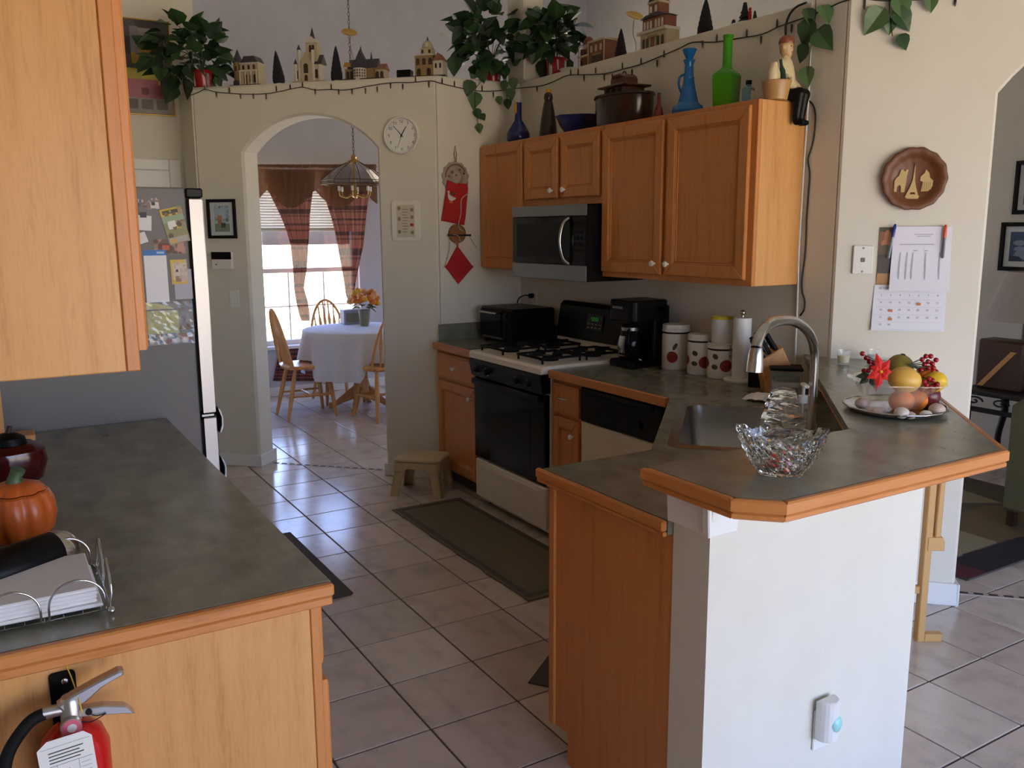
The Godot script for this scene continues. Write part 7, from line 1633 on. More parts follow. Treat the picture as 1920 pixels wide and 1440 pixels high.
	# snowy scene
	var sc = onx(1393, 36, 2.05); var t = thing("snow_scene", "snow-covered plinth with little fir tree and figures at the ledge end", "ornament", Vector3(2.05, LEDGE, sc.z), -PI / 2)
	s = ns(); XF = Transform3D(Basis(Vector3(1.5, 0, 0), Vector3.UP, Vector3(0, 0, 0.9)), Vector3.ZERO); lathe(s, [Vector2(0, 0), Vector2(0.055, 0), Vector2(0.06, 0.01), Vector2(0.05, 0.022), Vector2(0, 0.026)], 20); W(); part("snow_base", s, "snow", t)
	s = ns(); for i in 4: lathe(s, [Vector2(0, 0.024 + i * 0.02), Vector2(0.034 - i * 0.007, 0.026 + i * 0.02), Vector2(0.008, 0.052 + i * 0.02)], 12, Vector3(0.01, 0, 0)); 
	part("fir_tree", s, "brush_dark", t)
	s = ns(); box(s, Vector3(0.04, 0.022, 0.0), Vector3(0.058, 0.068, 0.012), 0.004); ball(s, Vector3(0.049, 0.075, 0.006), 0.008, 8, 6); part("red_figure", s, "red_cloth", t)
	s = ns(); lathe(s, [Vector2(0, 0.02), Vector2(0.012, 0.02), Vector2(0.008, 0.045), Vector2(0, 0.05)], 10, Vector3(-0.05, 0, 0.01)); part("small_fir", s, "brush_dark", t)
	s = ns(); tube(s, [Vector3(0.085, 0.0, 0.01), Vector3(0.085, 0.03, 0.01), Vector3(0.083, 0.06, 0.01)], [0.005, 0.01, 0.004], 8); part("lamp_figure", s, "pothos_c", t)
	# plants
	var p0 = pa(-1.59, LEDGE, DA + 0.13); var e0 = ona(355, 105, DA + 0.05)
	plant("large pothos in a red foil pot at the ledge's left end before the flower picture", p0, Vector3(e0.x, e0.y, e0.z), Vector3(0.28, 0.21, 0.26), 120, 3)
	var p1 = Vector3(1.79, LEDGE, ZC - 0.09); var e1 = onz(915, 78, ZC - 0.09)
	plant("bushy pothos in a red foil pot at the corner over the short wall", p1, e1, Vector3(0.27, 0.20, 0.17), 120, 5)
	var p2 = Vector3(2.05, LEDGE, -0.985); var e2 = onx(1035, 68, 2.03)
	plant("bushy pothos in a red foil pot on the ledge over the range wall", p2, e2, Vector3(0.15, 0.15, 0.22), 90, 9)
	t = thing("saucer", "white oval dish on the ledge behind the red foil pot", "dish", Vector3(2.06, LEDGE + 0.0005, -0.84)); s = ns(); lathe(s, [Vector2(0, 0), Vector2(0.05, 0), Vector2(0.075, 0.03), Vector2(0.072, 0.032), Vector2(0.048, 0.005), Vector2(0, 0.004)], 24); part("dish", s, "white_plastic", t)
	# strands
	var w = func(px, py, o = 0.02): return onz(px, py, ZC + o)
	vine("pothos strand hanging down the short wall above the pot holders", [w.call(905, 150), w.call(893, 165), w.call(890, 185), w.call(893, 212), w.call(897, 235)], [[w.call(900, 125), 0.9], [w.call(884, 150), 0.9], [w.call(893, 172), 0.95], [w.call(892, 203), 0.6], [w.call(902, 213), 0.45, Vector3(0.7, -1, 0)], [w.call(897, 231), 0.55]], 4)
	vine("pothos strand hanging in the corner over the cobalt bottle", [w.call(950, 140, 0.04), w.call(948, 165, 0.05), w.call(952, 190, 0.06)], [[w.call(934, 180), 0.5], [w.call(945, 150, 0.05), 0.6], [w.call(955, 165, 0.06), 0.7], [w.call(950, 185, 0.05), 0.6], [w.call(960, 145, 0.06), 0.7]], 6)
	w = func(px, py, o = 0.03): return onx(px, py, XB - o)
	vine("variegated vine strand hanging beside the black cable over the cabinet end", [w.call(1530, -15), w.call(1528, 40), w.call(1520, 90), w.call(1516, 140)], [[w.call(1512, 15), 0.7, Vector3(0, -0.7, 0.3)], [w.call(1540, 10), 0.8, Vector3(0, -0.8, 0.5)], [w.call(1522, 35), 1.0, Vector3(0, -1, -0.4), Vector3(-1, 0.1, 0.3)], [w.call(1532, 55), 1.05, Vector3(0, -0.7, 0.6), Vector3(-1, 0.2, 0.3)], [w.call(1515, 82), 0.75, Vector3(0, -0.9, -0.6), Vector3(-1, 0.2, 0.2)], [w.call(1512, 124), 0.75, Vector3(0, -0.6, 0.1), Vector3(-1, 0.2, 0.4)]], 8)
	w = func(px, py, o = 0.02): return kp(px, py, o)
	vine("variegated vine strand hanging over the calendar wall", [w.call(1668, -20), w.call(1666, 25), w.call(1672, 70)], [[w.call(1657, 16), 1.05, Vector3(-0.5, -1, -0.5), Vector3(-0.5, 0.2, 0.6)], [w.call(1675, 18), 0.95, Vector3(0.5, -0.9, 0.5), Vector3(-0.5, 0.4, 0.6)], [w.call(1668, 36), 0.55, Vector3(0, -1, 0), Vector3(-0.5, 0.2, 0.6)], [w.call(1685, 66), 0.6, Vector3(0.35, -1, 0.35), Vector3(-0.5, 0.1, 0.6)], [w.call(1680, -8), 0.9, Vector3(0.3, -1, 0.3), Vector3(-0.5, 0.2, 0.6)], [w.call(1742, -8), 0.6, Vector3(0.1, -1, 0.1), Vector3(-0.5, 0.2, 0.6)]], 10)
	string_lights()
	flower_picture()

func string_lights():
	mat("wire_green", h("2e2c20"), 0.6); mat("bulb_dark", h("3a3428"), 0.25)
	var A = func(px, py): return wp(px, py, 0.006)
	var C = func(px, py): return onz(px, py, ZC + 0.006)
	var B = func(px, py): return onx(px, py, XB - 0.006)
	var K = func(px, py): return kp(px, py, 0.006)
	var t = wthing("light_string", "dark wire string of unlit mini lights draped along the ledge walls", "string lights", pa(-0.8, 2.47)); var p = []
	for q in [[352, 181], [372, 174], [385, 168], [407, 173], [432, 175], [460, 177], [500, 176], [525, 172], [552, 166], [570, 164], [592, 169], [620, 168], [650, 169], [690, 162], [720, 157], [745, 155], [770, 155], [808, 152]]: p.append(A.call(q[0], q[1]))
	for q in [[822, 155], [850, 162], [880, 168], [905, 171], [935, 170], [960, 167]]: p.append(C.call(q[0], q[1]))
	for q in [[985, 164], [1015, 161], [1040, 152], [1065, 141], [1100, 140], [1135, 138], [1170, 129], [1200, 121], [1240, 105], [1275, 90], [1300, 79], [1340, 79], [1390, 71], [1430, 64], [1460, 50], [1500, 36], [1530, 25], [1560, 12], [1580, 3]]: p.append(B.call(q[0], q[1]))
	for q in [[1610, -2], [1660, 2], [1720, 0], [1790, -6]]: p.append(K.call(q[0], q[1]))
	var s = ns(); tube(s, bez(p, 3), 0.0028, 5); part("wire", s, "wire_green", t)
	var bl = []
	for q in [[385, 165, 1], [407, 177, -1], [431, 170, 1], [452, 180, -1], [476, 180, -1], [500, 181, -1], [519, 167, 1], [545, 164, 1], [568, 160, 1], [592, 171, -1], [622, 164, 1], [636, 172, -1], [661, 171, -1], [686, 170, -1], [708, 167, -1], [733, 160, -1], [756, 162, -1], [780, 150, 1], [805, 158, -1]]: bl.append([A.call(q[0], q[1]), q[2]])
	for q in [[829, 152, 1], [852, 158, 1], [904, 166, 1], [925, 177, -1]]: bl.append([C.call(q[0], q[1]), q[2]])
	for q in [[1007, 166, -1], [1070, 136, 1], [1084, 135, 1], [1095, 146, -1], [1117, 133, 1], [1133, 144, -1], [1148, 144, -1], [1167, 124, 1], [1185, 135, -1], [1202, 116, 1], [1232, 118, -1], [1245, 102, 1], [1317, 82, -1], [1344, 72, 1], [1400, 64, 1], [1427, 74, -1], [1457, 45, 1], [1484, 52, -1], [1512, 26, 1]]: bl.append([B.call(q[0], q[1]), q[2]])
	for q in [[1621, 8, -1], [1791, 2, -1]]: bl.append([K.call(q[0], q[1]), q[2]])
	for q in bl:
		s = ns(); var d = Vector3(0, q[1], 0); tube(s, [q[0] - d * 0.014, q[0] - d * 0.002, q[0] + d * 0.012, q[0] + d * 0.022], [0.0045, 0.0045, 0.0042, 0.001], 7); part("bulb", s, "bulb_dark", t)
	W()

func flower_picture():
	var z = -2.87; var a = onz(236, 34, z); var b = onz(329, 219, z); var x0 = -0.72; var w = b.x - x0; var hh = 3.02 - b.y; var c = Vector3((x0 + b.x) / 2, (3.02 + b.y) / 2, z)
	var t = wthing("flower_picture", "large gold-framed still life of yellow and pink flowers behind the pothos", "picture", c)
	var tex = print_tex(192, 144, func(im):
		im.fill(h("3a3230")); blots(im, [h("4a4040"), h("2e2828"), h("574c4a")], 60, 14, 41); fill(im, 0, 112, 192, 32, h("8a8078")); blots(im, [h("a8a098"), h("6a5c54"), h("948a82")], 0, 8, 12)
		disc(im, 150, 40, 16, 26, h("b0902e")); disc(im, 158, 56, 10, 20, h("a87828")); disc(im, 150, 20, 14, 8, h("9a908e")); disc(im, 140, 30, 6, 20, h("8a8284")); disc(im, 166, 70, 9, 10, h("9a3c40")); disc(im, 140, 86, 18, 12, h("a89a38")); disc(im, 160, 88, 13, 10, h("b8a63a")); disc(im, 148, 104, 22, 14, h("a05a64")); disc(im, 150, 108, 5, 5, h("6a2024")); disc(im, 170, 108, 12, 10, h("94525a"))
		for i in 8: disc(im, 20 + i * 22, 128, 8, 7, h("5a4a46")))
	s_pic(t, c, w, hh, tex); W()
func s_pic(t, c, w, hh, tex):
	var s = ns(); card(s, c + Vector3(0, 0, 0.004), Vector3.RIGHT, Vector3.UP, w - 0.01, hh - 0.01, 0.002); part("picture", s, print_mat("flower_print", tex, 0.4), t)
	s = ns(); frame4(s, w, hh, 0.008, 0.001, 0.016, c, Vector3.RIGHT, Vector3.UP, Vector3.BACK, 0.002); part("frame", s, "gold", t)

# ---------------------------------------------------------------- dining room
func poly_fill(im, pts, col):
	var p = PackedVector2Array(pts)
	for y in im.get_height():
		for x in im.get_width():
			if Geometry2D.is_point_in_polygon(Vector2(x + 0.5, y + 0.5), p): im.set_pixel(x, y, col)

func chair(label, at, turn):
	var t = thing("dining_chair", label, "chair", at, turn, "oak bow-back chairs at the dining table"); var s = ns()
	var seat = []; for q in [[-0.21, 0.19], [-0.19, 0.215], [0.19, 0.215], [0.21, 0.19], [0.195, -0.12], [0.15, -0.19], [0.0, -0.215], [-0.15, -0.19], [-0.195, -0.12]]: seat.append(Vector2(q[0], q[1]))
	extr(s, seat, Vector3.ZERO, Vector3.RIGHT, Vector3.BACK, Vector3.UP, 0.435, 0.468, 0.010); part("seat", s, "oak", t)
	var feet = [[-0.14, 0.15, -0.185, 0.205], [0.14, 0.15, 0.185, 0.205], [-0.12, -0.13, -0.175, -0.225], [0.12, -0.13, 0.175, -0.225]]
	for f in feet:
		s = ns(); var a = Vector3(f[0], 0.437, f[1]); var b = Vector3(f[2], 0.0, f[3]); tube(s, [a, a.lerp(b, 0.2), a.lerp(b, 0.5), a.lerp(b, 0.9), b], [0.014, 0.019, 0.021, 0.015, 0.013], 10); part("leg", s, "oak", t)
	for sd in [-1, 1]:
		s = ns(); tube(s, [Vector3(0.163 * sd, 0.20, 0.18), Vector3(0.155 * sd, 0.20, 0.0), Vector3(0.15 * sd, 0.20, -0.182)], [0.009, 0.013, 0.009], 8); part("stretcher", s, "oak", t)
	s = ns(); tube(s, [Vector3(-0.155, 0.20, 0), Vector3(0, 0.20, 0), Vector3(0.155, 0.20, 0)], [0.009, 0.013, 0.009], 8); part("stretcher", s, "oak", t)
	var hoop = func(a): return Vector3(cos(a) * 0.185, 0.45 + sin(a) * 0.50 if sin(a) > 0 else 0.45, -0.165 - 0.11 * max(0.0, sin(a)))
	s = ns(); var p = []; for i in 25: p.append(hoop.call(PI * i / 24))
	tube(s, p, 0.0125, 8); part("bow_back", s, "oak", t)
	for i in 6:
		var x = -0.125 + 0.05 * i; var tp = hoop.call(acos(clampf(x / 0.185, -1, 1)) ); var b = Vector3(x * 0.8, 0.462, -0.16)
		s = ns(); var d = tp - b
		var prof = [Vector2(-0.006, 0), Vector2(0.006, 0), Vector2(0.007, 0.3), Vector2(0.015, 0.62), Vector2(0.006, 0.78), Vector2(0.006, 1), Vector2(-0.006, 1), Vector2(-0.006, 0.78), Vector2(-0.015, 0.62), Vector2(-0.007, 0.3)]
		extr(s, prof, b, Vector3.RIGHT, d, d.cross(Vector3.RIGHT).normalized(), -0.005, 0.005); part("spindle", s, "oak", t)
	return t

func plaid(w, hh, base, seed_):
	return print_tex(w, hh, func(im):
		var r := RandomNumberGenerator.new(); r.seed = seed_; im.fill(base)
		for i in 9:
			var y = int(hh * (i + 0.3) / 9.0); fill(im, 0, y, w, 3 + (i % 3) * 2, base.darkened(0.45)); fill(im, 0, y + 9, w, 2, base.darkened(0.3))
		for i in 8:
			var x = int(w * (i + 0.4) / 8.0)
			for yy in hh: for k in 3: im.set_pixel(min(x + k, w - 1), yy, im.get_pixel(min(x + k, w - 1), yy).darkened(0.28)))

func drape(rows, z, folds, called, label, m, amp = 0.012):
	var grid = []; var n = 25
	for i in rows.size() - 1:
		for k in 4:
			var f = k / 4.0; var a = rows[i]; var b = rows[i + 1]; var y = lerpf(a[0], b[0], f); var l = lerpf(a[1], b[1], f); var r = lerpf(a[2], b[2], f); var row = []
			for j in n:
				var u = float(j) / (n - 1); var p = onz(lerpf(l, r, u), y, z); p.z += amp * sin(u * TAU * folds) + amp * 0.3 * sin(u * 17.0 + y * 0.05); row.append(p)
			grid.append(row)
	var s = ns(); sheet(s, grid); return solo(called, s, m, label, "curtain", "plaid curtains at the dining window")

func dining_room():
	var z = -4.66
	var tex = plaid(128, 192, h("b5705c"), 3)
	var cm = print_mat("plaid_sheer", tex, 0.9); cm.transparency = BaseMaterial3D.TRANSPARENCY_ALPHA; cm.albedo_color = Color(1, 1, 1, 0.965); cm.backlight_enabled = true; cm.backlight = Color(0.20, 0.12, 0.10)
	drape([[318, 496, 592], [350, 500, 588], [380, 514, 584], [405, 526, 581], [430, 536, 580], [460, 545, 578], [500, 549, 576], [540, 551, 570], [565, 555, 577], [590, 561, 581], [606, 567, 581]], z, 4.0, "sheer_curtain", "red-brown plaid sheer curtain gathered in the middle of the window", cm)
	drape([[318, 600, 697], [350, 604, 694], [380, 612, 690], [405, 620, 687], [430, 627, 684], [460, 633, 681], [500, 640, 673], [530, 645, 667], [552, 648, 664], [570, 654, 668]], z + 0.004, 4.0, "sheer_curtain", "red-brown plaid sheer curtain gathered at the window's right edge", cm)
	var pm = print_mat("plaid_cloth", plaid(128, 96, h("8a4a44"), 5), 0.9)
	drape([[652, 524, 620], [680, 519, 620], [700, 515, 620], [719, 511, 620]], -4.738, 5.0, "plaid_drape", "red-brown plaid cloth hanging below the window sill behind the chairs", pm, 0.008)
	# lace valance with swags
	var vm = mat("valance_lace", Color(0.40, 0.27, 0.18, 0.95), 0.9); vm.transparency = BaseMaterial3D.TRANSPARENCY_ALPHA; vm.backlight_enabled = true; vm.backlight = Color(0.42, 0.27, 0.17)
	var grid = []; var n = 61
	for i in 13:
		var row = []
		for j in n:
			var u = j / float(n - 1); var px = lerpf(420, 706, u); var sw = absf(sin((px - 500.0) / 90.0 * PI)); var bot = 356 + 34 * sw; var f = i / 12.0
			var p = onz(px, lerpf(308, bot, f), -4.60); p.z += 0.014 * sin(u * 130 + f * 4) * (1 - f * 0.5) + 0.02 * f * sw; row.append(p)
		grid.append(row)
	var s = ns(); sheet(s, grid); solo("valance", s, vm, "tan lace valance with two swags across the top of the window", "curtain")
	s = ns(); var r0 = onz(415, 311, -4.62); var r1 = onz(706, 313, -4.62); cyl(s, r0, r1, 0.011, 10); solo("curtain_rod", s, "brass", "brass curtain rod carrying the lace valance", "curtain rod")
	# venetian blind, drawn up
	var t = wthing("venetian_blind", "white venetian blind lowered over the upper sash", "blind", onz(580, 432, -4.71)); var y0 = onz(580, 432, -4.71).y
	for i in 22:
		s = ns(); var y = y0 + 0.012 + 0.026 * i; extr(s, [Vector2(-0.007, -0.014), Vector2(0.007, 0.014), Vector2(0.005, 0.015), Vector2(-0.009, -0.013)], Vector3(0.83, y, -4.712), Vector3.BACK, Vector3.UP, Vector3.RIGHT, 0, 1.31); part("slat", s, "white_plastic", t)
	s = ns(); box(s, Vector3(0.83, y0 - 0.012, -4.735), Vector3(2.14, y0 + 0.006, -4.69), 0.004); part("bottom_rail", s, "white_plastic", t)
	for x in [1.3, 1.63, 1.97]:
		s = ns(); cyl(s, Vector3(x, y0, -4.69), Vector3(x, 2.2, -4.69), 0.0012, 5); part("ladder_cord", s, "white_plastic", t)
	W()
	# table under a white cloth
	var tc = Vector3(1.76, 0, -3.74); var R = 0.50
	t = thing("dining_table", "round pedestal dining table under the white cloth", "table", tc); s = ns()
	lathe(s, [Vector2(0, 0.715), Vector2(R - 0.01, 0.715), Vector2(R - 0.004, 0.725), Vector2(R - 0.01, 0.742), Vector2(0, 0.742)], 40); part("tabletop", s, "oak", t)
	s = ns(); lathe(s, [Vector2(0, 0.10), Vector2(0.06, 0.10), Vector2(0.085, 0.16), Vector2(0.06, 0.28), Vector2(0.05, 0.5), Vector2(0.08, 0.66), Vector2(0.12, 0.714), Vector2(0, 0.714)], 24); part("pedestal", s, "oak", t)
	for i in 4:
		s = ns(); var a = TAU * i / 4 + 0.62; var d = Vector3(cos(a), 0, sin(a)); extr(s, [Vector2(0.04, 0.10), Vector2(0.06, 0.22), Vector2(0.15, 0.15), Vector2(0.26, 0.06), Vector2(0.31, 0.05), Vector2(0.31, 0.0), Vector2(0.27, 0.0), Vector2(0.18, 0.05)], Vector3.ZERO, d, Vector3.UP, d.cross(Vector3.UP), -0.025, 0.025, 0.004); part("foot", s, "oak", t)
	mat("table_linen", h("cfd0da"), 0.85)
	s = ns(); grid = []
	for i in 10:
		var row = []
		for j in 97:
			var a = TAU * j / 96.0; var r; var y
			if i < 3: r = R * [0.0, 0.6, 0.985][i]; y = 0.7435
			else:
				var f = (i - 3) / 6.0; r = R + 0.008 + 0.03 * f + (0.035 * f) * sin(a * 14 + sin(a * 3) * 1.5); var lift = max(max(1.0 - absf(angle_difference(a, PI)) / 0.42, 1.0 - absf(angle_difference(a, PI / 2)) / 0.36), 1.0 - absf(angle_difference(a, -PI / 2)) / 0.45)
				y = 0.738 - f * lerpf(0.41, 0.25, clampf(lift * 3.0, 0, 1))
			row.append(Vector3(cos(a) * r, y, sin(a) * r))
		grid.append(row)
	sheet(s, grid); solo("tablecloth", s, "table_linen", "white tablecloth falling in folds over the round dining table", "tablecloth", "", tc)
	chair("oak bow-back chair seen side-on at the left of the white table", Vector3(1.235, 0, -3.72), PI / 2)
	var c2 = onz(614, 600, -4.42); chair("oak bow-back chair behind the white table under the window", Vector3(c2.x, 0, -4.20), 0.0)
	chair("oak bow-back chair with its back to the arch, partly behind the wall", Vector3(1.77, 0, -3.27), PI + 0.1)
	# vase of flowers and a box on the table
	var vc = ony(684, 611, 0.745); vc.y = 0.7445
	t = thing("flower_vase", "glass vase of orange and yellow fabric flowers on the white tablecloth", "flowers", vc); s = ns()
	lathe(s, [Vector2(0, 0), Vector2(0.035, 0), Vector2(0.045, 0.03), Vector2(0.055, 0.14), Vector2(0.058, 0.15), Vector2(0.052, 0.15), Vector2(0.04, 0.03), Vector2(0, 0.01)], 20); mat("vase_grey", h("7c7a66"), 0.3); part("vase", s, "vase_grey", t)
	mat("bloom_orange", h("d27a26"), 0.8); mat("bloom_red", h("b2401a"), 0.8); mat("bloom_yellow", h("dba83a"), 0.8); mat("bloom_peach", h("d9a070"), 0.8)
	var r := RandomNumberGenerator.new(); r.seed = 12; var me = leaf_mesh(0.06, 0.08)
	for i in 26:
		var d = Vector3(r.randfn(), absf(r.randfn()) * 0.9 - 0.15, r.randfn()).normalized(); var p = Vector3(0, 0.22, 0) + Vector3(d.x * 0.125, d.y * 0.11, d.z * 0.125)
		s = ns(); ball(s, p, Vector3(0.034, 0.026, 0.034), 9, 6); ball(s, p + d * 0.014, Vector3(0.022, 0.02, 0.022), 7, 5); part("flower_head", s, ["bloom_orange", "bloom_red", "bloom_yellow", "bloom_peach", "bloom_orange"][r.randi() % 5], t)
		if i % 2: leaf_at(t, me, "pothos_d", Vector3(d.x * 0.06, 0.16 + 0.02 * (i % 3), d.z * 0.06), d + Vector3.DOWN * 0.5, Vector3.UP, 0.9)
	var bc = ony(655, 607, 0.745); s = ns(); box(s, Vector3(-0.09, 0, -0.06), Vector3(0.09, 0.135, 0.06), 0.006); mat("box_bluegrey", h("8c96a8"), 0.5)
	t = thing("tissue_box", "grey-blue tissue box with a woven panel beside the flower vase", "box", Vector3(bc.x + 0.02, 0.7445, bc.z)); part("box", s, "box_bluegrey", t)
	s = ns(); box(s, Vector3(-0.07, 0.02, 0.0602), Vector3(0.07, 0.105, 0.063), 0.002); part("woven_panel", s, "vase_grey", t)
	chandelier()

func chandelier():
	var z = -3.74; var c = onz(665, 345, z); var hw = c.x - onz(606, 345, z).x; var top = onz(665, 305, z).y; var bot = c.y - 0.005; var arm = onz(665, 368, z).y
	mat("smoked_pane", Color(0.5, 0.48, 0.45, 0.28), 0.1).transparency = BaseMaterial3D.TRANSPARENCY_ALPHA; mat("bronze", h("5a4a34"), 0.35, 0.7)
	var t = wthing("chandelier", "brass chandelier with smoked glass panel shade over the dining table", "chandelier", Vector3(c.x, bot, z)); var s; var o = Vector3(c.x, 0, z); var R = hw * 1.02
	var ring = func(i, r, y): return o + Vector3(cos(TAU * i / 8 + 0.2) * r, y, sin(TAU * i / 8 + 0.2) * r)
	for i in 8:
		s = ns(); face(s, [ring.call(i, 0.06, top), ring.call(i + 1, 0.06, top), ring.call(i + 1, R * 0.58, top - 0.055), ring.call(i, R * 0.58, top - 0.055)], o); face(s, [ring.call(i, R * 0.58, top - 0.055), ring.call(i + 1, R * 0.58, top - 0.055), ring.call(i + 1, R, bot + 0.035), ring.call(i, R, bot + 0.035)], o); part("pane", s, "smoked_pane", t)
		s = ns(); face(s, [ring.call(i, R, bot + 0.03), ring.call(i + 1, R, bot + 0.03), ring.call(i + 1, R, bot), ring.call(i, R, bot)], o); part("skirt_pane", s, "smoked_pane", t)
		s = ns(); tube(s, [ring.call(i, 0.06, top), ring.call(i, R * 0.58, top - 0.055), ring.call(i, R, bot + 0.033), ring.call(i, R, bot)], 0.005, 6); tube(s, [ring.call(i, R, bot + 0.033), ring.call(i + 1, R, bot + 0.033)], 0.004, 6); tube(s, [ring.call(i, R, bot), ring.call(i + 1, R, bot)], 0.004, 6); part("rib", s, "bronze", t)
	s = ns(); lathe(s, [Vector2(0, arm - 0.02), Vector2(0.018, arm), Vector2(0.03, arm + 0.03), Vector2(0.014, arm + 0.06), Vector2(0.014, top - 0.01), Vector2(0.06, top), Vector2(0.055, top + 0.01), Vector2(0.02, top + 0.03), Vector2(0.026, top + 0.05), Vector2(0.01, top + 0.07), Vector2(0, top + 0.07)], 18, o); part("column", s, "brass", t)
	for i in 6:
		var a = TAU * i / 6; var d = Vector3(cos(a), 0, sin(a)); s = ns(); tube(s, bez([o + d * 0.02 + Vector3(0, arm + 0.02, 0), o + d * 0.08 + Vector3(0, arm - 0.01, 0), o + d * 0.135 + Vector3(0, arm + 0.005, 0), o + d * 0.145 + Vector3(0, arm + 0.045, 0)], 5), 0.006, 8); part("arm", s, "brass", t)
		s = ns(); cyl(s, o + d * 0.145 + Vector3(0, arm + 0.045, 0), o + d * 0.145 + Vector3(0, arm + 0.085, 0), 0.011, 10); part("candle_sleeve", s, "white_plastic", t)
	var y = top + 0.07; var k = 0
	while y < 4.29:
		s = ns(); var p = []; var ex = Vector3.RIGHT if k % 2 else Vector3.BACK
		for i in 12: p.append(o + Vector3(0, y + 0.016, 0) + ex * cos(TAU * i / 12) * 0.009 + Vector3.UP * sin(TAU * i / 12) * 0.019)
		tube(s, p, 0.0022, 5, true); part("chain_link", s, "bronze", t); y += 0.031; k += 1
	W()

# ---------------------------------------------------------------- living room through the right arch
func living_room():
	var x = 5.0; var s; var t
	for k in [[1909, 302, 402, "black-framed picture hanging higher on the living room wall"], [1881, 417, 507, "black-framed blue picture hanging lower on the living room wall above the lamp"]]:
		var a = onx(k[0], k[1], x); var b = onx(k[0], k[2], x); var w = 0.46; var hh = a.y - b.y; var c = Vector3(x, (a.y + b.y) / 2, a.z + w / 2)
		t = wthing("framed_picture", k[3], "picture", c, "black-framed pictures in the living room")
		s = ns(); frame4(s, w, hh, 0.028, 0.001, 0.025, c, Vector3.BACK, Vector3.UP, Vector3.LEFT, 0.004); part("frame", s, "black_matte", t)
		s = ns(); card(s, c + Vector3.LEFT * 0.004, Vector3.BACK, Vector3.UP, w - 0.05, hh - 0.05, 0.002); part("mat_board", s, "mat_board", t)
		var tex = print_tex(64, 64, func(im): im.fill(h("33496c")); blots(im, [h("2a3c5c"), h("4a6286"), h("24324a"), h("7a8aa0")], 30, 9, 3 + int(k[0])))
		s = ns(); card(s, c + Vector3.LEFT * 0.0065, Vector3.BACK, Vector3.UP, w - 0.13, hh - 0.13, 0.001); part("picture", s, print_mat("blue_print_%d" % k[0], tex), t); W()
	# side table with scrolled iron legs
	var tx = 4.55; var ty = 0.60; var p = onx(1870, 725, tx); ty = p.y; var cz = onx(1885, 725, tx).z
	mat("iron", h("191514"), 0.5); mat("dark_wood", h("3a261c"), 0.4)
	t = wthing("side_table", "dark iron side table with scrolled legs below the living room pictures", "table", Vector3(tx, 0, cz + 0.1)); var z0 = onx(1833, 722, tx).z; var z1 = z0 + 0.75
	s = ns(); box(s, Vector3(tx - 0.25, ty - 0.03, z0), Vector3(tx + 0.25, ty, z1), 0.006); part("top", s, "iron", t)
	s = ns(); box(s, Vector3(tx - 0.24, ty - 0.14, z0 + 0.02), Vector3(tx - 0.22, ty - 0.11, z1 - 0.02)); part("rail", s, "iron", t)
	for i in 4:
		var q = Vector3(tx - 0.23, ty - 0.07, z0 + 0.12 + 0.17 * i); s = ns(); var pp = []
		for k in 16: pp.append(q + Vector3(0, sin(k * 0.5) * 0.03 * (1 - k / 18.0), cos(k * 0.5) * 0.06 * (1 - k / 18.0)))
		tube(s, pp, 0.006, 6); part("scroll", s, "iron", t)
	for q in [[-0.22, 0.06], [-0.22, 0.68], [0.22, 0.06], [0.22, 0.68]]:
		s = ns(); var b = Vector3(tx + q[0], 0, z0 + q[1]); tube(s, bez([b + Vector3(0, ty - 0.03, 0), b + Vector3(-0.01, ty * 0.66, 0.02), b + Vector3(0.0, ty * 0.33, -0.015), b], 5), [0.03, 0.03, 0.029, 0.027, 0.025, 0.024, 0.023, 0.022, 0.022, 0.022, 0.022, 0.022, 0.022, 0.023, 0.025, 0.03], 8); part("leg", s, "iron", t)
	s = ns(); tube(s, bez([Vector3(tx - 0.22, 0.12, z0 + 0.08), Vector3(tx - 0.22, 0.22, z0 + 0.25), Vector3(tx - 0.22, 0.14, z0 + 0.4), Vector3(tx - 0.22, 0.22, z0 + 0.55), Vector3(tx - 0.22, 0.12, z0 + 0.66)], 6), 0.014, 8); part("stretcher", s, "iron", t); W()
	# lamp
	var lz = onx(1893, 600, tx).z + 0.10; t = wthing("table_lamp", "table lamp with pale pleated shade on the iron side table", "lamp", Vector3(tx, ty, lz)); var b0 = onx(1893, 598, tx).y; var b1 = onx(1893, 508, tx).y; mat("shade_linen", h("a39a94"), 0.9); mat("lamp_base", h("6a645e"), 0.5)
	s = ns(); lathe(s, [Vector2(0, ty + 0.001), Vector2(0.09, ty + 0.001), Vector2(0.08, ty + 0.02), Vector2(0.05, ty + 0.05), Vector2(0.075, ty + 0.15), Vector2(0.06, ty + 0.24), Vector2(0.015, ty + 0.28), Vector2(0.012, b0 + 0.1), Vector2(0, b0 + 0.1)], 18, Vector3(tx, 0, lz)); part("base", s, "lamp_base", t)
	s = ns(); lathe(s, [Vector2(0.245, b0), Vector2(0.13, b1), Vector2(0.128, b1), Vector2(0.241, b0)], 40, Vector3(tx, 0, lz), func(a, _y): return 1.0 + 0.015 * cos(a * 20)); part("shade", s, "shade_linen", t); W()
	# leather box and photo frame on the table
	mat("brown_leather", h("4e3426"), 0.4); var q0 = onx(1835, 716, tx - 0.1); t = wthing("leather_case", "brown leather case with a slanting strap on the iron side table", "case", Vector3(tx - 0.05, ty, q0.z + 0.15))
	s = ns(); box(s, Vector3(tx - 0.15, ty + 0.001, q0.z), Vector3(tx + 0.02, onx(1850, 634, tx - 0.1).y, q0.z + 0.30), 0.015); part("body", s, "brown_leather", t)
	s = ns(); extr(s, [Vector2(0.0, 0.02), Vector2(0.04, 0.02), Vector2(0.24, 0.26), Vector2(0.20, 0.26)], Vector3(tx - 0.15, ty, q0.z + 0.02), Vector3.BACK, Vector3.UP, Vector3.LEFT, 0.0, 0.006, 0.002); part("strap", s, "oak", t); W()
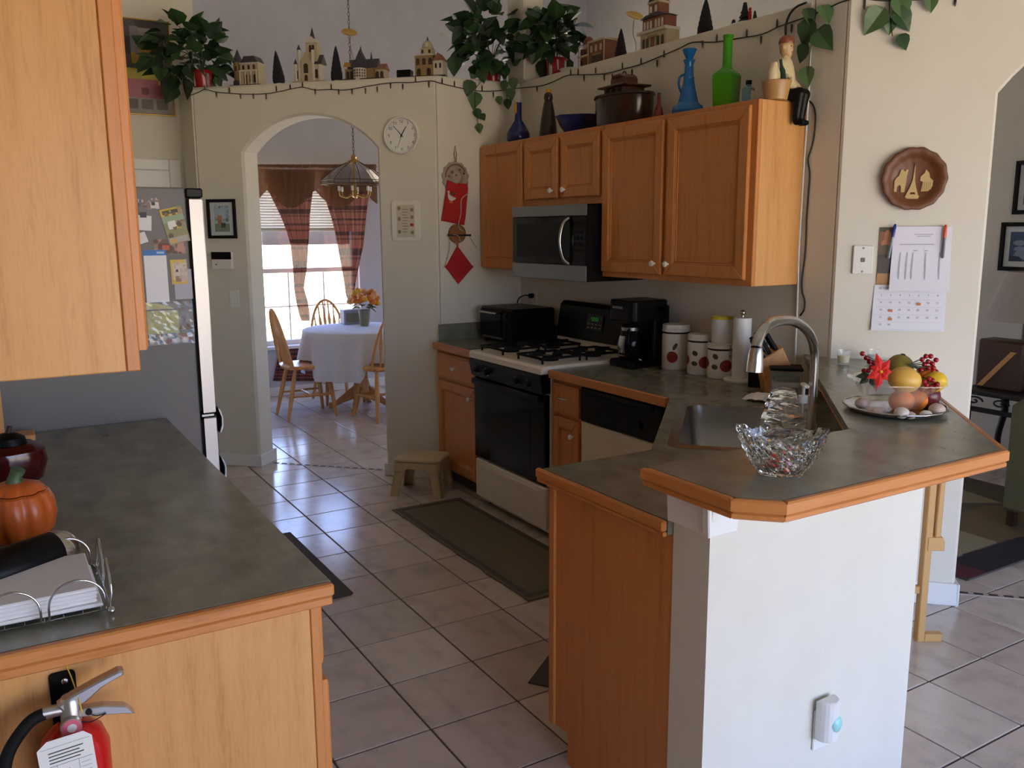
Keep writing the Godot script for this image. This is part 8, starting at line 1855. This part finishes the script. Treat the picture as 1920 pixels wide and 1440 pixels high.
	# armchair arm
	mat("olive_cloth", h("5f5a3c"), 0.95); var ac = onx(1906, 742, 3.55); t = wthing("armchair", "olive fabric armchair at the edge of the living room rug", "armchair", Vector3(3.55, 0.021, ac.z + 0.4))
	s = ns(); var zz = ac.z; extr(s, [Vector2(zz, 0.10), Vector2(zz + 0.85, 0.10), Vector2(zz + 0.85, ac.y), Vector2(zz + 0.06, ac.y), Vector2(zz, ac.y - 0.05)], Vector3(3.5, 0, 0), Vector3.BACK, Vector3.UP, Vector3.RIGHT, 0, 0.18, 0.02); part("arm", s, "olive_cloth", t)
	s = ns(); box(s, Vector3(3.69, 0.10, zz), Vector3(4.25, 0.42, zz + 0.75), 0.03); part("seat", s, "olive_cloth", t)
	for f in [[3.53, zz + 0.05], [3.53, zz + 0.78], [4.2, zz + 0.05], [4.2, zz + 0.7]]:
		s = ns(); box(s, Vector3(f[0] - 0.02, 0.021, f[1] - 0.02), Vector3(f[0] + 0.02, 0.101, f[1] + 0.02)); part("foot", s, "dark_wood", t)
	W()
	# patterned rug
	var xa = 2.645; var xb = 4.24; var za = -0.75; var zb = 1.545
	var tex = print_tex(256, 256, func(im):
		im.fill(h("4a3e34"))
		var f = func(pts, col):
			var u = []; for e in pts:
				var g = ony(e[0], e[1], 0.012); u.append(Vector2((g.x - xa) / (xb - xa) * 256, (g.z - za) / (zb - za) * 256))
			poly_fill(im, u, col)
		f.call([[1780, 1115], [1810, 1092], [1860, 1072], [1795, 1054], [1770, 1054]], h("4e1218")); f.call([[1770, 1048], [1797, 1042], [1960, 992], [1960, 1050], [1855, 1074], [1793, 1054]], h("1c1212")); f.call([[1770, 985], [1797, 994], [1872, 1016], [1797, 1043], [1770, 1050]], h("8a8062")); f.call([[1770, 946], [1800, 946], [1960, 950], [1960, 996], [1872, 1016], [1797, 994], [1770, 985]], h("66522f")); f.call([[1770, 940], [1856, 945], [1800, 962], [1770, 966]], h("4c4630")); f.call([[1770, 905], [1802, 917], [1880, 943], [1770, 943]], h("84795c")); f.call([[1770, 893], [1803, 905], [1960, 935], [1892, 943], [1802, 917], [1770, 906]], h("4a462e")); f.call([[1880, 944], [1960, 925], [1960, 952]], h("211616")); f.call([[1790, 900], [1815, 903], [1803, 908]], h("4e1218")))
	s = ns(); box(s, Vector3(xa, 0.0005, za), Vector3(xb, 0.010, zb), 0.002); t = thing("patterned_rug", "rug with maroon, olive and tan swooping shapes on the living room floor", "rug", Vector3.ZERO); part("backing", s, "mat_brown", t)
	s = ns(); var g0 = Vector3(xa, 0.0112, za); s.set_smooth_group(-1)
	for k in [[0, 0], [1, 0], [1, 1], [0, 0], [1, 1], [0, 1]]:
		s.set_uv(Vector2(k[0], k[1])); v(s, g0 + Vector3(k[0] * (xb - xa), 0, k[1] * (zb - za)))
	part("pile", s, print_mat("rug_pattern", tex, 0.95), t)

# ---------------------------------------------------------------- stools and mats
func small_things():
	var s; var t
	# plastic step stool
	var c = Vector3(1.115, 0, -1.08); mat("stool_plastic", h("cdb892"), 0.4)
	t = thing("step_stool", "beige plastic step stool against the short wall", "step stool", c, -PI / 4); var w = 0.30; var d = 0.235; var hh = 0.235
	s = ns(); extr(s, rrect(w, d, 0.035), Vector3.ZERO, Vector3.RIGHT, Vector3.BACK, Vector3.UP, hh - 0.025, hh, 0.008); part("top", s, "stool_plastic", t)
	var sk = func(l): return [Vector2(-l / 2, hh - 0.026), Vector2(-l / 2 - 0.008, hh - 0.085), Vector2(-l / 2 + 0.055, hh - 0.085), Vector2(-l / 2 + 0.075, hh - 0.065), Vector2(l / 2 - 0.075, hh - 0.065), Vector2(l / 2 - 0.055, hh - 0.085), Vector2(l / 2 + 0.008, hh - 0.085), Vector2(l / 2, hh - 0.026)]
	for sd in [-1, 1]:
		s = ns(); extr(s, sk.call(w - 0.03), Vector3(0, 0, sd * (d / 2 - 0.006)), Vector3.RIGHT, Vector3.UP, Vector3(0, 0, sd), -0.006, 0.004, 0.001); part("skirt", s, "stool_plastic", t)
		s = ns(); extr(s, sk.call(d - 0.03), Vector3(sd * (w / 2 - 0.006), 0, 0), Vector3.BACK, Vector3.UP, Vector3(sd, 0, 0), -0.006, 0.004, 0.001); part("skirt", s, "stool_plastic", t)
	for sx in [-1, 1]:
		for sz in [-1, 1]:
			s = ns(); var a = Vector3(sx * (w / 2 - 0.012), hh - 0.05, sz * (d / 2 - 0.012)); var b = Vector3(sx * (w / 2 + 0.018), 0, sz * (d / 2 + 0.012))
			extr(s, [Vector2(0, 0), Vector2(-0.052, 0), Vector2(-0.060, 0.185), Vector2(0, 0.185)], b, Vector3(sx, 0, 0), (a - b).normalized(), Vector3(0, 0, -sz), 0, 0.012, 0.002); extr(s, [Vector2(0, 0), Vector2(-0.045, 0), Vector2(-0.052, 0.185), Vector2(0, 0.185)], b, Vector3(0, 0, sz), (a - b).normalized(), Vector3(-sx, 0, 0), 0, 0.012, 0.002); part("leg", s, "stool_plastic", t)
	# mats
	mat("mat_olive", h("6a5f49"), 0.95)
	t = thing("kitchen_mat", "worn olive-brown mat on the tiles in front of the range", "mat", Vector3(1.03, 0, -0.08)); s = ns(); var edge = []
	var r := RandomNumberGenerator.new(); r.seed = 5
	for i in 21: edge.append(Vector2(-0.235 + r.randf_range(-0.006, 0.006), -0.745 + 1.49 * i / 20.0))
	for i in 21: edge.append(Vector2(0.21, 0.745 - 1.49 * i / 20.0))
	extr(s, edge, Vector3.ZERO, Vector3.RIGHT, Vector3.BACK, Vector3.UP, 0.0006, 0.009, 0.003); part("pad", s, "mat_olive", t)
	s = ns(); frame4(s, 0.42, 1.44, 0.03, 0.0088, 0.0105, Vector3(-0.01, 0, 0), Vector3.RIGHT, Vector3.BACK, Vector3.UP, 0.0005); part("border", s, "mat_brown", t)
	var c0 = ony(990, 1279, 0.006); s = ns(); extr(s, [Vector2(0, 0), Vector2(0.62, 0), Vector2(0.62, -0.10), Vector2(0, -0.10)], Vector3(c0.x, 0, c0.z), Vector3(0.80, 0, -0.60), Vector3(-0.60, 0, -0.80), Vector3.UP, 0.0006, 0.007, 0.002) 
	solo("sink_mat", s, "mat_brown", "dark mat corner on the tiles behind the peninsula end", "mat")
	# wooden stool folded against the bar
	var p = ony(1722, 1200, 0.0); mat("pine", h("c89a5c"), 0.45)
	t = wthing("wooden_stool", "light wooden folding stool tucked under the bar end", "stool", Vector3(p.x, 0, p.z))
	var P = Vector3(p.x, 0, p.z); var Rr = Vector3(R_.x, 0, R_.z).normalized(); var Ff = Vector3(F_.x, 0, F_.z).normalized()
	s = ns(); extr(s, [Vector2(-0.014, 0), Vector2(0.014, 0), Vector2(0.014, 0.86), Vector2(-0.014, 0.86)], P, Rr, Vector3.UP, Ff, -0.02, 0.02, 0.003); part("leg", s, "pine", t)
	s = ns(); extr(s, [Vector2(-0.014, 0), Vector2(0.014, 0), Vector2(0.014, 0.86), Vector2(-0.014, 0.86)], P - Rr * 0.10 + Ff * 0.02, Rr, Vector3.UP, Ff, -0.02, 0.02, 0.003); part("leg", s, "pine", t)
	s = ns(); extr(s, [Vector2(0.024, 0.42), Vector2(0.048, 0.40), Vector2(0.050, 0.90), Vector2(0.030, 0.90)], P, Rr, Vector3.UP, Ff, -0.016, 0.016, 0.004); part("brace", s, "pine", t)
	s = ns(); extr(s, [Vector2(-0.005, 0.38), Vector2(0.062, 0.38), Vector2(0.062, 0.415), Vector2(0.052, 0.435), Vector2(-0.005, 0.435)], P, Rr, Vector3.UP, Ff, -0.024, 0.024, 0.003); part("bracket", s, "pine", t)
	s = ns(); box(s, Vector3.ZERO, Vector3.ZERO); s = ns(); extr(s, [Vector2(0.0145, 0.0), Vector2(0.085, 0.0), Vector2(0.085, 0.032), Vector2(0.0145, 0.032)], P, Rr, Vector3.UP, Ff, -0.018, 0.018, 0.003); part("foot_bar", s, "pine", t)
	s = ns(); extr(s, rrect(0.16, 0.12, 0.02), P - Rr * 0.03 + Vector3(0, 0.862, 0), Rr, Ff, Vector3.UP, 0, 0.025, 0.004); part("seat", s, "pine", t)
	s = ns(); extr(s, [Vector2(-0.086, 0.2), Vector2(-0.0145, 0.2), Vector2(-0.0145, 0.23), Vector2(-0.086, 0.23)], P, Rr, Vector3.UP, Ff, -0.012, 0.012, 0.002); part("rung", s, "pine", t); W()
